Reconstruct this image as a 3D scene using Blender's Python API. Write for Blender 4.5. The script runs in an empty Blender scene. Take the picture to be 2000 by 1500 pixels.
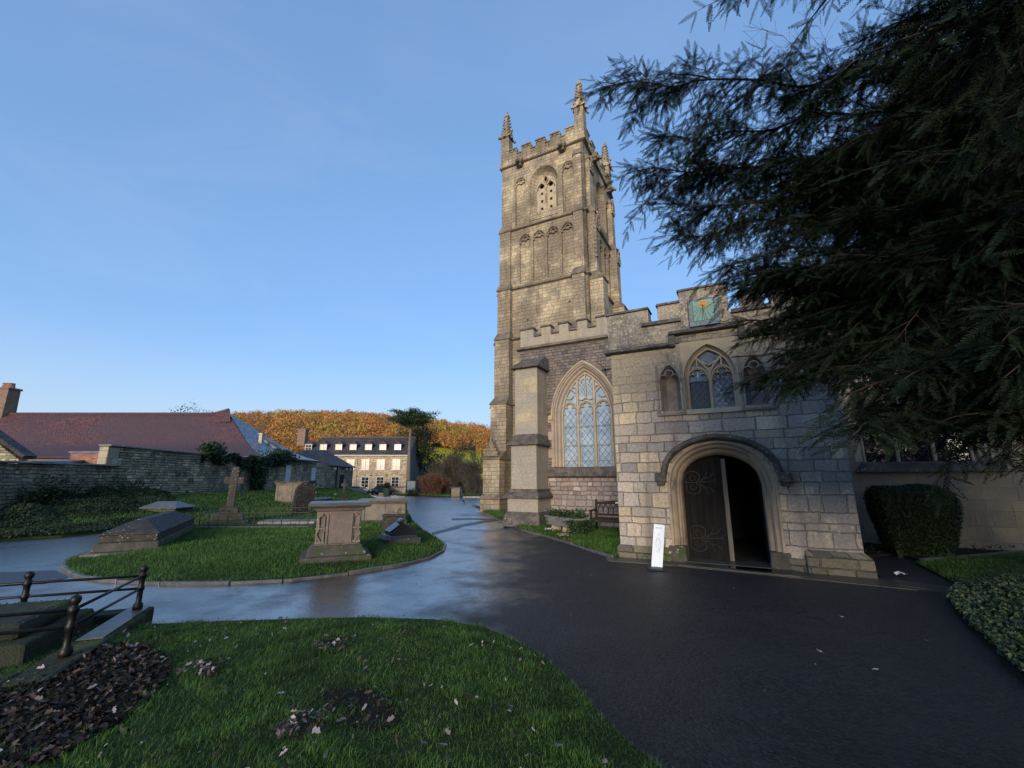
import bpy, bmesh, math, random
import numpy as np
from mathutils import Vector, Matrix
from mathutils.geometry import tessellate_polygon, delaunay_2d_cdt

random.seed(7)
RNG = np.random.default_rng(11)
SC = bpy.context.scene
COL = SC.collection
PI = math.pi

# ------------------------------------------------------------------ camera, sky, sun, exposure
FPX = 850.0                      # focal length in pixels of the 2000 px wide photograph
TH = math.atan(185 / FPX)        # camera tilted up: the horizon lies 185 px below the centre
CH, SH = math.cos(TH), math.sin(TH)
EYE = 1.6
cam_d = bpy.data.cameras.new('camera')
cam = bpy.data.objects.new('camera', cam_d)
COL.objects.link(cam)
cam.location = (0, 0, EYE)
cam.rotation_euler = (PI / 2 + TH, 0, 0)
cam_d.sensor_width = 36.0
cam_d.lens = 36.0 * FPX / 2000.0
cam_d.clip_start = 0.05
cam_d.clip_end = 5000.0
SC.camera = cam

SUN_EL = math.radians(10.0)
SUN_AZ = math.radians(192.0)     # clockwise from +Y (the view direction): behind the camera, a little to the left
sun_dir = Vector((math.sin(SUN_AZ) * math.cos(SUN_EL), math.cos(SUN_AZ) * math.cos(SUN_EL), math.sin(SUN_EL)))
sun_d = bpy.data.lights.new('sun', 'SUN')
sun_d.energy = 2.2
sun_d.angle = math.radians(22)   # the low winter sun is veiled: soft light, hardly a shadow
sun_d.color = (1.0, 0.83, 0.63)
sun = bpy.data.objects.new('sun', sun_d)
COL.objects.link(sun)
sun.rotation_euler = sun_dir.to_track_quat('Z', 'Y').to_euler()

W = bpy.data.worlds.new('World')
SC.world = W
W.use_nodes = True
wn = W.node_tree
sky = wn.nodes.new('ShaderNodeTexSky')
sky.sky_type = 'NISHITA'
sky.sun_disc = False
sky.sun_elevation = SUN_EL
sky.sun_rotation = SUN_AZ
sky.air_density = 1.0
sky.dust_density = 0.3
sky.ozone_density = 3.0
bg = wn.nodes['Background']
gam = wn.nodes.new('ShaderNodeGamma')          # thin veil of high haze: it evens out the sky's brightness
gam.inputs['Gamma'].default_value = 0.43
tin = wn.nodes.new('ShaderNodeMix'); tin.data_type = 'RGBA'; tin.blend_type = 'MULTIPLY'
tin.inputs[0].default_value = 1.0
tin.inputs[7].default_value = (0.86, 1.20, 1.72, 1)
wn.links.new(sky.outputs['Color'], gam.inputs['Color'])
wn.links.new(gam.outputs['Color'], tin.inputs[6])
tc = wn.nodes.new('ShaderNodeTexCoord')                    # faint high wisps and a paler band of haze at the horizon
mp = wn.nodes.new('ShaderNodeMapping'); mp.inputs['Scale'].default_value = (1.2, 2.2, 5.0); mp.inputs['Rotation'].default_value = (0.2, 0.3, 0.4)
wn.links.new(tc.outputs['Generated'], mp.inputs['Vector'])
wno = wn.nodes.new('ShaderNodeTexNoise'); wno.inputs['Scale'].default_value = 1.6; wno.inputs['Detail'].default_value = 7.0; wno.inputs['Roughness'].default_value = 0.6; wno.inputs['Distortion'].default_value = 0.8
wn.links.new(mp.outputs['Vector'], wno.inputs['Vector'])
wr = wn.nodes.new('ShaderNodeMapRange'); wr.inputs['From Min'].default_value = 0.45; wr.inputs['From Max'].default_value = 0.75; wr.inputs['To Max'].default_value = 0.10
wn.links.new(wno.outputs['Fac'], wr.inputs['Value'])
sx = wn.nodes.new('ShaderNodeSeparateXYZ'); wn.links.new(tc.outputs['Generated'], sx.inputs[0])
hr = wn.nodes.new('ShaderNodeMapRange'); hr.interpolation_type = 'SMOOTHSTEP'; hr.inputs['From Min'].default_value = 0.30; hr.inputs['From Max'].default_value = 0.02; hr.inputs['To Max'].default_value = 0.7
wn.links.new(sx.outputs[2], hr.inputs['Value'])
ad = wn.nodes.new('ShaderNodeMath'); ad.operation = 'MAXIMUM'; wn.links.new(wr.outputs[0], ad.inputs[0]); wn.links.new(hr.outputs[0], ad.inputs[1])
pale = wn.nodes.new('ShaderNodeMix'); pale.data_type = 'RGBA'
pale.inputs[7].default_value = (1.9, 2.32, 2.68, 1)
wn.links.new(ad.outputs[0], pale.inputs[0]); wn.links.new(tin.outputs[2], pale.inputs[6])
wn.links.new(pale.outputs[2], bg.inputs['Color'])
bg.inputs['Strength'].default_value = 0.15
SC.view_settings.view_transform = 'Standard'
SC.view_settings.look = 'None'
SC.view_settings.gamma = 1.0
SC.view_settings.exposure = 1.1

# ------------------------------------------------------------------ the terrain and points on it
ANG = math.radians(-27.9)        # the church's long axis
P0 = (2.28, 9.68)                # front left foot of its porch
CA, SA = math.cos(ANG), math.sin(ANG)

def to_church(x, y):
    dx, dy = x - P0[0], y - P0[1]
    return dx * CA + dy * SA, -dx * SA + dy * CA

def from_church(a, b):
    return P0[0] + a * CA - b * SA, P0[1] + a * SA + b * CA

def sst(a, b, x):
    t = np.clip((np.asarray(x, float) - a) / (b - a), 0, 1)
    return t * t * (3 - 2 * t)

def T(x, y):
    x = np.asarray(x, float); y = np.asarray(y, float)
    fall = np.clip(y - 20, 0, 62)
    z = -0.0185 * fall * sst(18, 34, y)
    bank = sst(-10.5, -17.0, x) * sst(11, 20, y) * (1 - sst(40, 53, y))
    z = z + bank * (0.70 + 0.0185 * np.clip(y - 22, 0, 34))
    a, b = to_church(x, y)
    z = z + 0.30 * np.exp(-((a + 4.0) / 1.1) ** 2 - ((b - 4.1) / 0.75) ** 2)
    # the far hillside and the ridge behind the camera
    side = (1.0 - 0.36 * sst(-150, 40, x)) * (1 - 0.42 * sst(-195, -310, x))
    z = z + sst(150, 390, y) * 48 * side * (y > 100)
    z = z + sst(-150, -430, y) * 22 * (y < -100)
    return z

def ray(px, py):
    r = (px - 1000) / FPX; u = (750 - py) / FPX
    return np.array([r, CH - u * SH, SH + u * CH])

def G(px, py, up=0.0):
    """the point of the ground seen at a pixel of the photograph"""
    d = ray(px, py); z = 0.0
    for _ in range(40):
        t = (z + up - EYE) / d[2]
        t = max(0.5, min(t, 400))
        p = d * t
        z = 0.5 * z + 0.5 * float(T(p[0], p[1]))
    return np.array([p[0], p[1], float(T(p[0], p[1]))])

def at(px, py, Y):
    d = ray(px, py)
    return d * (Y / d[1]) + np.array([0, 0, EYE])

def atD(px, py, D):
    d = ray(px, py)
    return d / np.linalg.norm(d) * D + np.array([0, 0, EYE])

# ------------------------------------------------------------------ objects
def tag(o, label=None, cat=None, group=None, kind=None):
    if label: o['label'] = label
    if cat: o['category'] = cat
    if group: o['group'] = group
    if kind: o['kind'] = kind
    return o

def thing(name, label, cat, loc=(0, 0, 0), rz=0.0, group=None, tilt=(0, 0)):
    o = bpy.data.objects.new(name, None)
    o.empty_display_size = 0.2
    COL.objects.link(o)
    o.location = loc
    o.rotation_euler = (tilt[0], tilt[1], rz)
    return tag(o, label, cat, group)

def copy_tree(o, parent=None):
    c = o.copy(); COL.objects.link(c)
    if parent is not None: c.parent = parent
    for ch in [x for x in COL.objects if x.parent == o]:
        copy_tree(ch, c)
    return c

class MB:
    def __init__(s):
        s.v = []; s.f = []; s.m = []
        s.mi = 0; s.map = None
    def add(s, vs, fs):
        k = len(s.v)
        if s.map: vs = [s.map(*p) for p in vs]
        s.v += [tuple(float(c) for c in p) for p in vs]
        s.f += [tuple(i + k for i in f) for f in fs]
        s.m += [s.mi] * len(fs)
    def hexa(s, p):
        s.add(p, [(0, 3, 2, 1), (4, 5, 6, 7), (0, 1, 5, 4), (1, 2, 6, 5), (2, 3, 7, 6), (3, 0, 4, 7)])
    def box(s, x0, x1, y0, y1, z0, z1):
        s.hexa([(x0, y0, z0), (x1, y0, z0), (x1, y1, z0), (x0, y1, z0), (x0, y0, z1), (x1, y0, z1), (x1, y1, z1), (x0, y1, z1)])
    def frus(s, r0, z0, r1, z1):
        a, b, c, d = r0; e, f, g, h = r1
        s.hexa([(a, c, z0), (b, c, z0), (b, d, z0), (a, d, z0), (e, g, z1), (f, g, z1), (f, h, z1), (e, h, z1)])
    def holed(s, outer, holes, y0, y1):
        """a slab in the XZ plane between y0 and y1, with holes cut through it"""
        loops = [list(outer)] + [list(h) for h in holes]
        flat = [p for l in loops for p in l]
        tris = tessellate_polygon([[Vector((p[0], p[1], 0)) for p in l] for l in loops])
        n = len(flat)
        vs = [(p[0], y0, p[1]) for p in flat] + [(p[0], y1, p[1]) for p in flat]
        fs = [tuple(t) for t in tris] + [(t[0] + n, t[2] + n, t[1] + n) for t in tris]
        k = 0
        for l in loops:
            m = len(l)
            for i in range(m):
                a, b = k + i, k + (i + 1) % m
                fs.append((a, b, b + n, a + n))
            k += m
        s.add(vs, fs)
    def prism(s, poly, y0, y1):
        s.holed(poly, [], y0, y1)
    def loft(s, loops, closed=False):
        n = len(loops[0]); vs = [p for l in loops for p in l]; fs = []
        for j in range(len(loops) - 1):
            for i in range(n if closed else n - 1):
                a = j * n + i; b = j * n + (i + 1) % n
                fs.append((a, b, b + n, a + n))
        s.add(vs, fs)
    def cap(s, loop):
        s.add(loop, [tuple(range(len(loop)))])
    def tube(s, pts, r, n=6, caps=True):
        pts = [Vector(p) for p in pts]
        rs = r if isinstance(r, (list, tuple)) else [r] * len(pts)
        loops = []; up = Vector((0, 0, 1))
        for i, p in enumerate(pts):
            d = (pts[min(i + 1, len(pts) - 1)] - pts[max(i - 1, 0)])
            d = d.normalized() if d.length > 1e-9 else Vector((0, 0, 1))
            if i == 0:
                up = Vector((0, 0, 1)) if abs(d.z) < 0.9 else Vector((1, 0, 0))
            sx = d.cross(up).normalized(); up = sx.cross(d).normalized()
            loops.append([p + (sx * math.cos(2 * PI * k / n + PI / n) + up * math.sin(2 * PI * k / n + PI / n)) * rs[i] for k in range(n)])
        s.loft(loops, True)
        if caps:
            s.cap(loops[0][::-1]); s.cap(loops[-1])
    def lathe(s, prof, cx=0, cy=0, n=16, cap=True):
        loops = [[(cx + r * math.cos(2 * PI * k / n), cy + r * math.sin(2 * PI * k / n), z) for k in range(n)] for r, z in prof]
        s.loft(loops, True)
        if cap:
            s.cap(loops[0][::-1]); s.cap(loops[-1])
    def bar(s, pts, w, y0, y1, closed=False):
        """a chamfered stone or lead bar following a line in the XZ plane, front at y0"""
        P = [Vector((p[0], p[1])) for p in pts]
        n = len(P); loops = []
        ch = min(w * 0.3, (y1 - y0) * 0.5)
        for i in range(n):
            a = P[(i - 1) % n] if (closed or i > 0) else P[i]
            b = P[(i + 1) % n] if (closed or i < n - 1) else P[i]
            d = (b - a)
            if d.length < 1e-9: d = Vector((1, 0))
            d.normalize(); nn = Vector((-d.y, d.x))
            k = 1.0
            if closed or 0 < i < n - 1:
                d1 = (P[i] - a)
                if d1.length > 1e-9:
                    k = 1.0 / max(0.6, abs(d1.normalized().dot(d)))
            h = w / 2 * k
            prof = [(-h, y1), (-h, y0 + ch), (-h * 0.45, y0), (h * 0.45, y0), (h, y0 + ch), (h, y1)]
            loops.append([(P[i].x + nn.x * q, yy, P[i].y + nn.y * q) for q, yy in prof])
        if closed: loops.append(loops[0])
        s.loft(loops, True)
        if not closed:
            s.cap(loops[0]); s.cap(loops[-1][::-1])
    def build(s, name, mats, parent=None, smooth=False, bevel=0.0, recalc=True):
        me = bpy.data.meshes.new(name)
        me.from_pydata(s.v, [], s.f)
        for m in (mats if isinstance(mats, (list, tuple)) else [mats]): me.materials.append(m)
        if len(set(s.m)) > 1: me.polygons.foreach_set('material_index', s.m)
        if recalc:
            bm = bmesh.new(); bm.from_mesh(me)
            bmesh.ops.remove_doubles(bm, verts=bm.verts, dist=1e-5)
            bmesh.ops.recalc_face_normals(bm, faces=bm.faces)
            bm.to_mesh(me); bm.free()
        if smooth: me.polygons.foreach_set('use_smooth', [True] * len(me.polygons))
        me.update()
        o = bpy.data.objects.new(name, me)
        COL.objects.link(o)
        if parent is not None: o.parent = parent
        if bevel > 0:
            md = o.modifiers.new('soft_edges', 'BEVEL'); md.width = bevel; md.segments = 2
            md.limit_method = 'ANGLE'; md.angle_limit = math.radians(40)
        return o

def mesh_np(name, verts, faces, mats, parent=None, midx=None, smooth=False):
    verts = np.ascontiguousarray(verts, np.float32); faces = np.ascontiguousarray(faces, np.int32)
    k = faces.shape[1]
    me = bpy.data.meshes.new(name)
    me.vertices.add(len(verts)); me.vertices.foreach_set('co', verts.ravel())
    me.loops.add(faces.size); me.loops.foreach_set('vertex_index', faces.ravel())
    me.polygons.add(len(faces)); me.polygons.foreach_set('loop_start', np.arange(0, faces.size, k, dtype=np.int32))
    for m in (mats if isinstance(mats, (list, tuple)) else [mats]): me.materials.append(m)
    if midx is not None: me.polygons.foreach_set('material_index', np.asarray(midx, np.int32))
    if smooth: me.polygons.foreach_set('use_smooth', np.ones(len(faces), bool))
    me.update(calc_edges=True)
    o = bpy.data.objects.new(name, me); COL.objects.link(o)
    if parent is not None: o.parent = parent
    return o

def arch(cx, hw, z0, zs, za, n=10):
    """outline of a pointed opening from its left foot over the point to its right foot"""
    h = za - zs; L = []
    if h >= hw * 0.98:
        R = (hw * hw + h * h) / (2 * hw); e = math.asin(min(1, h / R))
        for i in range(n + 1):
            t = PI - e * i / n
            L.append((cx - hw + R + R * math.cos(t), zs + R * math.sin(t)))
    else:
        for i in range(n + 1):
            t = 1 - i / n
            q = (max(0.0, 1 - t ** 2.35)) ** 0.5
            L.append((cx - hw * t, zs + h * (0.9 * q + 0.1 * (1 - t))))
    return [(cx - hw, z0)] + L + [(2 * cx - x, z) for x, z in L[-2::-1]] + [(cx + hw, z0)]

def at_y(poly, y): return [(p[0], y, p[1]) for p in poly]
def arc(cx, cz, r, a0, a1, n=8):
    return [(cx + r * math.cos(math.radians(a0 + (a1 - a0) * i / n)), cz + r * math.sin(math.radians(a0 + (a1 - a0) * i / n))) for i in range(n + 1)]
# ------------------------------------------------------------------ materials (all procedural)
MATS = {}
class NT:
    def __init__(s, name):
        s.mat = bpy.data.materials.new(name); s.mat.use_nodes = True
        s.nt = s.mat.node_tree; s.bsdf = s.nt.nodes['Principled BSDF']; MATS[name] = s.mat
    def n(s, typ, ins=None, **props):
        nd = s.nt.nodes.new('ShaderNode' + typ)
        for k, v in props.items(): setattr(nd, k, v)
        for k, v in (ins or {}).items(): s.put(nd.inputs[k], v)
        return nd
    def put(s, sock, v):
        if isinstance(v, bpy.types.NodeSocket): s.nt.links.new(v, sock)
        else:
            if sock.type == 'RGBA' and len(v) == 3: v = (*v, 1)
            sock.default_value = v
    def m(s, op, a, b=0.0, c=None, clamp=False):
        ins = {0: a, 1: b}
        if c is not None: ins[2] = c
        return s.n('Math', ins, operation=op, use_clamp=clamp).outputs[0]
    def mix(s, f, a, b, mode='MIX'):
        nd = s.n('Mix', data_type='RGBA', blend_type=mode)
        s.put(nd.inputs[0], f); s.put(nd.inputs[6], a); s.put(nd.inputs[7], b)
        return nd.outputs[2]
    def rng(s, v, a, b, c=0.0, d=1.0, smooth=True):
        return s.n('MapRange', {'Value': v, 'From Min': a, 'From Max': b, 'To Min': c, 'To Max': d},
                   interpolation_type='SMOOTHSTEP' if smooth else 'LINEAR', clamp=True).outputs[0]
    def ramp(s, v, stops, const=False):
        nd = s.n('ValToRGB', {'Fac': v}); e = nd.color_ramp.elements
        if const: nd.color_ramp.interpolation = 'CONSTANT'
        while len(e) < len(stops): e.new(0.5)
        for i, (p, c) in enumerate(stops): e[i].position = p; e[i].color = (*c, 1)
        return nd.outputs[0]
    def noise(s, vec, scale, detail=4.0, rough=0.55, col=False, dist=0.0):
        nd = s.n('TexNoise', {'Vector': vec, 'Scale': scale, 'Detail': detail, 'Roughness': rough, 'Distortion': dist})
        return nd.outputs['Color' if col else 'Fac']
    def obj(s): return s.n('TexCoord').outputs['Object']
    def scaled(s, vec, v): return s.n('VectorMath', {0: vec, 1: v}, operation='MULTIPLY').outputs[0]
    def bump(s, h, strength=0.5, dist=0.01, normal=None):
        ins = {'Height': h, 'Strength': strength, 'Distance': dist}
        if normal is not None: ins['Normal'] = normal
        return s.n('Bump', ins).outputs[0]
    def out(s, **kw):
        for k, v in kw.items(): s.put(s.bsdf.inputs[k.replace('_', ' ')], v)
        return s.mat

def stone(name, ch, bw, cols, mortar=(0.2, 0.18, 0.15), jw=0.006, rnd=0.55, wob=0.02, wobs=4.0, bump=0.6, depth=0.02,
          grey=None, grey_amt=0.5, grey_scale=0.7, streak=None, lichen=0.0, moss=None, rough=0.85, contrast=0.35, face=0.35, spec=0.3,
          zone=None, tops=None):
    t = NT(name); P = t.obj()
    wn_ = t.noise(P, wobs, 3.0, col=True)
    off = t.n('VectorMath', {0: wn_, 1: (0.5, 0.5, 0.5)}, operation='SUBTRACT').outputs[0]
    Pw = t.n('VectorMath', {0: P, 1: t.scaled(off, (wob * 2,) * 3)}, operation='ADD').outputs[0]
    sp = t.n('SeparateXYZ', {0: Pw}); h = t.m('ADD', sp.outputs[0], sp.outputs[1]); z = sp.outputs[2]
    wz = t.m('DIVIDE', z, ch)
    v1 = t.n('TexVoronoi', {'W': wz, 'Scale': 1.0, 'Randomness': rnd}, voronoi_dimensions='1D')
    v1e = t.n('TexVoronoi', {'W': wz, 'Scale': 1.0, 'Randomness': rnd}, voronoi_dimensions='1D', feature='DISTANCE_TO_EDGE')
    cr = t.n('SeparateColor', {0: v1.outputs['Color']}).outputs[0]
    wx = t.m('ADD', t.m('MULTIPLY', t.m('DIVIDE', h, bw), t.m('ADD', t.m('MULTIPLY', cr, 0.8), 0.65)), t.m('MULTIPLY', cr, 91.0))
    v2 = t.n('TexVoronoi', {'W': wx, 'Scale': 1.0, 'Randomness': rnd + 0.2}, voronoi_dimensions='1D')
    v2e = t.n('TexVoronoi', {'W': wx, 'Scale': 1.0, 'Randomness': rnd + 0.2}, voronoi_dimensions='1D', feature='DISTANCE_TO_EDGE')
    d = t.m('MINIMUM', t.m('MULTIPLY', v1e.outputs['Distance'], ch), t.m('MULTIPLY', v2e.outputs['Distance'], bw))
    joint = t.rng(d, jw * 0.35, jw * 1.5)
    sc = t.n('SeparateColor', {0: v2.outputs['Color']})
    n = len(cols)
    base = t.ramp(sc.outputs[0], [((i + 0.5) / n, c) for i, c in enumerate(cols)])
    fine = t.noise(P, 22.0, 6.0, 0.65)
    mid = t.noise(P, 3.2, 5.0, 0.6)
    val = t.m('ADD', t.m('MULTIPLY', t.m('SUBTRACT', sc.outputs[1], 0.5), contrast), 1.0)
    val = t.m('MULTIPLY', val, t.rng(fine, 0.25, 0.75, 1 - face, 1 + face, False))
    col = t.mix(1.0, base, t.n('CombineColor', {0: val, 1: val, 2: val}).outputs[0], 'MULTIPLY')
    jv = t.rng(t.noise(P, 2.7, 4.0), 0.36, 0.62, 0.0, 0.85)      # pointing lost here, sharp there
    col = t.mix(t.m('MULTIPLY', t.m('SUBTRACT', 1.0, joint), jv), col, mortar)
    if grey:
        g = t.noise(P, grey_scale, 6.0, 0.62)
        lo = 0.62 - grey_amt * 0.35
        gm = t.rng(t.m('ADD', t.m('MULTIPLY', g, 0.75), t.m('MULTIPLY', fine, 0.25)), lo - 0.05, lo + 0.09)
        if zone:                              # weathering that belongs to one stretch of the wall
            zx = t.rng(t.n('SeparateXYZ', {0: P}).outputs[zone[0]], zone[1], zone[2])
            gm = t.m('MAXIMUM', t.m('MULTIPLY', gm, 0.65), t.m('MULTIPLY', zx, t.rng(mid, 0.30, 0.5)))
        gv = t.rng(fine, 0.3, 0.7, 0.72, 1.2, False)
        gc = t.mix(1.0, grey, t.n('CombineColor', {0: gv, 1: gv, 2: gv}).outputs[0], 'MULTIPLY')
        col = t.mix(t.m('MULTIPLY', gm, 0.85), col, gc)
    if tops:                                  # the crust of grime and lichen under the wall head
        zt = t.rng(t.m('ADD', t.n('SeparateXYZ', {0: P}).outputs[2], t.m('MULTIPLY', t.m('SUBTRACT', mid, 0.5), tops[3])), tops[0], tops[1])
        gv2 = t.rng(fine, 0.3, 0.7, 0.55, 1.35, False)
        col = t.mix(t.m('MULTIPLY', zt, 0.8), col, t.mix(1.0, tops[2], t.n('CombineColor', {0: gv2, 1: gv2, 2: gv2}).outputs[0], 'MULTIPLY'))
        joint = t.m('MAXIMUM', joint, t.m('MULTIPLY', zt, 0.9))
    if streak:
        s_ = t.noise(t.scaled(P, (2.6, 2.6, 0.28)), 1.0, 5.0, 0.6)
        col = t.mix(t.rng(s_, 0.52, 0.72, 0, 0.75), col, streak)
    if moss:
        mm = t.rng(t.noise(P, 1.6, 6.0, 0.7), 0.50, 0.64, 0, 0.85)
        col = t.mix(mm, col, moss)
    if lichen > 0:
        v = t.n('TexVoronoi', {'Vector': t.n('VectorMath', {0: P, 1: t.scaled(off, (0.06,) * 3)}, operation='ADD').outputs[0], 'Scale': 13.0})
        lm = t.m('MULTIPLY', t.rng(v.outputs['Distance'], 0.30, 0.16), t.rng(t.noise(P, 1.7, 3.0), 0.62 - lichen * 0.25, 0.70 - lichen * 0.2))
        col = t.mix(t.m('MULTIPLY', lm, 0.8), col, (0.50, 0.48, 0.40))
    hgt = t.m('ADD', t.m('MULTIPLY', joint, 1.0), t.m('MULTIPLY', t.m('ADD', t.m('MULTIPLY', fine, 0.5), mid), 0.55))
    hgt = t.m('ADD', hgt, t.m('MULTIPLY', sc.outputs[2], 0.35))
    return t.out(Base_Color=col, Roughness=rough, Normal=t.bump(hgt, bump, depth), Specular_IOR_Level=spec)

def plain(name, c1, c2=None, scale=6.0, rough=0.7, bump=0.3, dist=0.01, metal=0.0, spec=0.4, stain=None, stain_scale=2.0, stain_lo=0.55, fine=40.0, lichen=False):
    t = NT(name); P = t.obj()
    a = t.noise(P, scale, 6.0, 0.6); f = t.noise(P, fine, 4.0, 0.6)
    col = t.mix(t.rng(a, 0.35, 0.65), c1, c2 or tuple(x * 0.75 for x in c1))
    if stain: col = t.mix(t.rng(t.noise(P, stain_scale, 6.0, 0.65), stain_lo, stain_lo + 0.12, 0, 0.9), col, stain)
    if lichen:
        v = t.n('TexVoronoi', {'Vector': t.n('VectorMath', {0: P, 1: t.scaled(t.noise(P, 9.0, 3.0, col=True), (0.07,) * 3)}, operation='ADD').outputs[0], 'Scale': 15.0, 'Randomness': 1.0})
        sz = t.rng(t.n('SeparateColor', {0: v.outputs['Color']}).outputs[0], 0.3, 1.0, 0.05, 0.42, False)
        col = t.mix(t.m('MULTIPLY', t.rng(t.m('SUBTRACT', sz, v.outputs['Distance']), 0.0, 0.10), t.rng(t.noise(P, 1.9, 3.0), 0.42, 0.60, 0, 0.8)), col, (0.36, 0.36, 0.31))
        col = t.mix(t.rng(f, 0.35, 0.7, 0.35, 0.0), col, (0.02, 0.02, 0.017))
    hh = t.m('ADD', a, t.m('MULTIPLY', f, 0.4))
    return t.out(Base_Color=col, Roughness=rough, Metallic=metal, Specular_IOR_Level=spec, Normal=t.bump(hh, bump, dist))

def leafy(name, c1, c2, c3=None, rough=0.6, spec=0.25, trans=0.0, patch=0.7, patch_amt=0.25, tree=0.0):
    t = NT(name)
    r = t.n('NewGeometry').outputs['Random Per Island']
    P = t.obj(); a = t.noise(P, patch, 4.0, 0.65)
    if tree: r = t.m('ADD', t.m('MULTIPLY', r, 0.28), t.m('MULTIPLY', t.rng(t.noise(P, tree, 2.0), 0.32, 0.68, smooth=False), 0.72))
    col = t.ramp(r, [(0.0, c1), (0.55, c2), (1.0, c3 or c2)])
    v = t.rng(a, 0.3, 0.7, 1 - patch_amt, 1 + patch_amt, False)
    col = t.mix(1.0, col, t.n('CombineColor', {0: v, 1: v, 2: v}).outputs[0], 'MULTIPLY')
    m = t.out(Base_Color=col, Roughness=rough, Specular_IOR_Level=spec)
    if trans:
        tr = t.n('BsdfTranslucent', {'Color': col}); mx = t.n('MixShader', {0: trans, 1: t.bsdf.outputs[0], 2: tr.outputs[0]})
        t.nt.links.new(mx.outputs[0], t.nt.nodes['Material Output'].inputs['Surface'])
    return m

def glassy(name, col, rough=0.08, wave=6.0, spec=0.6, metal=0.0, tint=None):
    t = NT(name); P = t.obj()
    v = t.n('TexVoronoi', {'Vector': P, 'Scale': wave})
    b = t.noise(P, wave * 0.8, 2.0)
    c = t.mix(t.n('SeparateColor', {0: v.outputs['Color']}).outputs[0], col, tint or tuple(x * 0.7 for x in col))
    return t.out(Base_Color=c, Roughness=rough, Specular_IOR_Level=spec, Metallic=metal,
                 Normal=t.bump(t.m('ADD', b, t.m('MULTIPLY', t.n('SeparateColor', {0: v.outputs['Color']}).outputs[1], 0.3)), 0.25, 0.02))

# church stone
M_ASHLAR = stone('porch ashlar', 0.215, 0.40, [(0.24, 0.215, 0.205), (0.60, 0.47, 0.27), (0.44, 0.39, 0.33), (0.64, 0.51, 0.30), (0.36, 0.33, 0.32), (0.58, 0.49, 0.35)],
                 mortar=(0.10, 0.09, 0.08), jw=0.009, rnd=0.85, wob=0.034, wobs=3.0, grey=(0.24, 0.225, 0.22), grey_amt=0.66, streak=(0.17, 0.15, 0.135), grey_scale=0.55, lichen=0.35, depth=0.035, bump=0.9, zone=(0, 2.6, 3.5), tops=(3.15, 3.75, (0.30, 0.255, 0.185), 1.6), face=0.6, contrast=0.55)
M_PARAPET = stone('porch parapet stone', 0.27, 0.6, [(0.12, 0.11, 0.105), (0.20, 0.18, 0.15), (0.15, 0.14, 0.13)], mortar=(0.10, 0.09, 0.085), wob=0.012,
                  grey=(0.33, 0.29, 0.22), grey_amt=0.35, grey_scale=1.1, lichen=0.6, depth=0.015, face=0.5)
M_RUBBLE = stone('aisle rubble', 0.105, 0.25, [(0.10, 0.088, 0.085), (0.155, 0.135, 0.125), (0.12, 0.104, 0.10), (0.19, 0.162, 0.145), (0.135, 0.117, 0.108)],
                 mortar=(0.085, 0.075, 0.075), jw=0.012, wob=0.02, wobs=5, grey=(0.20, 0.17, 0.155), grey_amt=0.25, depth=0.03, bump=0.9, contrast=0.5)
M_PINK = stone('aisle lower rubble', 0.15, 0.29, [(0.22, 0.175, 0.16), (0.32, 0.265, 0.235), (0.17, 0.14, 0.135), (0.26, 0.225, 0.205)],
               mortar=(0.10, 0.085, 0.08), jw=0.013, rnd=0.9, wob=0.045, wobs=5, grey=(0.22, 0.2, 0.2), grey_amt=0.3, depth=0.03, bump=0.9, contrast=0.5)
M_BUTT = stone('buttress ashlar', 0.30, 0.62, [(0.33, 0.285, 0.20), (0.37, 0.31, 0.21), (0.30, 0.265, 0.195)], mortar=(0.27, 0.235, 0.18), jw=0.004, wob=0.01,
               grey=(0.27, 0.25, 0.22), grey_amt=0.5, grey_scale=1.0, lichen=0.2, depth=0.01, contrast=0.18, streak=(0.20, 0.175, 0.145))
M_TOWER = stone('tower stone', 0.20, 0.36, [(0.37, 0.31, 0.215), (0.43, 0.355, 0.235), (0.32, 0.275, 0.20), (0.46, 0.37, 0.235), (0.39, 0.335, 0.25)],
                mortar=(0.21, 0.175, 0.125), jw=0.008, wob=0.02, grey=(0.17, 0.14, 0.105), grey_amt=0.5, grey_scale=0.5, streak=(0.115, 0.095, 0.075),
                lichen=0.6, depth=0.03, bump=0.9, contrast=0.45)
M_DARKST = plain('dark weathered coping', (0.065, 0.058, 0.053), (0.14, 0.125, 0.11), 5.0, 0.9, 0.7, 0.02, stain=(0.24, 0.22, 0.19), stain_scale=6.0, stain_lo=0.62, lichen=True)
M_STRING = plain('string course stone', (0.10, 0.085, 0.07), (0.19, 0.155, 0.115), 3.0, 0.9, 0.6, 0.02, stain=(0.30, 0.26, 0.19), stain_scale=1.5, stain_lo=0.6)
M_DRESS = plain('dressed limestone', (0.40, 0.33, 0.225), (0.33, 0.28, 0.205), 4.0, 0.8, 0.4, 0.01, stain=(0.24, 0.215, 0.18), stain_scale=2.2, stain_lo=0.55)
M_DRESSPINK = plain('pinkish jamb stone', (0.33, 0.265, 0.215), (0.26, 0.215, 0.185), 3.0, 0.8, 0.4, 0.01)
M_DOORST = plain('doorway limestone', (0.36, 0.28, 0.19), (0.25, 0.205, 0.16), 2.5, 0.8, 0.5, 0.01, stain=(0.14, 0.12, 0.105), stain_scale=1.8, stain_lo=0.58)
M_NICHE = plain('worn niche stone', (0.28, 0.24, 0.20), (0.19, 0.165, 0.155), 6.0, 0.9, 0.7, 0.02)
M_LEAD = plain('lead', (0.05, 0.055, 0.065), None, 5.0, 0.5, 0.1, 0.005, metal=0.3)
M_LEADROOF = plain('lead roof', (0.22, 0.23, 0.25), None, 2.0, 0.5, 0.1)
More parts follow.
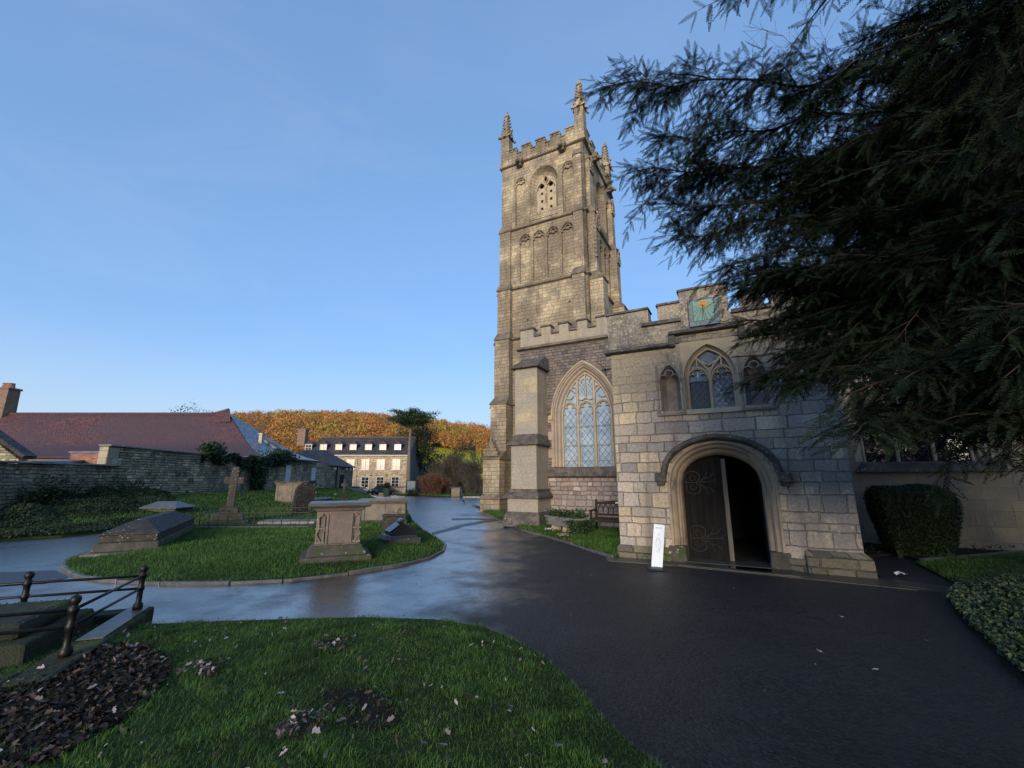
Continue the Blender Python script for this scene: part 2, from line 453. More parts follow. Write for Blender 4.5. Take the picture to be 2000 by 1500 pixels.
M_IRON = plain('black iron', (0.013, 0.013, 0.015), (0.022, 0.02, 0.019), 20.0, 0.45, 0.5, 0.004, metal=0.5)
M_DOOR = None
def wood(name, c1, c2, axis=2, plank=0.14, rough=0.7, bump=0.6):
    t = NT(name); P = t.obj()
    sc = [9.0, 9.0, 9.0]; sc[axis] = 0.7
    g = t.noise(t.scaled(P, tuple(sc)), 3.0, 6.0, 0.65, dist=0.6)
    sp = t.n('SeparateXYZ', {0: P}); u = sp.outputs[0] if axis == 2 else sp.outputs[2]
    fr = t.m('FRACT', t.m('DIVIDE', u, plank))
    gap = t.rng(t.m('ABSOLUTE', t.m('SUBTRACT', fr, 0.5)), 0.465, 0.485)
    pr = t.m('FRACT', t.m('MULTIPLY', t.m('FLOOR', t.m('DIVIDE', u, plank)), 0.377))
    col = t.mix(t.rng(g, 0.3, 0.7), c1, c2)
    v = t.m('ADD', 0.8, t.m('MULTIPLY', pr, 0.4))
    col = t.mix(1.0, col, t.n('CombineColor', {0: v, 1: v, 2: v}).outputs[0], 'MULTIPLY')
    col = t.mix(gap, col, (0.004, 0.004, 0.004))
    return t.out(Base_Color=col, Roughness=rough, Specular_IOR_Level=0.15, Normal=t.bump(t.m('SUBTRACT', g, gap), bump, 0.008))
M_DOOR = wood('old oak door', (0.004, 0.0036, 0.004), (0.012, 0.010, 0.0105))
M_DOOREDGE = wood('grey oak edge', (0.13, 0.115, 0.10), (0.20, 0.18, 0.155), plank=5.0)
M_BENCH = wood('dark bench wood', (0.022, 0.017, 0.014), (0.045, 0.035, 0.028), axis=0, plank=9.0)
M_GLASS = glassy('leaded glass', (0.33, 0.41, 0.50), 0.07, 5.5, 0.9, tint=(0.22, 0.29, 0.37))  # pale blue base colour stands in for the reflected sky
M_GLASSD = glassy('dark leaded glass', (0.012, 0.014, 0.02), 0.05, 7.0, 0.5)
M_GLASSM = glassy('porch window glass', (0.16, 0.19, 0.24), 0.06, 9.0, 0.9, tint=(0.05, 0.06, 0.08))
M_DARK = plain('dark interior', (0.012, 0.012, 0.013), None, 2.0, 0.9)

# churchyard
M_TOMB = plain('tomb limestone', (0.17, 0.145, 0.12), (0.24, 0.20, 0.155), 4.0, 0.85, 0.7, 0.02, stain=(0.075, 0.068, 0.06), stain_scale=1.6, stain_lo=0.52, lichen=True)
M_TOMBPINK = plain('pinkish tomb panel stone', (0.165, 0.13, 0.112), (0.115, 0.098, 0.09), 5.0, 0.85, 0.7, 0.02, stain=(0.24, 0.205, 0.175), stain_scale=3.0, stain_lo=0.62)
M_TOMBTOP = plain('wet tomb slab', (0.07, 0.068, 0.068), (0.11, 0.105, 0.10), 5.0, 0.32, 0.35, 0.01, spec=0.5, lichen=True)
M_TOMBDARK = plain('dark tomb stone', (0.026, 0.024, 0.022), (0.058, 0.051, 0.043), 5.0, 0.8, 0.8, 0.02, lichen=True)
M_BASE = plain('mossy tomb base', (0.10, 0.09, 0.075), (0.06, 0.058, 0.048), 4.0, 0.9, 0.8, 0.03, stain=(0.05, 0.07, 0.025), stain_scale=2.5, stain_lo=0.5, lichen=True)
M_MOSS = plain('mossy slab', (0.022, 0.032, 0.015), (0.036, 0.040, 0.027), 5.0, 0.9, 1.0, 0.05, stain=(0.06, 0.095, 0.02), stain_scale=3.0, stain_lo=0.52, fine=70)
M_WETKERB = plain('wet stone kerb', (0.07, 0.07, 0.066), (0.12, 0.113, 0.104), 6.0, 0.35, 0.4, 0.01, stain=(0.05, 0.06, 0.03), stain_scale=2.0, stain_lo=0.56)
M_GRANITE = plain('polished dark granite', (0.018, 0.018, 0.02), (0.03, 0.03, 0.032), 60.0, 0.15, 0.05, 0.002, spec=0.6)
M_CROSS = plain('brown cross stone', (0.075, 0.058, 0.05), (0.05, 0.042, 0.038), 5.0, 0.85, 0.6, 0.02, lichen=True)
M_YWALL = stone('churchyard rubble wall', 0.125, 0.30, [(0.33, 0.29, 0.19), (0.52, 0.44, 0.28), (0.23, 0.205, 0.135), (0.41, 0.35, 0.22), (0.60, 0.52, 0.34)],
                mortar=(0.075, 0.07, 0.055), jw=0.02, rnd=0.8, wob=0.05, wobs=3.5, grey=(0.17, 0.165, 0.125), grey_amt=0.35, grey_scale=0.5, moss=(0.075, 0.08, 0.04), depth=0.05, bump=1.0, contrast=0.6)
M_YPALE = stone('pale wall end', 0.28, 0.5, [(0.36, 0.32, 0.23), (0.42, 0.37, 0.26), (0.30, 0.27, 0.2)], mortar=(0.18, 0.16, 0.12), jw=0.012, wob=0.02, depth=0.02)
M_WALLCOPE = plain('wall coping', (0.20, 0.19, 0.165), (0.13, 0.125, 0.105), 3.0, 0.6, 0.6, 0.02, stain=(0.07, 0.08, 0.04), stain_scale=2.0)
M_BRICK = stone('red brick', 0.075, 0.22, [(0.24, 0.10, 0.07), (0.30, 0.13, 0.085), (0.20, 0.085, 0.065)], mortar=(0.28, 0.24, 0.2), jw=0.01, rnd=0.1, wob=0.003, depth=0.008, contrast=0.4)
M_CHIM = stone('chimney brick', 0.08, 0.22, [(0.19, 0.125, 0.09), (0.24, 0.16, 0.11), (0.16, 0.11, 0.085)], mortar=(0.2, 0.17, 0.14), jw=0.008, rnd=0.15, wob=0.004, depth=0.008, contrast=0.4)
M_TILE = stone('red clay tiles', 0.15, 0.22, [(0.115, 0.050, 0.048), (0.155, 0.062, 0.050), (0.078, 0.042, 0.046), (0.13, 0.062, 0.056)], mortar=(0.04, 0.022, 0.024), jw=0.012, rnd=0.06, wob=0.006,
               grey=(0.085, 0.052, 0.06), grey_amt=0.55, grey_scale=0.16, tops=(4.35, 3.75, (0.055, 0.040, 0.045), 0.5), depth=0.03, bump=0.9, contrast=0.55, rough=0.6)
M_SLATE = stone('pale wet slates', 0.13, 0.22, [(0.13, 0.15, 0.18), (0.19, 0.21, 0.245), (0.15, 0.175, 0.21), (0.08, 0.095, 0.12)], mortar=(0.04, 0.045, 0.055), jw=0.012, rnd=0.1, wob=0.006, depth=0.02, bump=0.8,
                contrast=0.6, rough=0.38, spec=0.6)
M_DSLATE = stone('dark stone tiles', 0.22, 0.30, [(0.045, 0.04, 0.042), (0.065, 0.056, 0.055), (0.052, 0.046, 0.048)], mortar=(0.018, 0.016, 0.018), jw=0.02, rnd=0.3, wob=0.02, depth=0.03, contrast=0.5, rough=0.75,
                 lichen=0.2)
M_HOUSE = stone('house rubble', 0.16, 0.36, [(0.34, 0.275, 0.185), (0.44, 0.355, 0.235), (0.28, 0.225, 0.155), (0.48, 0.40, 0.28)], mortar=(0.28, 0.23, 0.165), jw=0.02, wob=0.03, depth=0.03, contrast=0.6,
                streak=(0.20, 0.165, 0.12))
M_HOUSE2 = plain('brown house wall', (0.20, 0.15, 0.10), (0.16, 0.12, 0.085), 3.0, 0.85)
M_CREAM = plain('cream render', (0.55, 0.45, 0.24), None, 2.0, 0.8)
M_WHITE = plain('white paint', (0.60, 0.585, 0.55), (0.55, 0.53, 0.50), 3.0, 0.5, 0.1)
M_BLIND = plain('cream blind behind glass', (0.48, 0.42, 0.31), (0.54, 0.47, 0.36), 1.0, 0.25, 0.05, spec=0.6)
M_PANE = plain('dark window pane', (0.02, 0.021, 0.024), None, 1.0, 0.1, 0.03, spec=0.7)
M_SLIT = plain('pale shutter board', (0.50, 0.52, 0.56), None, 3.0, 0.5, 0.1)
M_BROWNGUT = plain('brown gutter', (0.06, 0.022, 0.022), None, 3.0, 0.4, 0.1)
M_BLUECAP = plain('wet blue grey coping', (0.14, 0.17, 0.24), None, 4.0, 0.3, 0.2)
M_GREYPIPE = plain('grey pipe', (0.45, 0.40, 0.32), None, 4.0, 0.5, 0.1)
M_TROUGH = plain('stone trough', (0.22, 0.215, 0.205), (0.15, 0.145, 0.14), 5.0, 0.85, 0.6, 0.01, lichen=True)

# ground
def asphalt():
    t = NT('wet asphalt'); P = t.obj()
    big = t.noise(P, 0.33, 5.0, 0.6); mid = t.noise(P, 1.7, 5.0, 0.6)
    wet = t.m('ADD', t.m('MULTIPLY', big, 0.65), t.m('MULTIPLY', mid, 0.35))
    gx = t.n('SeparateXYZ', {0: P})         # the tarmac is drier under the yew and against the porch
    wet = t.m('ADD', wet, t.rng(t.m('ADD', gx.outputs[0], t.m('MULTIPLY', gx.outputs[1], -0.12)), -2.4, 1.2, -0.05, 0.34))
    v = t.n('TexVoronoi', {'Vector': P, 'Scale': 48.0}); f = t.noise(P, 40.0, 4.0, 0.7)
    sc = t.n('SeparateColor', {0: v.outputs['Color']}).outputs[0]
    col = t.mix(sc, (0.004, 0.0045, 0.006), (0.026, 0.027, 0.031))
    col = t.mix(t.rng(mid, 0.45, 0.65, 0, 0.5), col, (0.022, 0.023, 0.025))
    col = t.mix(1.0, col, t.ramp(t.noise(P, 0.55, 6.0, 0.7), [(0.3, (0.62, 0.62, 0.62)), (0.7, (1.45, 1.42, 1.38))]), 'MULTIPLY')
    ck = t.n('TexVoronoi', {'Vector': t.n('VectorMath', {0: P, 1: t.scaled(t.noise(P, 1.1, 5.0, col=True), (1.1,) * 3)}, operation='ADD').outputs[0], 'Scale': 0.42}, feature='DISTANCE_TO_EDGE')
    ckm = t.m('MULTIPLY', t.rng(ck.outputs['Distance'], 0.010, 0.002), t.rng(t.noise(P, 0.4, 2.0), 0.5, 0.56))
    col = t.mix(t.m('MULTIPLY', ckm, 0.9), col, (0.002, 0.002, 0.002))
    f = t.m('SUBTRACT', f, t.m('MULTIPLY', ckm, 2.0))
    rough = t.rng(wet, 0.38, 0.70, 0.16, 0.55)
    hgt = t.m('ADD', t.m('MULTIPLY', v.outputs['Distance'], -1.0), t.m('MULTIPLY', f, 0.6))
    pud = t.noise(P, 2.2, 3.0)
    vg = t.n('TexVoronoi', {'Vector': P, 'Scale': 26.0}); gr = t.m('ADD', t.m('MULTIPLY', vg.outputs['Distance'], -1.0), t.m('MULTIPLY', t.noise(P, 14.0, 4.0, 0.7), 1.2))
    n1 = t.bump(pud, 0.12, 0.05)
    return t.out(Base_Color=col, Roughness=rough, Specular_IOR_Level=t.rng(wet, 0.45, 0.75, 0.6, 0.32), Coat_Weight=t.rng(wet, 0.66, 0.38, 0.0, 1.0), Coat_Roughness=0.30, Coat_IOR=2.0, Coat_Normal=t.bump(gr, t.rng(mid, 0.36, 0.62, 0.3, 0.8), 0.009, n1), Normal=t.bump(hgt, t.rng(wet, 0.42, 0.66, 0.22, 0.9), 0.006, n1))
M_ROAD = asphalt()
def roadpatch(name, c):
    t = NT(name); P = t.obj(); v = t.n('TexVoronoi', {'Vector': P, 'Scale': 70.0})
    return t.out(Base_Color=c, Roughness=0.42, Specular_IOR_Level=0.5, Normal=t.bump(v.outputs['Distance'], 0.6, 0.006))
M_PATCH = roadpatch('dark asphalt strip', (0.018, 0.018, 0.02))
M_PAVE = stone('wet paving slab', 5.0, 0.9, [(0.055, 0.052, 0.047), (0.075, 0.07, 0.062), (0.048, 0.048, 0.045)], mortar=(0.015, 0.016, 0.012), jw=0.012, wob=0.02, moss=(0.028, 0.035, 0.018), rough=0.4, spec=0.5, depth=0.01)
M_PUDDLE = NT('puddle').out(Base_Color=(0.006, 0.006, 0.007), Roughness=0.04, Specular_IOR_Level=0.5)
def soil_mat(name, c1, c2, c3):
    t = NT(name); P = t.obj()
    a = t.noise(P, 1.3, 6.0, 0.65); f = t.noise(P, 30.0, 5.0, 0.7)
    col = t.mix(t.rng(a, 0.4, 0.6), c1, c2); col = t.mix(t.rng(f, 0.45, 0.7), col, c3)
    return t.out(Base_Color=col, Roughness=0.95, Specular_IOR_Level=0.15, Normal=t.bump(f, 0.9, 0.03))
M_TURF = soil_mat('turf', (0.022, 0.042, 0.012), (0.03, 0.055, 0.014), (0.018, 0.026, 0.01))
M_SOIL = soil_mat('dark soil', (0.018, 0.015, 0.012), (0.028, 0.023, 0.018), (0.01, 0.009, 0.008))
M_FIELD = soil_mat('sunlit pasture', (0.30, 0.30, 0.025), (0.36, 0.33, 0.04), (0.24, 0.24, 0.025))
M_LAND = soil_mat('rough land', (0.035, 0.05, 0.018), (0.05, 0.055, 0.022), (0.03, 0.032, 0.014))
M_GRASS = leafy('grass blades', (0.034, 0.086, 0.016), (0.06, 0.145, 0.024), (0.13, 0.18, 0.06), 0.6, 0.2, 0.25, 2.6, 0.5)
M_GRASSL = leafy('bright lawn blades', (0.036, 0.092, 0.016), (0.062, 0.145, 0.024), (0.11, 0.17, 0.05), 0.6, 0.2, 0.25, 1.1, 0.4)
M_SCATTER = leafy('scattered dead leaves', (0.018, 0.012, 0.010), (0.075, 0.05, 0.038), (0.32, 0.29, 0.30), 0.6, 0.3)
M_LITTER = leafy('dead leaves', (0.008, 0.006, 0.006), (0.026, 0.018, 0.014), (0.11, 0.08, 0.062), 0.75, 0.15)
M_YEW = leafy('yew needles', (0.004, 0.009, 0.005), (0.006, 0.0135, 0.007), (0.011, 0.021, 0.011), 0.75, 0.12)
M_BARK = plain('dark bark', (0.03, 0.024, 0.02), (0.055, 0.045, 0.036), 8.0, 0.9, 0.8, 0.02)
M_BARKG = plain('grey bark', (0.16, 0.14, 0.12), (0.10, 0.09, 0.075), 5.0, 0.9, 0.8, 0.03)
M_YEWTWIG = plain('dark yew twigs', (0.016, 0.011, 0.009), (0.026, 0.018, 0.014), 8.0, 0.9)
M_TWIG = plain('grey brown twigs', (0.10, 0.082, 0.066), (0.075, 0.062, 0.05), 3.0, 0.9)
M_TWIGR = plain('reddish twigs', (0.17, 0.075, 0.04), (0.12, 0.06, 0.035), 3.0, 0.9)
M_IVY = leafy('ivy leaves', (0.010, 0.026, 0.010), (0.018, 0.042, 0.014), (0.035, 0.07, 0.022), 0.55, 0.25)
M_IVYBANK = leafy('bank undergrowth', (0.010, 0.022, 0.009), (0.014, 0.030, 0.010), (0.03, 0.046, 0.018), 0.6, 0.2)
M_COVER = leafy('ground cover leaves', (0.022, 0.042, 0.018), (0.04, 0.07, 0.03), (0.12, 0.15, 0.09), 0.6, 0.25)
M_HEDGE = leafy('clipped yew', (0.010, 0.021, 0.009), (0.015, 0.032, 0.012), (0.024, 0.044, 0.017), 0.5, 0.25)
M_PINE = leafy('pine needles', (0.016, 0.035, 0.020), (0.028, 0.052, 0.026), (0.045, 0.07, 0.032), 0.6, 0.25)
M_AUTUMN = leafy('autumn beech leaves', (0.24, 0.095, 0.035), (0.40, 0.18, 0.06), (0.44, 0.26, 0.09), 0.8, 0.1, tree=0.13)
M_AUTUMN2 = leafy('olive and gold leaves', (0.17, 0.125, 0.035), (0.30, 0.21, 0.05), (0.42, 0.25, 0.06), 0.8, 0.1, tree=0.13)
M_WOODTWIG = plain('woodland twigs', (0.26, 0.15, 0.085), (0.17, 0.10, 0.06), 0.3, 0.9)
M_CARDARK = plain('dark car paint', (0.010, 0.013, 0.03), None, 3.0, 0.18, 0.02, metal=0.3, spec=0.7)
M_CARBLUE = plain('blue grey car paint', (0.10, 0.14, 0.19), None, 3.0, 0.2, 0.02, metal=0.5, spec=0.7)
M_TYRE = plain('tyre rubber', (0.012, 0.012, 0.012), None, 9.0, 0.8, 0.2)
M_ALLOY = plain('alloy rim', (0.55, 0.55, 0.57), None, 9.0, 0.3, 0.05, metal=0.7)
M_LAMP = plain('lamp lens', (0.5, 0.5, 0.5), None, 9.0, 0.1, 0.02)
M_REDLAMP = plain('red lamp lens', (0.35, 0.01, 0.01), None, 9.0, 0.1, 0.02)
M_BANNER = plain('white banner', (0.62, 0.70, 0.82), (0.58, 0.66, 0.78), 2.0, 0.35, 0.02)
M_BANNERINK = plain('grey banner print', (0.28, 0.36, 0.46), (0.42, 0.50, 0.60), 25.0, 0.5, 0.02)
M_BLACKPL = plain('black plastic', (0.02, 0.021, 0.025), None, 9.0, 0.4, 0.1)
M_GOLD = plain('gilding', (0.50, 0.25, 0.045), (0.25, 0.12, 0.02), 25.0, 0.5, 0.6, 0.01, metal=0.2)
M_DIAL = plain('green dial paint', (0.12, 0.26, 0.22), (0.17, 0.28, 0.25), 9.0, 0.6, 0.2, stain=(0.20, 0.17, 0.15), stain_scale=7.0, stain_lo=0.62)
M_DIALB = plain('blue dial border', (0.13, 0.21, 0.27), (0.10, 0.16, 0.19), 9.0, 0.6, 0.2, stain=(0.22, 0.17, 0.14), stain_scale=9.0, stain_lo=0.58)
M_INK = plain('dark dial lettering', (0.025, 0.03, 0.035), None, 9.0, 0.6, 0.05)
M_BRONZE = plain('gold grey numerals', (0.26, 0.19, 0.10), (0.08, 0.07, 0.06), 60.0, 0.6, 0.05)
M_PETALW = leafy('cream petals', (0.62, 0.58, 0.36), (0.70, 0.68, 0.50), (0.75, 0.73, 0.62), 0.6, 0.2)
M_PETALY = leafy('yellow and violet petals', (0.65, 0.48, 0.10), (0.70, 0.60, 0.30), (0.22, 0.14, 0.32), 0.6, 0.2)
M_CHINA = plain('white glazed dish', (0.75, 0.75, 0.75), None, 3.0, 0.2, 0.02)
M_CROW = plain('black feathers', (0.008, 0.008, 0.01), None, 30.0, 0.4, 0.2)
M_GREENBOX = plain('green planter', (0.035, 0.07, 0.035), None, 3.0, 0.6)
M_BOARD = plain('grey notice board', (0.20, 0.23, 0.27), None, 3.0, 0.3, 0.05)
M_LEAFPALE = plain('pale fallen leaf', (0.45, 0.42, 0.40), (0.30, 0.27, 0.25), 30.0, 0.5, 0.2)
M_LEAFRUST = plain('rust fallen leaf', (0.26, 0.075, 0.02), (0.18, 0.06, 0.02), 30.0, 0.5, 0.2)
M_LEAFBROWN = plain('brown fallen leaf', (0.09, 0.055, 0.04), (0.14, 0.085, 0.06), 30.0, 0.5, 0.2)
M_BLACKHOLE = M_DARK
M_MOSSLEAF = leafy('moss tufts', (0.03, 0.05, 0.012), (0.06, 0.09, 0.016), (0.10, 0.13, 0.025), 0.8, 0.1)
# ------------------------------------------------------------------ the church (built in its own axes: x along the wall, y inwards)
church = thing('church', 'cream and grey stone parish church with tall pinnacled tower and battlemented porch', 'church', (P0[0], P0[1], 0), ANG)

def zig(x0, x1, z, tops):
    """battlement outline: tops = [(xa, xb, ztop, zbottom_after)]"""
    L = [(x0, z)]
    for xa, xb, zt, zb in tops:
        L += [(xa, L[-1][1] if len(L) > 1 else zt), (xa, zt), (xb, zt), (xb, zb)]
    return L

def clean(L):
    o = []
    for p in L:
        if not o or abs(o[-1][0] - p[0]) + abs(o[-1][1] - p[1]) > 1e-6: o.append(p)
    return o

# ---- porch wall ----
DX, DHW = 2.02, 0.97             # doorway centre and outer half width
PWX, PWH = 2.03, 0.50            # porch window
door_out = arch(DX, DHW, -0.1, 1.52, 2.34, 14)
pw_out = arch(PWX, PWH, 2.98, 3.66, 4.36, 10)
niL = arch(1.24, 0.20, 3.02, 3.68, 4.0, 8)
niR = arch(2.84, 0.20, 3.02, 3.68, 4.0, 8)
mb = MB()
mb.holed([(0, -0.3), (DX - DHW, -0.3)] + door_out + [(DX + DHW, -0.3), (4.12, -0.3), (4.12, 4.45), (0, 4.45)], [pw_out, niL, niR], 0.0, 0.42)
mb.box(0.003, 0.45, 0.42, 4.5, -0.3, 5.25)
mb.box(3.67, 4.117, 0.42, 4.5, -0.3, 5.25)
porch = mb.build('porch_wall', M_ASHLAR, church, bevel=0.012)
# inside of the porch
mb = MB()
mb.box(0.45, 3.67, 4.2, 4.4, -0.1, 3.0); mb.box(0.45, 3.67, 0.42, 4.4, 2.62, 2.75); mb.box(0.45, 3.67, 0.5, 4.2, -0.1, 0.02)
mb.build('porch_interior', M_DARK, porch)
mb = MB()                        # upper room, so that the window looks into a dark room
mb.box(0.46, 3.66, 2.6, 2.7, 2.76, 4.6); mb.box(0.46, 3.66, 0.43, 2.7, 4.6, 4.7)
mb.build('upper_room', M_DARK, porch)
# battlements of the porch
par = [(-0.04, 4.455), (-0.04, 5.33), (0.90, 5.33), (0.90, 4.98), (1.10, 4.98), (1.10, 5.36), (1.56, 5.36), (1.56, 5.60), (2.52, 5.60), (2.52, 5.34), (2.60, 4.98), (2.72, 4.98), (2.72, 5.34), (3.10, 5.34), (3.10, 4.98), (3.26, 4.98), (3.26, 5.33), (4.16, 5.33), (4.16, 4.455)]
par[8] = (2.52, 5.60); par[9] = (2.52, 4.98); par[10] = (2.60, 4.98)
mb = MB(); mb.prism(clean(par), -0.03, 0.32)
mb.build('parapet', M_PARAPET, porch, bevel=0.015)
mb = MB()
for a, b, z in ((-0.04, 0.90, 5.33), (1.10, 1.56, 5.36), (1.56, 2.52, 5.60), (2.72, 3.10, 5.34), (3.26, 4.16, 5.33)):
    mb.frus((a - 0.03, b + 0.03, -0.07, 0.36), z + 0.002, (a - 0.01, b + 0.01, -0.04, 0.33), z + 0.06)
for a, b in ((0.74, 1.575), (2.55, 3.28)):
    mb.frus((a, b, -0.10, -0.03), 4.93, (a, b, -0.035, -0.03), 5.03)
mb.build('coping', M_DARKST, porch, bevel=0.012)
# string course: low at the sides, stepped up as a label over the window
mb = MB()
def string(mb, x0, x1, z, y=-0.0, d=0.13, h=0.13):
    mb.loft([[(x, y + 0.02, z + h), (x, y - d * 0.5, z + h * 0.62), (x, y - d, z + h * 0.30), (x, y - d, z + h * 0.05), (x, y - d * 0.4, z - h * 0.12), (x, y + 0.02, z - h * 0.25)] for x in (x0, x1)])
    for x in (x0, x1):
        mb.cap([(x, y + 0.02, z + h), (x, y - d * 0.5, z + h * 0.62), (x, y - d, z + h * 0.30), (x, y - d, z + h * 0.05), (x, y - d * 0.4, z - h * 0.12), (x, y + 0.02, z - h * 0.25)])
string(mb, -0.12, 1.40, 4.40, 0.0); string(mb, 2.66, 4.24, 4.40, 0.0)
string(mb, 1.30, 2.76, 4.63, -0.03, 0.12, 0.12)
mb.box(1.30, 1.42, -0.10, 0.0, 4.38, 4.63); mb.box(2.64, 2.76, -0.10, 0.0, 4.38, 4.63)
mb.build('string_course', M_DARKST, porch, bevel=0.01)
# plinths
mb = MB()
mb.frus((-0.06, 1.03, -0.07, 0.1), -0.3, (-0.06, 1.03, -0.05, 0.1), 0.20); mb.frus((-0.06, 1.03, -0.05, 0.1), 0.20, (-0.02, 1.03, 0.0, 0.1), 0.26)
mb.box(-0.06, 0.0, 0.1, 4.5, -0.3, 0.2)
mb.frus((3.02, 3.30, -0.06, 0.1), -0.3, (3.02, 3.30, -0.05, 0.1), 0.22)
mb.frus((3.28, 4.24, -0.16, 0.1), -0.3, (3.28, 4.22, -0.13, 0.1), 0.27); mb.frus((3.28, 4.22, -0.13, 0.1), 0.27, (3.28, 4.125, -0.005, 0.1), 0.38)
mb.box(4.12, 4.22, 0.1, 4.5, -0.3, 0.27)
plm = stone('mossy plinth stone', 0.16, 0.36, [(0.12, 0.11, 0.085), (0.17, 0.15, 0.11), (0.09, 0.085, 0.07)], mortar=(0.04, 0.04, 0.03), jw=0.01, wob=0.03, moss=(0.075, 0.085, 0.03), lichen=0.3, depth=0.03, bump=0.9)
mb.build('plinth', plm, porch, bevel=0.02)
# smooth ashlar field above the window
mb = MB()
mb.holed([(1.50, 2.93), (1.50, 2.98), (1.50, 4.62), (2.56, 4.62), (2.56, 2.93)], [arch(PWX, PWH - 0.003, 2.985, 3.66, 4.357, 10)], -0.012, 0.05)
mb.build('window_surround', M_DRESS, porch)
# doorway mouldings
mb = MB()
prof = [(0.975, 2.345, -0.012), (0.93, 2.30, -0.012), (0.915, 2.285, 0.035), (0.885, 2.262, 0.06), (0.855, 2.235, 0.04), (0.83, 2.205, 0.075), (0.82, 2.195, 0.14), (0.785, 2.160, 0.16),
        (0.765, 2.140, 0.13), (0.742, 2.115, 0.155), (0.725, 2.085, 0.22), (0.718, 2.075, 0.42)]
mb.loft([at_y(arch(DX, w, 0.0, 1.50, za, 14), y) for w, za, y in prof])
mb.build('doorway_moulding', M_DOORST, porch, smooth=False)
for s in (-1, 1):                # jamb bases
    mb = MB(); x0, x1 = sorted((DX + s * 0.70, DX + s * 1.06)); mb.frus((x0, x1, -0.07, 0.3), -0.1, (x0 + 0.02, x1 - 0.02, -0.03, 0.3), 0.30)
    mb.build('jamb_base', M_BASE, porch, bevel=0.03)
mb = MB(); mb.box(DX - 0.74, DX + 0.74, -0.10, 0.5, -0.1, 0.035); mb.build('doorstep', M_PAVE, porch, bevel=0.015)
# hood mould with square label stops
mb = MB()
hood = [(1.10, 2.475, 0.01), (1.11, 2.485, -0.07), (1.08, 2.455, -0.125), (1.03, 2.40, -0.125), (1.00, 2.365, -0.06), (0.985, 2.345, 0.01)]
mb.loft([at_y(arch(DX, w, 1.60, 1.64, za, 14), y) for w, za, y in hood])
for s in (-1, 1):
    x0, x1 = sorted((DX + s * 0.99, DX + s * 1.20)); mb.box(x0, x1, -0.13, 0.0, 1.54, 1.72); mb.box(x0 + 0.03, x1 - 0.03, -0.09, 0.0, 1.47, 1.54)
mb.build('hood_mould', M_DARKST, porch, bevel=0.012)

# ---- niches ----
for nx, lab in ((1.24, None), (2.84, None)):
    mb = MB()
    out = arch(nx, 0.20, 3.02, 3.68, 4.0, 8)
    mb.loft([at_y(out, 0.01), at_y(arch(nx, 0.16, 3.02, 3.66, 3.93, 8), 0.16), at_y(arch(nx, 0.10, 3.02, 3.62, 3.85, 8), 0.28)])
    mb.cap(at_y(arch(nx, 0.10, 3.02, 3.62, 3.85, 8), 0.28)); mb.box(nx - 0.2, nx + 0.2, 0.0, 0.28, 2.98, 3.02)
    mb.bar([(nx - 0.255, 2.94), (nx - 0.255, 4.02)], 0.042, -0.03, 0.0); mb.bar([(nx + 0.255, 2.94), (nx + 0.255, 4.02)], 0.042, -0.03, 0.0)
    for z in (2.98, 3.66): mb.box(nx - 0.285, nx - 0.225, -0.045, 0.0, z, z + 0.04); mb.box(nx + 0.225, nx + 0.285, -0.045, 0.0, z, z + 0.04)
    ogL = [(nx - 0.21, 3.60), (nx - 0.205, 3.72), (nx - 0.16, 3.84), (nx - 0.09, 3.94), (nx - 0.04, 4.04), (nx, 4.20)]
    mb.bar(ogL, 0.03, -0.03, 0.005); mb.bar([(2 * nx - x, z) for x, z in ogL], 0.03, -0.03, 0.005)
    for sx in (-1, 1):
        mb.bar(arc(nx + sx * 0.115, 3.70, 0.085, 30 if sx < 0 else 150, 180 if sx < 0 else 0, 6), 0.028, -0.02, 0.03)
        for q in ((0.14, 3.93), (0.08, 4.06)): mb.box(nx + sx * q[0] - 0.016, nx + sx * q[0] + 0.016, -0.025, 0, q[1], q[1] + 0.035)
    mb.bar(arc(nx, 3.80, 0.085, -20, 200, 8), 0.028, -0.02, 0.03)
    mb.box(nx - 0.04, nx + 0.04, -0.03, 0, 4.20, 4.235); mb.box(nx - 0.016, nx + 0.016, -0.035, 0, 4.16, 4.28)
    mb.frus((nx - 0.28, nx + 0.28, -0.06, 0), 2.90, (nx - 0.30, nx + 0.30, -0.07, 0), 2.96)
    mb.build('niche', M_NICHE, porch, bevel=0.008)

# ---- windows ----
def lattice(mb, x0, x1, z0, z1, dx, dz, y, r=0.006, top=None):
    """diamond leading clipped to the box"""
    w = x1 - x0; k = int((z1 - z0) / dz) + int(w / dx) + 3
    for sgn in (1, -1):
        for i in range(-k, k + 1):
            pts = []
            # line z = zc + sgn*(x-xm)*dz/dx
            zc = z0 + i * dz; xm = (x0 + x1) / 2
            sl = sgn * dz / dx
            xa, xb = x0, x1
            za, zb = zc + sl * (xa - xm), zc + sl * (xb - xm)
            if max(za, zb) <= z0 or min(za, zb) >= z1: continue
            def clampz(x, z, zt): return xm + (zt - zc) / sl
            if za < z0: xa = clampz(xa, za, z0); za = z0
            if za > z1: xa = clampz(xa, za, z1); za = z1
            if zb < z0: xb = clampz(xb, zb, z0); zb = z0
            if zb > z1: xb = clampz(xb, zb, z1); zb = z1
            if xb - xa > 0.01: mb.tube([(xa, y, za), (xb, y, zb)], r, 4, False)

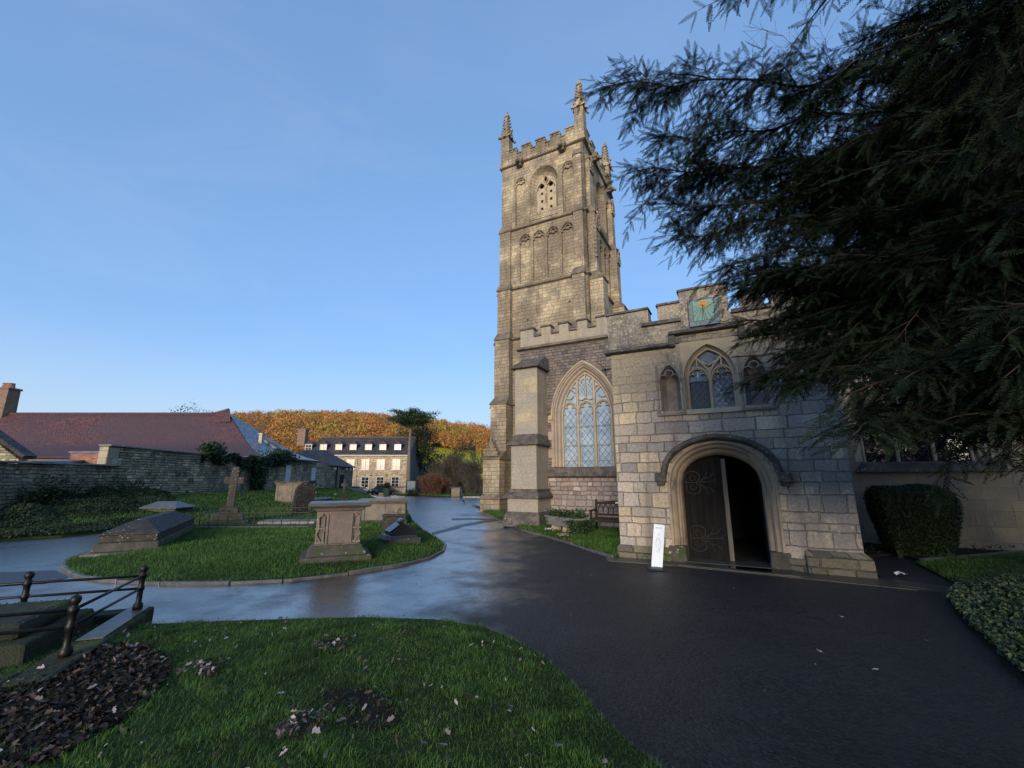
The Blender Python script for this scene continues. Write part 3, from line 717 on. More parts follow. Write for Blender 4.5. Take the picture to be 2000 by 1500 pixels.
def trefoil(mb, c, w, zs, y0, y1, th):
    """cusped head of one light: pointed arch with three foils"""
    a = arch(c, w, zs - 0.001, zs, zs + w * 1.25, 8)[1:-1]
    mb.bar(a, th, y0, y1)
    r = w * 0.46
    mb.bar(arc(c - w * 0.50, zs + w * 0.10, r, 60, 250, 7), th * 0.6, y0 + 0.015, y1)
    mb.bar(arc(c + w * 0.50, zs + w * 0.10, r, 120, -70, 7), th * 0.6, y0 + 0.015, y1)
    mb.bar(arc(c, zs + w * 0.62, r, -25, 205, 8), th * 0.6, y0 + 0.015, y1)

def tall_window(name, cx, hw, z0, zs, za, y, depth=0.30, parent=church, glass=None, jamb=None, quoin=True):
    """three-light traceried window set in a wall whose face is at y"""
    win = MB()
    prof = [(hw + 0.24, za + 0.29, y - 0.012), (hw + 0.20, za + 0.25, y - 0.012), (hw + 0.185, za + 0.23, y + 0.05), (hw + 0.14, za + 0.175, y + 0.075), (hw + 0.11, za + 0.135, y + 0.16), (hw + 0.05, za + 0.06, y + 0.19), (hw, za, y + depth), (hw, za, y + depth + 0.1)]
    loops = [at_y(arch(cx, w, z0, zs, z, 14), yy) for w, z, yy in prof]
    win.loft(loops)
    if quoin:
        zq = z0; k = 0
        while zq < zs + 0.1:
            w = 0.18 if k % 2 else 0.06
            win.box(cx - hw - 0.24 - w, cx - hw - 0.232, y - 0.012, y + 0.05, zq, zq + 0.30); zq += 0.305; k += 1
    frame = win.build(name, jamb or M_DRESS, parent, bevel=0.006)
    gy = y + depth + 0.03
    t = MB(); lw = 2 * hw / 3; th = 0.075
    f0, f1 = y + depth - 0.06, y + depth + 0.06
    t.bar(arch(cx, hw - 0.02, z0, zs, za - 0.02, 14), 0.06, f0, f1)
    R = (hw * hw + (za - zs) ** 2) / (2 * hw)
    def ztop(x):
        dx = abs(x - cx); c = -hw + R; q = R * R - (dx + R - hw) ** 2
        return zs + math.sqrt(max(q, 0))
    for s in (-1, 1): t.bar([(cx + s * lw / 2, z0), (cx + s * lw / 2, ztop(lw / 2 + cx) - 0.02)], th, f0 - 0.02, f1)
    zh = zs + 0.15 * (za - zs)
    for k in (-1, 0, 1): trefoil(t, cx + k * lw, lw / 2 - 0.02, zh - 0.05, f0, f1, 0.045)
    # the tracery above: two narrow panels in the middle, a dagger and a small eye at each side
    t.bar([(cx, zh + lw * 0.62), (cx, ztop(cx) - 0.02)], 0.045, f0, f1)
    tl = zh + lw * 0.75
    for s in (-1, 1):
        c = cx + s * lw / 4; w = lw / 4 - 0.02
        t.bar(arc(c, tl + 0.02, w, 200, 340, 6), 0.03, f0 + 0.01, f1)
        zt = min(ztop(c) - 0.20, za - 0.36)
        t.bar(arc(c - w, zt + 0.02, w, 0, 70, 4), 0.03, f0 + 0.01, f1); t.bar(arc(c + w, zt + 0.02, w, 180, 110, 4), 0.03, f0 + 0.01, f1)
        x2 = cx + s * lw; d = [(x2, zh + lw * 0.62), (x2 - s * 0.20, zh + lw * 0.95), (x2 - s * 0.17, ztop(x2) - 0.22), (x2 - s * 0.04, ztop(x2) - 0.03)]
        t.bar([(cx + s * lw / 2, zh + lw * 0.55), (cx + s * (lw / 2 + 0.05), zh + lw * 1.0), (x2 - s * 0.06, ztop(x2 - s * 0.06) - 0.08), (x2, ztop(x2) - 0.02)], 0.05, f0, f1)
        t.bar(arc(x2 + s * 0.01, zh + lw * 0.95, 0.17, 200 if s > 0 else 150, 390 if s > 0 else 340, 8), 0.035, f0 + 0.01, f1)
        t.bar(arc(cx + s * (lw / 2 + 0.12), ztop(lw / 2 + 0.12 + cx) - 0.26, 0.09, 20, 160, 6), 0.03, f0 + 0.01, f1)
    t.build('tracery', M_DRESS, frame)
    g = MB(); g.prism(arch(cx, hw + 0.005, z0, zs, za, 12), gy, gy + 0.015); g.build('glass', glass or M_GLASS, frame)
    l = MB()
    for k in (-1, 0, 1):
        c = cx + k * lw; w = lw / 2 - 0.04
        zt = zh
        lattice(l, c - w + 0.05, c + w - 0.05, z0 + 0.02, zt, (w - 0.05), (w - 0.05) * 1.25, gy - 0.008, 0.0055)
        for s in (-1, 1): l.tube([(c + s * (w - 0.05), gy - 0.008, z0), (c + s * (w - 0.05), gy - 0.008, zt)], 0.0055, 4, False)
        for z in [z0 + 0.19, z0 + (zs - z0) * 0.40, z0 + (zs - z0) * 0.42 , z0 + (zs - z0) * 0.78, z0 + (zs - z0) * 0.80]:
            l.tube([(c - w, gy - 0.010, z), (c + w, gy - 0.010, z)], 0.006, 4, False)
        l.tube([(c - w + 0.03, gy - 0.008, zt), (c, gy - 0.008, zt + 0.28)], 0.005, 4, False); l.tube([(c + w - 0.03, gy - 0.008, zt), (c, gy - 0.008, zt + 0.28)], 0.005, 4, False)
    for s in (-1, 1):
        c = cx + s * lw / 4; zt = ztop(c) - 0.25
        lattice(l, c - lw / 4 + 0.03, c + lw / 4 - 0.03, zh + lw * 0.8, zt, lw / 4 - 0.03, (lw / 4 - 0.03) * 1.35, gy - 0.008, 0.005)
    l.build('leading', M_LEAD, frame)
    h = MB()
    hm = [(hw + 0.235, za + 0.285, y + 0.01), (hw + 0.24, za + 0.29, y - 0.05), (hw + 0.275, za + 0.33, y - 0.075), (hw + 0.315, za + 0.38, y - 0.03), (hw + 0.315, za + 0.38, y + 0.01)]
    h.loft([at_y(arch(cx, w, zs, zs + 0.03, z, 14), yy) for w, z, yy in hm])
    for s in (-1, 1): x0, x1 = sorted((cx + s * (hw + 0.22), cx + s * (hw + 0.36))); h.box(x0, x1, y - 0.09, y, zs - 0.1, zs + 0.05)
    h.build('hood_mould', M_DRESS, frame, bevel=0.006)
    s_ = MB(); s_.frus((cx - hw - 0.28, cx + hw + 0.4, y - 0.10, y + depth), z0 - 0.26, (cx - hw - 0.1, cx + hw + 0.4, y - 0.02, y + depth), z0 - 0.012)
    s_.build('sill', M_DARKST, frame, bevel=0.01)
    return frame

AB = 4.5                          # face of the aisle wall
aw = (-2.20, 0.90, 2.00, 3.72, 5.27)
hole = arch(aw[0], aw[1] + 0.20, aw[2] - 0.02, aw[3], aw[4] + 0.25, 14)
mb = MB(); mb.holed([(-4.6, 1.68), (0.2, 1.68), (0.2, 6.34), (-4.6, 6.34)], [hole], AB, AB + 0.5)
mb.box(-4.6, -4.15, AB + 0.5, 9.5, 0, 6.34)
aisle = mb.build('aisle_wall', M_RUBBLE, church, bevel=0.01)
mb = MB(); mb.box(-4.6, 0.2, AB - 0.02, AB + 0.5, -0.4, 1.678); mb.build('lower_wall', M_PINK, aisle)
mb = MB()
mb.loft([[(x, AB + 0.01, 1.95), (x, AB - 0.13, 1.74), (x, AB - 0.13, 1.69), (x, AB - 0.02, 1.62)] for x in (-3.82, -0.0)]); mb.build('sill_band', M_DARKST, aisle)
mb = MB(); mb.box(-3.55, -3.40, AB - 0.05, AB, 3.82, 3.88); mb.box(-3.80, -3.42, AB - 0.06, AB, 3.80, 3.86); mb.build('string_stub', M_DARKST, aisle)
tall_window('aisle_window', *aw, AB, jamb=M_DRESSPINK)
mb = MB(); string(mb, -4.72, 0.2, 6.32, AB, 0.14, 0.15); mb.build('string_course', M_STRING, aisle)
tops = [(-4.60, -4.05), (-3.73, -3.36), (-3.03, -2.66), (-2.33, -1.96), (-1.63, -1.02), (-0.7, -0.35)]
L = [(-4.60, 6.45)]
for a, b in tops: L += [(a, 6.78), (a, 7.10), (b, 7.10), (b, 6.78)]
L += [(0.2, 6.78), (0.2, 6.45)]
mb = MB(); mb.prism(clean(L), AB - 0.01, AB + 0.3); mb.build('parapet', M_BUTT, aisle, bevel=0.02)
mb = MB()
for i, (a, b) in enumerate(tops):
    mb.frus((a - 0.04, b + 0.04, AB - 0.06, AB + 0.36), 7.102, (a - 0.01, b + 0.01, AB - 0.02, AB + 0.32), 7.185)
    nx = tops[i + 1][0] if i + 1 < len(tops) else 0.2
    mb.frus((b + 0.045, nx - 0.045, AB - 0.06, AB + 0.34), 6.782, (b + 0.045, nx - 0.045, AB - 0.01, AB + 0.3), 6.85)
mb.build('coping', M_DARKST, aisle, bevel=0.015)
mb = MB(); mb.hexa([(-4.1, AB + .5, 6.3), (18, AB + .5, 6.3), (18, 9.5, 7.0), (-4.1, 9.5, 7.0), (-4.1, AB + .5, 6.4), (18, AB + .5, 6.4), (18, 9.5, 7.1), (-4.1, 9.5, 7.1)])
mb.build('aisle_roof', M_LEADROOF, aisle)
mb = MB(); mb.box(-3.9, 18, 9.5, 16.5, 0, 7.6); mb.build('nave', M_TOWER, church)
mb = MB(); mb.box(0.16, 0.5, 1.2, 1.6, 4.5, 5.60); mb.box(0.12, 0.54, 1.16, 1.64, 5.60, 5.68); mb.build('roof_stub', M_PARAPET, porch, bevel=0.02)
mb = MB(); mb.box(0.45, 3.67, 0.3, 4.6, 4.72, 4.85); mb.build('porch_roof', M_LEADROOF, porch)

# aisle wall east of the porch, mostly behind the yew
ew = [(6.27, 1.05, 2.02, 3.9, 5.3), (10.2, 1.05, 2.02, 3.9, 5.3)]
mb = MB()
mb.holed([(4.0, 0.2 - 0.6), (16.0, -0.4), (16.0, 6.34), (4.0, 6.34)], [arch(w[0], w[1] + 0.2, w[2] - 0.02, w[3], w[4] + 0.25, 12) for w in ew], AB, AB + 0.5)
east = stone('east aisle ashlar', 0.30, 0.55, [(0.36, 0.29, 0.185), (0.30, 0.25, 0.17), (0.41, 0.33, 0.20), (0.27, 0.235, 0.175)], mortar=(0.16, 0.135, 0.10), jw=0.006, wob=0.015,
             grey=(0.21, 0.19, 0.16), grey_amt=0.45, grey_scale=0.7, streak=(0.15, 0.13, 0.10), depth=0.015)
eaw = mb.build('east_aisle_wall', east, church, bevel=0.01)
for w in ew: tall_window('aisle_window', *w, AB, glass=M_GLASSD, quoin=False)
L = [(4.0, 6.45)]
for k in range(14): a = 4.3 + k * 0.82; L += [(a, 6.78), (a, 7.10), (a + 0.45, 7.10), (a + 0.45, 6.78)]
L += [(16, 6.78), (16, 6.45)]
mb = MB(); mb.prism(clean(L), AB - 0.01, AB + 0.3); mb.build('parapet', M_BUTT, eaw)
mb = MB(); string(mb, 4.0, 16, 6.32, AB, 0.14, 0.15); mb.build('string_course', M_STRING, eaw)

# ---- buttress at the west end of the aisle ----
bx0, bx1 = -4.46, -3.52
mb = MB()
mb.box(bx0 - 0.02, bx1 - 0.02 + 0.0, 3.52, AB + 0.2, 1.16, 2.72)
mb.box(bx0 + 0.06, bx1 - 0.03, 3.66, AB + 0.2, 2.98, 5.40)
mb.box(bx0 - 0.10, bx1 + 0.06, 3.42, AB + 0.2, 0.52, 0.98)
mb.mi = 1
mb.frus((bx0 - 0.14, bx1 + 0.10, 3.38, AB + 0.2), 2.70, (bx0 - 0.14, bx1 + 0.10, 3.38, AB + 0.2), 2.76); mb.frus((bx0 - 0.12, bx1 + 0.08, 3.40, AB + 0.2), 2.76, (bx0 + 0.06, bx1 - 0.03, 3.66, AB + 0.2), 3.08)
mb.frus((bx0 - 0.06, bx1 + 0.09, 3.50, AB + 0.2), 5.38, (bx0 - 0.06, bx1 + 0.09, 3.50, AB + 0.2), 5.46); mb.frus((bx0 - 0.04, bx1 + 0.07, 3.54, AB + 0.2), 5.46, (bx0 + 0.15, bx1 + 0.05, 4.15, AB + 0.2), 5.86)
mb.frus((bx0 - 0.20, bx1 + 0.16, 3.28, AB + 0.2), 0.98, (bx0 - 0.20, bx1 + 0.16, 3.28, AB + 0.2), 1.05); mb.frus((bx0 - 0.19, bx1 + 0.15, 3.30, AB + 0.2), 1.05, (bx0 - 0.06, bx1 + 0.03, 3.46, AB + 0.2), 1.20)
mb.box(bx0 - 0.06, bx1 + 0.04, 3.46, AB + 0.2, 1.20, 1.27)
mb.frus((bx0 - 0.24, bx1 + 0.20, 3.24, AB + 0.2), 0.1, (bx0 - 0.18, bx1 + 0.14, 3.32, AB + 0.2), 0.42); mb.frus((bx0 - 0.18, bx1 + 0.14, 3.32, AB + 0.2), 0.42, (bx0 - 0.10, bx1 + 0.06, 3.42, AB + 0.2), 0.56)
mb.build('buttress', [M_BUTT, M_DARKST], church, bevel=0.012)
# iron lamp bracket on the aisle wall
mb = MB()
mb.tube([(-1.35, AB, 5.20), (-1.35, 3.3, 5.22)], 0.012, 6)
mb.tube([(-1.35, AB - 0.02, 5.0), (-1.35, AB - 0.12, 5.2), (-1.35, AB - 0.02, 5.4), (-1.35, AB + 0.02, 5.2), (-1.35, AB - 0.02, 5.0)], 0.012, 6)
mb.tube([(-1.5, AB - 0.03, 5.2), (-1.2, AB - 0.03, 5.2)], 0.02, 6)
mb.build('iron_bracket', M_IRON, church)

# ---- porch window: two lights, the left casement open ----
mb = MB()
prof = [(PWH, 4.36, 0.0), (PWH - 0.012, 4.345, 0.06), (PWH - 0.05, 4.30, 0.12), (PWH - 0.05, 4.30, 0.30)]
mb.loft([at_y(arch(PWX, w, 3.00, 3.66, za, 12), y) for w, za, y in prof])
mb.frus((PWX - 0.52, PWX + 0.52, -0.05, 0.3), 2.90, (PWX - 0.50, PWX + 0.50, 0.0, 0.3), 3.005)
pw = mb.build('porch_window', M_DRESS, church, bevel=0.005)
hw = PWH - 0.05
t = MB()
t.bar([(PWX, 3.0), (PWX, 3.80)], 0.075, 0.10, 0.26)
t.bar(arch(PWX, hw - 0.015, 3.0, 3.66, 4.285, 12), 0.045, 0.11, 0.24)
for s in (-1, 1):
    c = PWX + s * (hw / 2 + 0.01); w = hw / 2 - 0.04
    trefoil(t, c, w + 0.015, 3.66, 0.12, 0.24, 0.034)
    t.bar([(PWX, 3.78), (PWX + s * 0.09, 3.93), (PWX + s * 0.25, 4.12)], 0.045, 0.11, 0.24)
    t.bar([(c, 3.66 + w * 1.35), (c, 4.07)], 0.032, 0.12, 0.24)
t.bar([(PWX - 0.13, 4.02), (PWX, 3.93), (PWX + 0.13, 4.02)], 0.028, 0.13, 0.24)
t.build('tracery', M_DRESS, pw)
g = MB()
g.holed(arch(PWX, hw, 3.0, 3.66, 4.30, 12), [[(PWX - hw + 0.03, 3.03), (PWX - 0.045, 3.03), (PWX - 0.045, 3.60), (PWX - hw + 0.03, 3.60)]], 0.20, 0.208)
g.build('glass', M_GLASSM, pw)
l = MB()
lattice(l, PWX + 0.05, PWX + hw - 0.02, 3.03, 3.75, 0.115, 0.15, 0.192, 0.005)
for s in (-1, 1):
    for dx, dz in ((-0.1, 0.05), (0.1, 0.05), (0, 0.16), (-0.1, -0.08), (0.1, -0.08)):
        c = PWX + s * 0.235 + dx * 0.95
        l.tube([(c + 0.062 * math.cos(a), 0.194, 3.74 + dz + 0.062 * math.sin(a)) for a in np.linspace(0, 2 * PI, 13)], 0.005, 4, False)
l.tube([(PWX - hw, 0.192, 3.61), (PWX - 0.04, 0.192, 3.61)], 0.008, 4)
l.build('leading', M_LEAD, pw)
cs = MB()
cs.bar([(PWX - hw + 0.035, 3.035), (PWX - 0.05, 3.035), (PWX - 0.05, 3.60), (PWX - hw + 0.035, 3.60)], 0.025, 0.16, 0.19, True)
lattice(cs, PWX - hw + 0.06, PWX - 0.075, 3.05, 3.58, 0.115, 0.14, 0.175, 0.0055)
for s in (PWX - hw + 0.075, PWX - 0.09): cs.tube([(s, 0.176, 3.05), (s, 0.176, 3.58)], 0.005, 4)
cs.build('casement', M_LEAD, pw)
g = MB(); g.box(PWX - hw + 0.04, PWX - 0.055, 0.182, 0.188, 3.04, 3.595); g.build('casement_glass', M_GLASSD, pw)

# ---- door: left leaf shut, right leaf swung into the porch ----
DY = 0.36
leafp = [(DX - 0.71, 0.03)] + [p for p in arch(DX, 0.71, 0.03, 1.50, 2.07, 14)[1:-1] if p[0] <= DX + 0.03] + [(DX + 0.035, 2.068), (DX + 0.035, 0.03)]
mb = MB(); mb.prism(clean(leafp), DY, DY + 0.06); door = mb.build('porch_door', M_DOOR, church, bevel=0.004)
mb = MB(); mb.box(DX + 0.037, DX + 0.115, DY - 0.015, DY + 0.075, 0.03, 2.0); mb.build('meeting_stile', M_DOOREDGE, door)
mb = MB()
for k in range(6): mb.bar([(DX - 0.62 + k * 0.125, 0.75), (DX - 0.62 + k * 0.125, 1.25)], 0.012, DY - 0.012, DY)
mb.build('ribs', M_DOOR, door)
def hinge(z, s=1.0):
    h = MB(); x0 = DX - 0.68; y0, y1 = DY - 0.018, DY + 0.002
    def B(p, w): h.bar([(x0 + a * s, z + b * s) for a, b in p], w * s, y0, y1)
    B([(0, 0), (0.25, 0.005), (0.62, 0.03)], 0.035)
    for q in (1, -1):
        B([(0.02, 0)] + [(0.17 + 0.15 * math.cos(t), q * (0.13 + 0.12 * math.sin(t))) for t in np.linspace(PI * 1.15, -0.35 * PI, 14)], 0.036)
        B([(0.17 + 0.07 * math.cos(t), q * (0.10 + 0.055 * math.sin(t))) for t in np.linspace(-0.3 * PI, 1.5 * PI, 12)], 0.022)
        B([(0.30, q * 0.03), (0.42, q * 0.10), (0.52, q * 0.11), (0.60, q * 0.20)], 0.028)
        B([(0.34, q * 0.02), (0.45, q * 0.16), (0.47, q * 0.24)], 0.022)
    B([(0.60, 0.03), (0.66, 0.09)], 0.02); B([(0.60, 0.03), (0.66, -0.03)], 0.02)
    return h.build('strap_hinge', M_IRON, door)
hinge(0.42); hinge(1.52, 0.92)
mb = MB(); mb.hexa([(DX + 0.69, DY + 0.05, 0.03), (DX + 0.75, DY + 0.05, 0.03), (DX + 0.72, DY + 0.75, 0.03), (DX + 0.66, DY + 0.75, 0.03), (DX + 0.69, DY + 0.05, 1.9), (DX + 0.75, DY + 0.05, 1.9), (DX + 0.72, DY + 0.75, 1.9), (DX + 0.66, DY + 0.75, 1.9)])
mb.build('open_door_leaf', M_DOOR, church)

# ---- tower ----
TX0, TX1, TY0, TY1 = -9.10, -3.85, 11.0, 16.9
TW, TE = TX1 - TX0, TY1 - TY0
Smap = lambda x, y, z: (TX0 + x, TY0 + y, z)
Emap = lambda x, y, z: (TX1 - y, TY0 + x * TE / TW, z)
body, panels, bars, louvs = MB(), MB(), MB(), []
bel = arch(2.78, 0.86, 16.75, 18.62, 19.62, 12)
for mp in (Smap, Emap):
    louv = MB(); louvs.append(louv)
    for q in (body, panels, bars, louv): q.map = mp
    body.holed([(0.3, 0), (4.95, 0), (4.95, 20.4), (0.3, 20.4)], [bel], 0.14, 0.9)
    ups = [arch(c, 0.34, 16.2, 18.95, 19.35, 8) for c in (1.28, 4.28)]
    los = [arch(c, 0.355, 12.45, 15.05, 15.5, 8) for c in (1.55, 2.42, 3.29, 4.16)]
    panels.holed([(0, 12.2), (TW, 12.2), (TW, 20.4), (0, 20.4)], [arch(2.78, 0.88, 16.73, 18.62, 19.65, 12)] + ups + los, 0.0, 0.15)
    panels.holed([(0, -0.3), (TW, -0.3), (TW, 12.2), (0, 12.2)], [[(1.62, 10.15), (1.74, 10.15), (1.74, 10.27), (1.62, 10.27)], [(4.1, 10.75), (4.22, 10.75), (4.22, 10.87), (4.1, 10.87)]], 0.0, 0.15)
    for c, zt in [(1.28, 19.35), (4.28, 19.35)]:
        bars.bar(arc(c - 0.17, zt - 0.42, 0.16, 20, 200, 6), 0.07, 0.03, 0.14); bars.bar(arc(c + 0.17, zt - 0.42, 0.16, 160, -20, 6), 0.07, 0.03, 0.14); bars.bar(arc(c, zt - 0.20, 0.16, -30, 210, 6), 0.06, 0.03, 0.14)
        bars.bar(arch(c, 0.39, zt - 0.35, zt - 0.34, zt + 0.06, 8)[1:-1], 0.08, -0.04, 0.03)
    for c in (1.55, 2.42, 3.29, 4.16):
        zt = 15.5
        bars.bar(arc(c - 0.18, zt - 0.42, 0.16, 20, 200, 6), 0.08, 0.02, 0.14); bars.bar(arc(c + 0.18, zt - 0.42, 0.16, 160, -20, 6), 0.08, 0.02, 0.14); bars.bar(arc(c, zt - 0.22, 0.16, -30, 210, 6), 0.07, 0.02, 0.14)
        bars.bar(arch(c, 0.40, zt - 0.45, zt - 0.44, zt + 0.07, 8)[1:-1], 0.09, -0.05, 0.03)
    for c in (1.115, 1.985, 2.855, 3.725, 4.595): bars.bar([(c, 12.4), (c, 15.1)], 0.09, -0.04, 0.03)
    # belfry opening: splay, tracery and a stone screen with square holes
    bars.loft([at_y(arch(2.78, w, 16.75, 18.62, za, 12), y) for w, za, y in [(0.93, 19.70, -0.04), (0.88, 19.64, -0.04), (0.86, 19.60, 0.02), (0.72, 19.42, 0.30), (0.60, 19.25, 0.42)]])
    holes = [[(2.78 + sx * 0.29 - 0.075, z), (2.78 + sx * 0.29 + 0.075, z), (2.78 + sx * 0.29 + 0.075, z + 0.17), (2.78 + sx * 0.29 - 0.075, z + 0.17)] for sx in (-1, 1) for z in (17.05, 17.55, 18.05)]
    eyes = [[(2.78 + 0.15 * math.cos(t), 19.0 + 0.19 * math.sin(t)) for t in np.linspace(0, 2 * PI, 9)[:-1]]] + [[(2.78 + sx * 0.29 + 0.16 * math.cos(t), 18.62 + 0.15 * math.sin(t)) for t in np.linspace(0, 2 * PI, 9)[:-1]] for sx in (-1, 1)]
    louv.holed(arch(2.78, 0.66, 16.7, 18.5, 19.4, 10), holes + eyes, 0.42, 0.55)
    bars.bar([(2.78, 16.8), (2.78, 18.75)], 0.10, 0.28, 0.44)
    for sx in (-1, 1):
        bars.bar(arch(2.78 + sx * 0.29, 0.25, 18.4, 18.41, 18.8, 7)[1:-1], 0.05, 0.31, 0.43)
        bars.bar([(2.78, 18.75), (2.78 + sx * 0.12, 18.92), (2.78 + sx * 0.10, 19.08), (2.78, 19.22)], 0.05, 0.31, 0.43)
    bars.frus((1.85, 3.71, -0.05, 0.45), 16.25, (1.95, 3.61, 0.10, 0.45), 16.78)
for q in (body, panels, bars): q.map = None
body.box(TX0, TX0 + 0.5, TY0 + 0.16, TY1, -0.3, 20.4); body.box(TX0, TX1 - 0.16, TY1 - 0.4, TY1 - 0.002, -0.3, 20.4); body.box(TX0 + 0.4, TX1 - 0.4, TY0 + 0.9, TY1 - 0.4, 20.2, 20.3)
tower = panels.build('tower', M_TOWER, church)
body.build('tower_core', M_TOWER, tower)
bars.build('blind_tracery', M_TOWER, tower)
for louv in louvs: louv.build('belfry_screen', M_DRESS, tower)
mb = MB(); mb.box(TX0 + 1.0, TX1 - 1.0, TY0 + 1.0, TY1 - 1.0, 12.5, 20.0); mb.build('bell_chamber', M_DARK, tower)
# buttresses stepping in as they rise
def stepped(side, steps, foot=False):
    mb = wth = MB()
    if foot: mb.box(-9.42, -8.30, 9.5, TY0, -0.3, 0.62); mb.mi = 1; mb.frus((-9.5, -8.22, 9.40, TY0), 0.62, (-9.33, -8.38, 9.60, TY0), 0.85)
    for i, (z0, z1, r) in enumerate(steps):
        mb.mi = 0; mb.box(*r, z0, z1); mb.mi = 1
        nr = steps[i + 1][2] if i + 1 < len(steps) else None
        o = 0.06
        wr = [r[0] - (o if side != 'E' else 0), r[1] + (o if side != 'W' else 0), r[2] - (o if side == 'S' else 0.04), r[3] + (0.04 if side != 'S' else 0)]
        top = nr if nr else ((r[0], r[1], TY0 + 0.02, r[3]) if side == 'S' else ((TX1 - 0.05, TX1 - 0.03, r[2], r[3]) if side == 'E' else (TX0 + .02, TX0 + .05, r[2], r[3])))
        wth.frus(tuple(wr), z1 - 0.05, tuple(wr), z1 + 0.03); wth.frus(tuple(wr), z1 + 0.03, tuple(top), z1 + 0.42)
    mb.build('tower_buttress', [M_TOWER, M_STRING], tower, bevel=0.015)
stepped('S', [(0.55, 2.6, (-9.33, -8.38, 9.60, TY0 + 0.1)), (2.6, 5.5, (-9.28, -8.34, 10.2, TY0 + 0.1)), (5.5, 9.2, (-9.24, -8.36, 10.55, TY0 + 0.1)), (9.2, 12.2, (-9.20, -8.38, 10.72, TY0 + 0.1)), (12.2, 15.95, (-9.16, -8.45, 10.86, TY0 + 0.1))], True)
stepped('W', [(0.2, 2.6, (-10.05, TX0 + .1, 11.3, 12.3)), (2.6, 5.5, (-9.92, TX0 + .1, 11.3, 12.3)), (5.5, 9.2, (-9.72, TX0 + .1, 11.3, 12.3)), (9.2, 12.2, (-9.52, TX0 + .1, 11.3, 12.3)), (12.2, 15.95, (-9.33, TX0 + .1, 11.3, 12.3)), (15.95, 18.9, (-9.22, TX0 + .1, 11.35, 12.2))])
stepped('S', [(5, 9.2, (-4.75, -3.95, 10.5, TY0 + 0.1)), (9.2, 12.2, (-4.65, -3.98, 10.68, TY0 + 0.1)), (12.2, 15.95, (-4.52, -3.98, 10.80, TY0 + 0.1)), (15.95, 19.6, (-4.42, -4.0, 10.90, TY0 + 0.1))])
stepped('E', [(5, 12.0, (TX1 - .1, -3.15, 11.25, 12.2)), (12.0, 15.95, (TX1 - .1, -3.45, 11.28, 12.05)), (15.95, 19.4, (TX1 - .1, -3.64, 11.3, 11.95))])
stepped('E', [(5, 12.0, (TX1 - .1, -3.15, 15.75, 16.7)), (12.0, 15.95, (TX1 - .1, -3.45, 15.85, 16.6)), (15.95, 19.4, (TX1 - .1, -3.64, 15.95, 16.6))])
# gabled heads on the buttress stages, with crockets
def gab(x0, x1, y, z, h, map_=None):
    mb = MB(); mb.map = map_
    xm = (x0 + x1) / 2
    mb.prism([(x0, z), (x1, z), (xm, z + h)], y - 0.06, y + 0.1)
    for k in range(1, 5):
        for s in (-1, 1):
            xx = xm + s * (x1 - x0) / 2 * (1 - k / 5) ; zz = z + h * k / 5
            mb.box(xx - 0.06, xx + 0.06, y - 0.09, y, zz - 0.03, zz + 0.09)
    mb.box(xm - 0.05, xm + 0.05, y - 0.08, y + 0.05, z + h - 0.05, z + h + 0.2)
    mb.build('crocketed_gable', M_TOWER, tower)
gab(-9.30, -8.42, 9.62, 2.72, 0.75)
Eface = lambda xe, y0: (lambda x, y, z: (xe - y, y0 + x, z))
for yb in (11.28, 15.87):
    gab(0.0, 0.72, 0.02, 15.0, 0.9, Eface(-3.42, yb)); gab(0.0, 0.6, 0.0, 18.6, 0.9, Eface(-3.62, yb + 0.03))
for xw, y0, zs_ in [(-3.43, 11.28, np.arange(13.2, 14.9, 0.24)), (-9.33, 11.33, np.arange(13.0, 15.6, 0.26)), (-9.22, 11.38, np.arange(17.2, 18.8, 0.26))]:
    mb = MB(); mb.box(xw - 0.02, xw + 0.03, y0 - 0.03, y0 + 0.03, zs_[0], zs_[-1] + 0.2)
    for z in zs_: mb.frus((xw - 0.05, xw + 0.05, y0 - 0.06, y0 + 0.06), z, (xw - 0.11, xw + 0.06, y0 - 0.05, y0 + 0.05), z + 0.1)
    mb.build('crocket_strip', M_TOWER, tower)
# strings round the tower
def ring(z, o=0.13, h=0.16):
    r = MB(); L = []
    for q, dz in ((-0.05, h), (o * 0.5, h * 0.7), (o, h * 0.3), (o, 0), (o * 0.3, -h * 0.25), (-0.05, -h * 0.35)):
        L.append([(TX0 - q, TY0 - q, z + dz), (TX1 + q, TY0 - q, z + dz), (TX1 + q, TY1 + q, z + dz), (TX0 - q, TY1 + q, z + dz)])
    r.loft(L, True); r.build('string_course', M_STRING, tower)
for z in (5.5, 9.2, 12.2, 15.95, 20.38): ring(z)
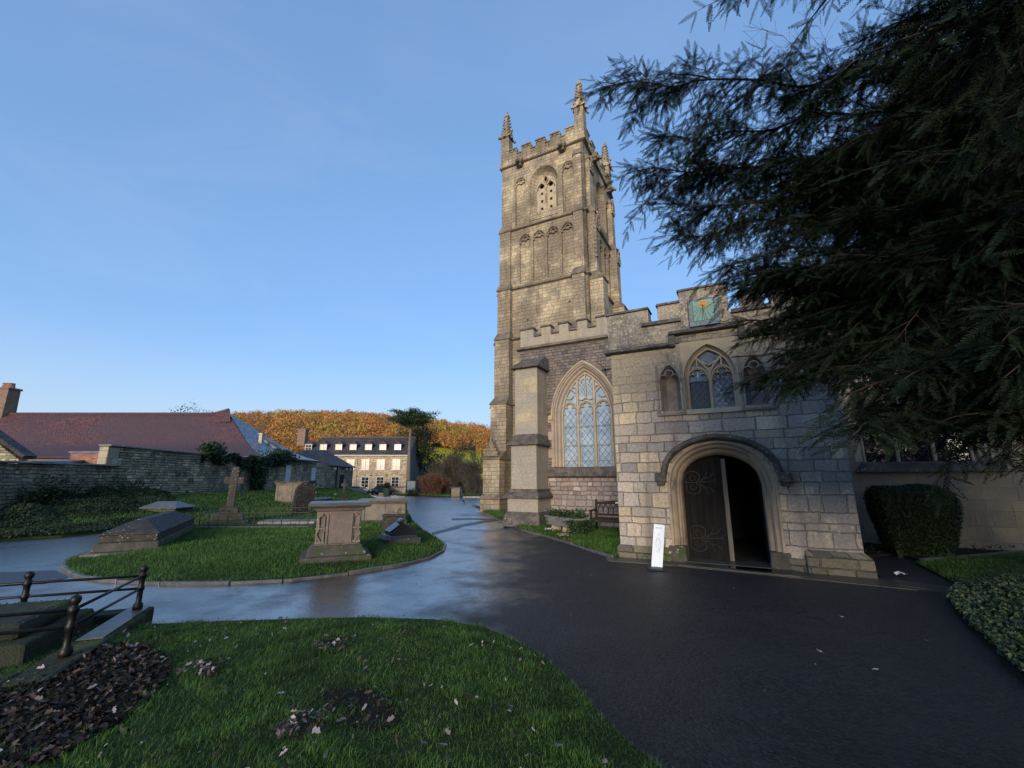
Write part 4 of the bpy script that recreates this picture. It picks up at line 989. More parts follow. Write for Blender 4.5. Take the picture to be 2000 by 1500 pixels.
# panelled battlements
mb = MB()
def battle(mp, WW):
    mb.map = mp
    n = 5; u0 = 0.42; span = WW - 2 * u0; mw = span / (n + (n - 1) * 0.5); cw = mw * 0.5
    L = [(u0, 20.5)]; x = u0
    for i in range(n):
        L += [(x, 21.13), (x, 21.55), (x + mw, 21.55), (x + mw, 21.13)]; x += mw + cw
    L.append((WW - u0, 20.5)); mb.prism(clean(L), -0.02, 0.25)
    x = u0
    for i in range(n):
        for q in (0.0, 0.5, 1.0): mb.bar([(x + mw * (0.06 + 0.88 * q), 20.55), (x + mw * (0.06 + 0.88 * q), 21.53)], 0.055, -0.06, -0.02)
        mb.bar([(x - 0.02, 21.54), (x + mw + 0.02, 21.54)], 0.08, -0.10, -0.02)
        for q in (0.28, 0.72): mb.bar(arc(x + mw * q, 21.33, mw * 0.17, 0, 180, 5), 0.05, -0.07, -0.02)
        if i < n - 1:
            mb.bar([(x + mw, 21.13), (x + mw + cw, 21.13)], 0.07, -0.10, -0.02); mb.bar([(x + mw + cw / 2, 20.55), (x + mw + cw / 2, 21.03)], 0.06, -0.08, -0.02)
            for q in (0.27, 0.75): mb.bar(arc(x + mw + cw * q, 20.85, cw * 0.2, 0, 180, 5), 0.045, -0.07, -0.02)
        x += mw + cw
    mb.map = None
battle(Smap, TW); battle(lambda x, y, z: (TX1 - y, TY0 + x, z), TE)
battle(lambda x, y, z: (TX1 - x, TY1 - y, z), TW); battle(lambda x, y, z: (TX0 + y, TY1 - x, z), TE)
mb.build('parapet', M_TOWER, tower, bevel=0.01)
for px_, py_ in ((TX0 + 0.22, TY0 + 0.22), (TX1 - 0.16, TY0 + 0.16), (TX1 - 0.2, TY1 - 0.2), (TX0 + 0.2, TY1 - 0.2)):
    p = MB(); w = 0.29
    p.frus((px_ - w - 0.05, px_ + w + 0.05, py_ - w - 0.05, py_ + w + 0.05), 20.42, (px_ - w, px_ + w, py_ - w, py_ + w), 20.6)
    p.frus((px_ - w, px_ + w, py_ - w, py_ + w), 20.6, (px_ - w * 0.9, px_ + w * 0.9, py_ - w * 0.9, py_ + w * 0.9), 22.75)
    for s in (-1, 1):
        for q in (-1, 1): p.box(px_ + s * w * 0.8 - 0.04, px_ + s * w * 0.8 + 0.04, py_ + q * w * 0.8 - 0.04, py_ + q * w * 0.8 + 0.04, 20.6, 22.75)
    for a in range(4):               # little gables at the foot of the spirelet
        ca, sa = [(1, 0), (0, 1), (-1, 0), (0, -1)][a]
        p.map = lambda x, y, z, ca=ca, sa=sa: (px_ + x * ca - y * sa, py_ + x * sa + y * ca, z)
        p.prism([(-0.34, 22.62), (0.34, 22.62), (0, 23.2)], -0.33, -0.20)
        p.box(-0.07, 0.07, -0.42, -0.30, 22.60, 22.72); p.box(-0.05, 0.05, -0.40, -0.24, 23.15, 23.28); p.box(0.30, 0.42, -0.42, -0.30, 22.56, 22.70)
    p.map = None
    p.frus((px_ - 0.21, px_ + 0.21, py_ - 0.21, py_ + 0.21), 22.75, (px_ - 0.06, px_ + 0.06, py_ - 0.06, py_ + 0.06), 24.55)
    for k in range(7):
        z = 22.98 + k * 0.22; r = 0.21 - 0.16 * (z - 22.75) / 1.8
        for s in (-1, 1):
            for q in (-1, 1): p.frus((px_ + s * (r + 0.015) - 0.05, px_ + s * (r + 0.015) + 0.05, py_ + q * (r + 0.015) - 0.05, py_ + q * (r + 0.015) + 0.05), z, (px_ + s * (r + 0.06) - 0.04, px_ + s * (r + 0.06) + 0.04, py_ + q * (r + 0.06) - 0.04, py_ + q * (r + 0.06) + 0.04), z + 0.10)
    p.box(px_ - 0.15, px_ + 0.15, py_ - 0.06, py_ + 0.06, 24.34, 24.42); p.box(px_ - 0.06, px_ + 0.06, py_ - 0.15, py_ + 0.15, 24.34, 24.42); p.frus((px_ - .07, px_ + .07, py_ - .07, py_ + .07), 24.5, (px_ - .03, px_ + .03, py_ - .03, py_ + .03), 24.82)
    p.build('pinnacle', M_TOWER, tower, bevel=0.008)
# gargoyles
for u, mp in ((1.3, Smap), (4.05, Smap), (1.4, Emap), (4.3, Emap)):
    p = MB(); p.map = mp
    p.frus((u - 0.14, u + 0.14, -0.30, 0.05), 20.05, (u - 0.17, u + 0.17, -0.36, 0.05), 20.40); p.box(u - 0.10, u + 0.10, -0.52, -0.30, 20.16, 20.36); p.frus((u - 0.08, u + 0.08, -0.62, -0.50), 20.10, (u - 0.1, u + 0.1, -0.62, -0.50), 20.26)
    for s in (-1, 1): p.frus((u + s * 0.17 - 0.05, u + s * 0.17 + 0.05, -0.38, -0.1), 20.2, (u + s * 0.22 - 0.03, u + s * 0.22 + 0.03, -0.34, -0.1), 20.5)
    p.map = None; p.build('gargoyle', M_STRING, tower, bevel=0.03)
# scar of an older nave roof on the east face
mb = MB(); mb.map = lambda x, y, z: (TX1 - y, TY0 + x, z)
mb.bar([(1.25, 12.6), (3.4, 10.2), (5.2, 8.2)], 0.16, -0.14, 0.02); mb.map = None
mb.build('roof_scar', M_STRING, tower)
# ------------------------------------------------------------------ ground, road, lawns
def resample(P, step):
    P = [np.array(p[:2], float) for p in P]; out = []
    for i in range(len(P)):
        a, b = P[i], P[(i + 1) % len(P)]; n = max(1, int(np.linalg.norm(b - a) / step))
        out += [a + (b - a) * k / n for k in range(n)]
    return np.array(out)

def smooth_poly(P, it=2):
    """round the corners of an outline (Chaikin)"""
    P = np.array([p[:2] for p in P], float)
    for _ in range(it):
        Q = np.roll(P, -1, 0); P = np.stack([P * 0.75 + Q * 0.25, P * 0.25 + Q * 0.75], 1).reshape(-1, 2)
    return P

def inside(P, pts):
    P = np.asarray(P); pts = np.asarray(pts); x, y = pts[:, 0], pts[:, 1]; r = np.zeros(len(pts), bool)
    j = len(P) - 1
    for i in range(len(P)):
        xi, yi = P[i]; xj, yj = P[j]
        if yi != yj:
            c = ((yi > y) != (yj > y)) & (x < (xj - xi) * (y - yi) / (yj - yi) + xi); r ^= c
        j = i
    return r

def edge_dist(P, pts):
    P = np.asarray(P); d = np.full(len(pts), 1e9)
    for i in range(len(P)):
        a, b = P[i], P[(i + 1) % len(P)]; ab = b - a; L = ab @ ab
        if L < 1e-12: continue
        t = np.clip(((pts - a) @ ab) / L, 0, 1); d = np.minimum(d, np.linalg.norm(pts - (a + t[:, None] * ab), axis=1))
    return d

def drape(name, poly, mat, step, up, edge=0.25, dome=0.0, dome_w=1.0, skirt=0.0, jit=0.0, kind='structure'):
    B = resample(poly, edge); n = len(B)
    mn, mx = B.min(0), B.max(0)
    g = np.stack(np.meshgrid(np.arange(mn[0], mx[0], step), np.arange(mn[1], mx[1], step)), -1).reshape(-1, 2)
    g = g + RNG.uniform(-0.25, 0.25, g.shape) * step
    g = g[inside(B, g)]
    if len(g):
        g = g[edge_dist(B, g) > min(step, edge) * 0.45]
    pts = np.concatenate([B, g]) if len(g) else B
    r = delaunay_2d_cdt([Vector(p) for p in pts], [], [list(range(n))], 1, 1e-5)
    V = np.array([(v.x, v.y) for v in r[0]]); F = [tuple(f) for f in r[2]]
    z = T(V[:, 0], V[:, 1]) + up
    if dome:
        z = z + dome * sst(0, dome_w, edge_dist(B, V))
    verts = [(x, y, q) for (x, y), q in zip(V, z)]
    m = MB(); m.add(verts, F)
    if skirt:
        lo = [(p[0], p[1], float(T(p[0], p[1])) - skirt * 4) for p in B]; hi = [(p[0], p[1], float(T(p[0], p[1])) + up) for p in B]
        m.loft([lo + [lo[0]], hi + [hi[0]]])
    o = m.build(name, mat, recalc=False, smooth=False)
    if kind: tag(o, kind=kind)
    return o

def px_poly(L, up=0.0):
    return [G(*p, up)[:2] if isinstance(p, tuple) else np.array(p, float) for p in L]

# the land itself, one sheet to the horizon
xs = np.concatenate([np.linspace(-1500, -140, 20), np.linspace(-120, 120, 121), np.linspace(140, 1500, 20)])
ys = np.concatenate([np.linspace(-1500, -160, 26), np.linspace(-140, -8, 23), np.linspace(-6, 90, 97), np.linspace(92, 420, 83), np.linspace(450, 1800, 20)])
X, Y = np.meshgrid(xs, ys); Z = T(X, Y) - np.where((np.abs(X) < 60) & (Y > -12) & (Y < 92), 0.35, 0.03)
nx, ny = len(xs), len(ys)
idx = np.arange(nx * ny).reshape(ny, nx)
fc = np.stack([idx[:-1, :-1], idx[:-1, 1:], idx[1:, 1:], idx[1:, :-1]], -1).reshape(-1, 4)
cen = np.stack([X.ravel(), Y.ravel()], 1)[fc].mean(1)
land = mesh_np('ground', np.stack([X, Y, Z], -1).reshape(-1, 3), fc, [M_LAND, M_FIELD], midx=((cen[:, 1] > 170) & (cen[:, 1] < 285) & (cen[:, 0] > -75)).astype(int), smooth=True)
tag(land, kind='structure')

# the tarmac: one sheet under the lawns, as far as the house
road_poly = [(-30, -3), (14, -3), (16, 14)] + [from_church(6, 3.2), from_church(4.3, 3.4), from_church(4.3, 0.0), from_church(4.1, 0.25), from_church(0.1, 0.25), from_church(0.1, 3.5), from_church(-3.6, 4.6), from_church(-7.5, 11.5), from_church(-7.0, 16.0)]
road_poly += [np.array(p) for p in [(2.0, 45), (8, 60), (0, 62.0), (-8.2, 58), (-13.5, 64.5), (-22.0, 75.5), (-34, 75.5), (-30, 66), (-24, 60), (-18, 52), (-16, 30), (-14, 13), (-30, 13)]]
drape('road', road_poly, M_ROAD, 0.8, 0.004, 0.6)

# lawn round which the path bends, with its kerb
kerb_px = [(128, 1098), (122, 1108), (135, 1121), (160, 1130), (205, 1137), (330, 1143), (450, 1142), (570, 1136), (680, 1123), (780, 1107), (838, 1092), (864, 1078), (869, 1067), (852, 1054)]
isl = px_poly(kerb_px + [(826, 1038), (806, 1020), (796, 1000), (788, 990), (768, 982), (735, 975), (722, 968), (714, 964)])
isl_poly = isl + [np.array(p) for p in [(-17.3, 55), (-17.25, 33), (-17.2, 12.5), (-17.0, 11.2)]] + px_poly([(0, 1056), (120, 1049), (215, 1040), (262, 1040), (252, 1052), (215, 1071), (165, 1085)])
lawn = drape('lawn', isl_poly, M_TURF, 0.6, 0.05, 0.3, dome=0.10, dome_w=1.6, skirt=0.1)
ISL = resample(isl_poly, 0.3)

def kerb_line(name, pts, w, h, mat, lab=None, cat=None):
    """a line of kerb stones of slightly different heights following a path on the ground"""
    P = resample(pts, 0.12)[:-1]
    L = np.array([p[:2] for p in pts]); end = np.linalg.norm(P - L[-1], axis=1).argmin(); P = P[:end + 1]
    m = MB(); k = 0; i = 0
    while i < len(P) - 3:
        n = min(random.choice([5, 6, 7, 8]), len(P) - 1 - i); seg = P[i:i + n + 1]; hh = h + random.uniform(-0.008, 0.008); loops = []
        for q in range(len(seg)):
            d = seg[min(q + 1, len(seg) - 1)] - seg[max(q - 1, 0)]; d /= max(1e-6, np.linalg.norm(d)); nn = np.array([-d[1], d[0]])
            c = seg[q] + (d * 0.006 if q == 0 else (-d * 0.006 if q == len(seg) - 1 else 0)); z = float(T(*c))
            a, b = c - nn * w / 2, c + nn * w / 2
            loops.append([(a[0], a[1], z - 0.08), (a[0], a[1], z + hh), (b[0], b[1], z + hh), (b[0], b[1], z - 0.08)])
        m.loft(loops, True); m.cap(loops[0]); m.cap(loops[-1]); i += n
    return tag(m.build(name, mat, bevel=0.012), kind='structure')
kerb_line('kerb', px_poly([(165, 1085)] + kerb_px + [(826, 1038)]), 0.085, 0.055, M_WETKERB)

# front lawn
front = px_poly([(300, 1228), (420, 1223), (600, 1217), (720, 1215), (850, 1219), (940, 1233), (1000, 1257), (1060, 1292), (1110, 1337), (1150, 1382), (1190, 1430), (1240, 1475), (1290, 1520)]) + [np.array(p) for p in [(1.1, 2.3), (1.6, 1.2), (1.9, -2.5), (-14, -2.5), (-14, 4.6)]] + px_poly([(-250, 1228), (150, 1230)])
lawn2 = drape('front_lawn', front, M_TURF, 0.3, 0.05, 0.15, dome=0.05, dome_w=0.6, skirt=0.1)
FRONT = resample(front, 0.15)

# grass strip along the church wall
strip = px_poly([(922, 987), (930, 993), (948, 1003), (975, 1018), (1010, 1034), (1060, 1047), (1110, 1062), (1160, 1079), (1206, 1092)]) + [np.array(p) for p in [from_church(-0.06, 0.1), from_church(-0.06, 4.5), from_church(-3.3, 4.5), from_church(-4.7, 4.7), from_church(-8.3, 10.0), from_church(-8.3, 9.3)]]
lawn3 = drape('grass_strip', strip, M_TURF, 0.4, 0.05, 0.2, dome=0.05, dome_w=0.5, skirt=0.1)
STRIP = resample(strip, 0.2)
kerb_line('kerb', strip[:9], 0.07, 0.055, M_WETKERB)

# right hand side: bed at the aisle wall, dark lawn, ground-cover patch
bed = [np.array(p) for p in [from_church(4.25, 1.9), from_church(4.25, 4.5), from_church(14, 4.5), from_church(14, 2.6)]] + px_poly([(2120, 1072), (2000, 1080), (1900, 1089), (1800, 1098), (1745, 1085)])
drape('flower_bed', bed, M_SOIL, 0.5, 0.05, 0.25, dome=0.04, skirt=0.1)
BED = resample(bed, 0.25)
rl = px_poly([(1790, 1103), (1900, 1093), (2000, 1084), (2150, 1075), (2400, 1100), (2400, 1160), (2100, 1150), (1950, 1140), (1880, 1150)])
drape('right_lawn', rl, M_TURF, 0.4, 0.04, 0.25, dome=0.03, skirt=0.1)
RLAWN = resample(rl, 0.25)
cov = px_poly([(1850, 1175), (1880, 1150), (1950, 1139), (2100, 1142), (2350, 1180), (2350, 1420), (2120, 1420), (2000, 1335), (1930, 1265), (1880, 1215)])
drape('ground_cover_bed', cov, M_SOIL, 0.4, 0.04, 0.2, dome=0.05, skirt=0.1)
COVER = resample(cov, 0.2)
kerb_line('kerb', px_poly([(2120, 1072), (2000, 1081), (1900, 1090), (1800, 1099)]), 0.07, 0.075, M_WETKERB)

# flagstones along the foot of the porch, with a wet hollow and a cracked gutter
def cp(L): return [np.array(from_church(*p)) for p in L]
drape('paving', cp([(-0.30, -0.12), (-0.1, -0.62), (1.1, -0.52), (4.55, -0.78), (5.1, -0.35), (4.3, -0.02)]), M_PAVE, 0.3, 0.012, 0.2, skirt=0.05)
drape('paving', cp([(1.20, -0.46), (1.30, -0.06), (3.1, -0.06), (3.12, -0.60), (2.2, -0.56)]), M_PAVE, 0.3, 0.026, 0.2, skirt=0.05)
drape('puddle', smooth_poly(cp([(2.02, -0.14), (3.02, -0.16), (3.05, -0.44), (2.5, -0.46), (2.05, -0.42)]), 1), M_PUDDLE, 0.5, 0.030, 0.2)
drape('gutter_stones', cp([(4.4, -0.55), (5.1, -0.38), (5.6, -0.9), (6.2, -1.6), (5.95, -1.62), (5.3, -1.05), (4.8, -0.75)]), M_PAVE, 0.3, 0.02, 0.2, skirt=0.05)
# the dark strip of patched tarmac across the path
drape('road_patch', px_poly([(843, 1041), (905, 1024), (962, 1014), (1004, 1010), (1006, 1013), (966, 1018), (908, 1029), (846, 1045)]), M_PATCH, 0.5, 0.012, 0.3)
drape('road_patch', px_poly([(882, 1013), (925, 1012.5), (960, 1014), (958, 1016), (925, 1015), (882, 1016)]), M_PATCH, 0.5, 0.0125, 0.3)
drape('road_patch', px_poly([(-60, 1121), (60, 1117), (108, 1115), (135, 1128), (90, 1140), (-60, 1150)]), M_PATCH, 0.5, 0.012, 0.3)

# ------------------------------------------------------------------ grass
def lawn_z(P, pts, dome, dome_w):
    return T(pts[:, 0], pts[:, 1]) + 0.05 + dome * sst(0, dome_w, edge_dist(P, pts))

def blades(name, pts, z, h, w, mat, lean=0.5):
    n = len(pts)
    a = RNG.uniform(0, 2 * PI, n); d = np.stack([np.cos(a), np.sin(a)], 1); s = np.stack([-d[:, 1], d[:, 0]], 1)
    h = h * RNG.uniform(0.45, 1.25, n); w = w * RNG.uniform(0.7, 1.3, n); ln = RNG.uniform(0.15, 1.0, n) * lean * h
    base = np.concatenate([pts, (z - 0.01)[:, None]], 1)
    def P(t, k, side):
        o = np.zeros((n, 3)); o[:, :2] = d * (ln * t * t)[:, None] + s * (w * k * side)[:, None]; o[:, 2] = h * (t - 0.25 * t * t * lean); return base + o
    V = np.stack([P(0, .5, -1), P(0, .5, 1), P(.55, .42, 1), P(.55, .42, -1), P(1, .05, 1), P(1, .05, -1)], 1).reshape(-1, 3)
    k = np.arange(n)[:, None] * 6
    F = np.concatenate([k + np.array([[0, 1, 2, 3]]), k + np.array([[3, 2, 4, 5]])], 0)
    return mesh_np(name, V, F, mat)

def scatter(P, dens, y0=-99, y1=999, clump=0.0, cs=0.5, exclude=None):
    mn, mx = P.min(0).copy(), P.max(0).copy(); mn[1] = max(mn[1], y0); mx[1] = min(mx[1], y1)
    if mx[1] <= mn[1]: return np.zeros((0, 2))
    n = int(dens * (mx[0] - mn[0]) * (mx[1] - mn[1]))
    p = RNG.uniform(mn, mx, (n, 2))
    p = p[np.abs(p[:, 0]) < p[:, 1] * 1.32 + 0.8]           # what the photograph could see, with a margin
    p = p[inside(P, p)]
    if clump:
        q = np.sin(p[:, 0] / cs * 2.1 + 1.7 * np.sin(p[:, 1] / cs * 1.3)) * np.sin(p[:, 1] / cs * 1.9 + 1.3 * np.sin(p[:, 0] / cs * 1.1 + 2))
        p = p[RNG.uniform(0, 1, len(p)) < 1 - clump * (0.5 - 0.5 * q)]
    if exclude is not None: p = p[~exclude(p)]
    return p

LITTER = smooth_poly(px_poly([(-40, 1390), (60, 1335), (150, 1300), (230, 1283), (285, 1288), (330, 1320), (320, 1360), (270, 1420), (150, 1500), (40, 1560), (-120, 1560)]), 2)
BARE = [smooth_poly(px_poly(q), 2) for q in ([(620, 1380), (700, 1375), (770, 1400), (790, 1450), (720, 1470), (640, 1440)], [(610, 1275), (670, 1272), (680, 1300), (630, 1305)], [(360, 1330), (410, 1320), (430, 1345), (380, 1360)], [(560, 1430), (620, 1440), (630, 1490), (560, 1490)])]
drape('bare_soil', LITTER, M_SOIL, 0.15, 0.118, 0.15, skirt=0.0)
for b_ in BARE: drape('bare_soil', b_, M_SOIL, 0.15, 0.109, 0.12)
def bare(p):
    r = inside(LITTER, p) & (RNG.uniform(0, 1, len(p)) < 0.86 * np.clip(edge_dist(LITTER, p) / 0.4, 0.2, 1))
    for b in BARE: r |= inside(b, p) & (RNG.uniform(0, 1, len(p)) < 0.6 * np.clip(edge_dist(b, p) / 0.15, 0.2, 1))
    return r
p = scatter(FRONT, 15000, -1, 7, 0.40, 0.30, bare); p = p[np.linalg.norm(p, axis=1) > 1.2]
g1 = blades('front_grass', p, lawn_z(FRONT, p, 0.05, 0.6), 0.038 * (0.55 + 0.9 * RNG.random(len(p)) ** 2 + 0.7 * (np.sin(p[:, 0] * 9 + 2 * np.sin(p[:, 1] * 7)) * np.sin(p[:, 1] * 8 + 1.5 * np.sin(p[:, 0] * 5)) > 0.35)), 0.0036, M_GRASS, 1.15)
tag(g1, 'short damp grass covering the front lawn', 'grass', kind='stuff')
pa = [scatter(ISL, d, a, b, 0.35, 0.8) for d, a, b in ((2200, 6, 9.5), (1100, 9.5, 14), (420, 14, 22), (130, 22, 56))]
hh = [np.full(len(q), h) for q, h in zip(pa, (0.07, 0.08, 0.10, 0.13))]; ww = [np.full(len(q), h) for q, h in zip(pa, (0.007, 0.010, 0.016, 0.03))]
p = np.concatenate(pa)
g2 = blades('lawn_grass', p, lawn_z(ISL, p, 0.10, 1.6), np.concatenate(hh), np.concatenate(ww), M_GRASSL, 0.8)
tag(g2, 'green grass of the churchyard lawn with the tombs', 'grass', kind='stuff')
p = scatter(STRIP, 1500, 8, 24, 0.3, 0.6)
g3 = blades('wall_grass', p, lawn_z(STRIP, p, 0.05, 0.5), 0.09, 0.011, M_GRASSL, 0.8)
tag(g3, 'grass strip along the church wall', 'grass', kind='stuff')
p = scatter(RLAWN, 1500, 3, 12, 0.3, 0.6)
g4 = blades('shaded_grass', p, T(p[:, 0], p[:, 1]) + 0.05, 0.06, 0.009, M_GRASS, 0.8)
tag(g4, 'dark shaded grass right of the porch', 'grass', kind='stuff')
# far verges beyond the road
verge = [np.array(p) for p in [(-17.2, 66), (-13.0, 64), (-8.0, 57.0), (0, 61.3), (9, 59), (16, 50), (40, 60), (40, 80), (-17, 80)]]
drape('far_verge', verge, M_TURF, 2.0, 0.03, 1.0, dome=0.15, dome_w=2)
VERGE = resample(verge, 1.0)
p = scatter(VERGE, 40, 40, 82); g5 = blades('verge_grass', p, T(p[:, 0], p[:, 1]) + 0.1, 0.2, 0.06, M_GRASSL, 0.8)
tag(g5, 'far grass verge beyond the bend of the road', 'grass', kind='stuff')

# fallen leaves lying in the bare patch and over the lawn
def leaf_quads(name, pts, z, size, mat):
    n = len(pts); a = RNG.uniform(0, 2 * PI, n); s = size * RNG.uniform(0.5, 1.4, n); e = RNG.uniform(0.35, 0.8, n)
    tl = RNG.normal(0, 0.45, n); rl_ = RNG.normal(0, 0.45, n)
    d = np.stack([np.cos(a) * np.cos(tl), np.sin(a) * np.cos(tl), np.sin(tl)], 1); r = np.stack([-np.sin(a) * np.cos(rl_), np.cos(a) * np.cos(rl_), np.sin(rl_)], 1)
    c = np.concatenate([pts, z[:, None]], 1); up = np.array([0, 0, 1.0])
    o = lambda u, v, w: c + d * (s * u)[:, None] + r * (s * e * v)[:, None] + up * (s * w)[:, None]
    V = np.stack([o(-1, 0, 0), o(-.45, .8, .25), o(.1, .55, .1), o(.35, .95, .3), o(1, 0, .1), o(.4, -.9, .3), o(.1, -.5, .1), o(-.5, -.8, .25)], 1).reshape(-1, 3)
    k = np.arange(n)[:, None] * 8
    q = np.concatenate([k + np.array([[0, 1, 2, 7]]), k + np.array([[7, 2, 4, 6]])], 0)
    t3 = np.concatenate([k + np.array([[2, 3, 4]]), k + np.array([[4, 5, 6]])], 0)
    tri = np.concatenate([q[:, [0, 1, 2]], q[:, [0, 2, 3]], t3], 0)
    return mesh_np(name, V, tri, mat)
p = RNG.uniform(LITTER.min(0), LITTER.max(0), (3600, 2)); p = p[inside(LITTER, p)]
l1 = leaf_quads('leaf_litter', p, lawn_z(FRONT, p, 0.05, 0.6) + RNG.uniform(0.02, 0.03, len(p)), 0.024, M_LITTER)
tag(l1, 'dark patch of rotting leaves at the left of the front lawn', 'leaf litter', kind='stuff')
pl = RNG.uniform(LITTER.min(0), LITTER.max(0), (170, 2)); pl = pl[inside(LITTER, pl)]
l3 = leaf_quads('litter_top', pl, lawn_z(FRONT, pl, 0.05, 0.6) + 0.04, 0.026, M_SCATTER)
tag(l3, 'paler dead leaves on top of the dark patch', 'leaf litter', kind='stuff')
p = scatter(FRONT, 42, 0, 6, 0.7, 0.7); pb = np.concatenate([RNG.uniform(b.min(0), b.max(0), (55, 2)) for b in BARE]); p = np.concatenate([p, pb]); p = p[inside(FRONT, p)]
l2 = leaf_quads('scattered_leaves', p, lawn_z(FRONT, p, 0.05, 0.6) + 0.042, 0.021, M_SCATTER)
tag(l2, 'dead leaves scattered thinly through the front grass', 'leaf litter', kind='stuff')

p = np.stack([RNG.uniform(-1.5, 6.5, 90), RNG.uniform(3.2, 9.0, 90)], 1); p = p[~inside(FRONT, p) & ~inside(STRIP, p)]
l4 = leaf_quads('path_leaves', p, T(p[:, 0], p[:, 1]) + 0.014, 0.011, M_SCATTER)
tag(l4, 'specks of leaf scattered over the dark tarmac', 'leaf litter', kind='stuff')
# ------------------------------------------------------------------ tombs and other things in the churchyard
def lift(p, q=0.12): return (p[0], p[1], p[2] + q)

# pedestal tomb in front
def pedestal_tomb():
    g = G(640, 1096, 0.1); t = thing('pedestal_tomb', 'brown stone pedestal tomb with overhanging slab and carved side panels, nearest the kerb', 'tomb', (g[0], g[1] + 0.38, g[2] + 0.06), math.radians(23))
    m = MB(); m.frus((-0.63, 0.63, -0.50, 0.5), -0.1, (-0.62, 0.62, -0.49, 0.49), 0.13); m.frus((-0.54, 0.54, -0.41, 0.41), 0.13, (-0.50, 0.50, -0.38, 0.38), 0.21)
    m.frus((-0.50, 0.50, -0.38, 0.38), 0.21, (-0.42, 0.42, -0.30, 0.30), 0.31); m.build('base', M_BASE, t, bevel=0.02)
    m = MB(); m.box(-0.40, 0.40, -0.27, 0.28, 0.30, 0.93)
    m.frus((-0.42, 0.42, -0.30, 0.30), 0.93, (-0.47, 0.47, -0.35, 0.35), 1.0)
    m.build('chest', M_TOMBPINK, t, bevel=0.015)
    m = MB(); m.box(-0.20, 0.235, -0.31, -0.27, 0.34, 0.88); m.bar([(-0.20, 0.34), (-0.20, 0.88)], 0.05, -0.33, -0.29); m.bar([(0.235, 0.34), (0.235, 0.88)], 0.03, -0.325, -0.29)
    m.build('inscription_panel', M_TOMBPINK, t, bevel=0.012)
    for s in (-1, 1):
        m = MB(); c = s * 0.32
        for z0, z1 in ((0.66, 0.84), (0.38, 0.56)):
            m.bar([(c - 0.06, z0), (c + 0.06, z0), (c + 0.06, z1), (c - 0.06, z1)], 0.025, -0.30, -0.27, True)
        m.bar([(c - s * 0.03, 0.88), (c + s * 0.05, 0.82), (c + s * 0.03, 0.62), (c + s * 0.07, 0.5), (c - s * 0.02, 0.36)], 0.035, -0.315, -0.27)
        for z in (0.60, 0.345): m.box(c - 0.085, c + 0.085, -0.31, -0.27, z, z + 0.035)
        m.build('carved_pilaster', M_TOMB, t, bevel=0.01)
    m = MB(); L = []
    for d, z in ((0.0, 1.0), (0.06, 1.01), (0.085, 1.035), (0.085, 1.06), (0.06, 1.085), (0.01, 1.095)):
        L.append([(-0.48 - d, -0.36 - d, z), (0.48 + d, -0.36 - d, z), (0.48 + d, 0.36 + d, z), (-0.48 - d, 0.36 + d, z)])
    m.loft(L, True); m.cap(L[0]); m.cap(L[-1]); m.build('slab', M_TOMBTOP, t)
pedestal_tomb()

# chest tomb behind it
def chest_tomb(name, lab, loc, rz, w, d, h, mats, over=0.10, panels=2, base=True):
    t = thing(name, lab, 'tomb', loc, rz)
    m = MB()
    if base: m.frus((-w / 2 - 0.1, w / 2 + 0.1, -d / 2 - 0.1, d / 2 + 0.1), -0.15, (-w / 2 - 0.06, w / 2 + 0.06, -d / 2 - 0.06, d / 2 + 0.06), 0.10 * h + 0.04)
    else: m.box(-w / 2, w / 2, -d / 2, d / 2, -0.15, 0.05)
    m.build('base', M_BASE, t, bevel=0.02)
    m = MB(); m.box(-w / 2, w / 2, -d / 2, d / 2, 0.05, h * 0.86)
    m.frus((-w / 2 - 0.01, w / 2 + 0.01, -d / 2 - 0.01, d / 2 + 0.01), h * 0.80, (-w / 2 - over * 0.8, w / 2 + over * 0.8, -d / 2 - over * 0.8, d / 2 + over * 0.8), h * 0.92)
    for k in range(panels + 1):
        x = -w / 2 + 0.06 + (w - 0.12) * k / panels; m.box(x - 0.06, x + 0.06, -d / 2 - 0.025, -d / 2, 0.08, h * 0.80)
    for y in (-d / 2 + 0.07, d / 2 - 0.07): m.box(w / 2, w / 2 + 0.025, y - 0.06, y + 0.06, 0.08, h * 0.80)
    m.build('chest', mats[0], t, bevel=0.012)
    m = MB(); L = []
    for dd, z in ((over * 0.8, h * 0.92), (over, h * 0.935), (over, h * 0.975), (over * 0.8, h)):
        L.append([(-w / 2 - dd, -d / 2 - dd, z), (w / 2 + dd, -d / 2 - dd, z), (w / 2 + dd, d / 2 + dd, z), (-w / 2 - dd, d / 2 + dd, z)])
    m.loft(L, True); m.cap(L[0]); m.cap(L[-1]); m.build('slab', mats[1], t)
    return t
g = G(742, 1021, 0.13)
chest_tomb('chest_tomb', 'low stone chest tomb with wet flared slab, behind the dark granite grave', (g[0], g[1] + 0.45, g[2] + 0.10), math.radians(11), 1.46, 0.8, 0.80, (M_TOMB, M_TOMBTOP), 0.15)
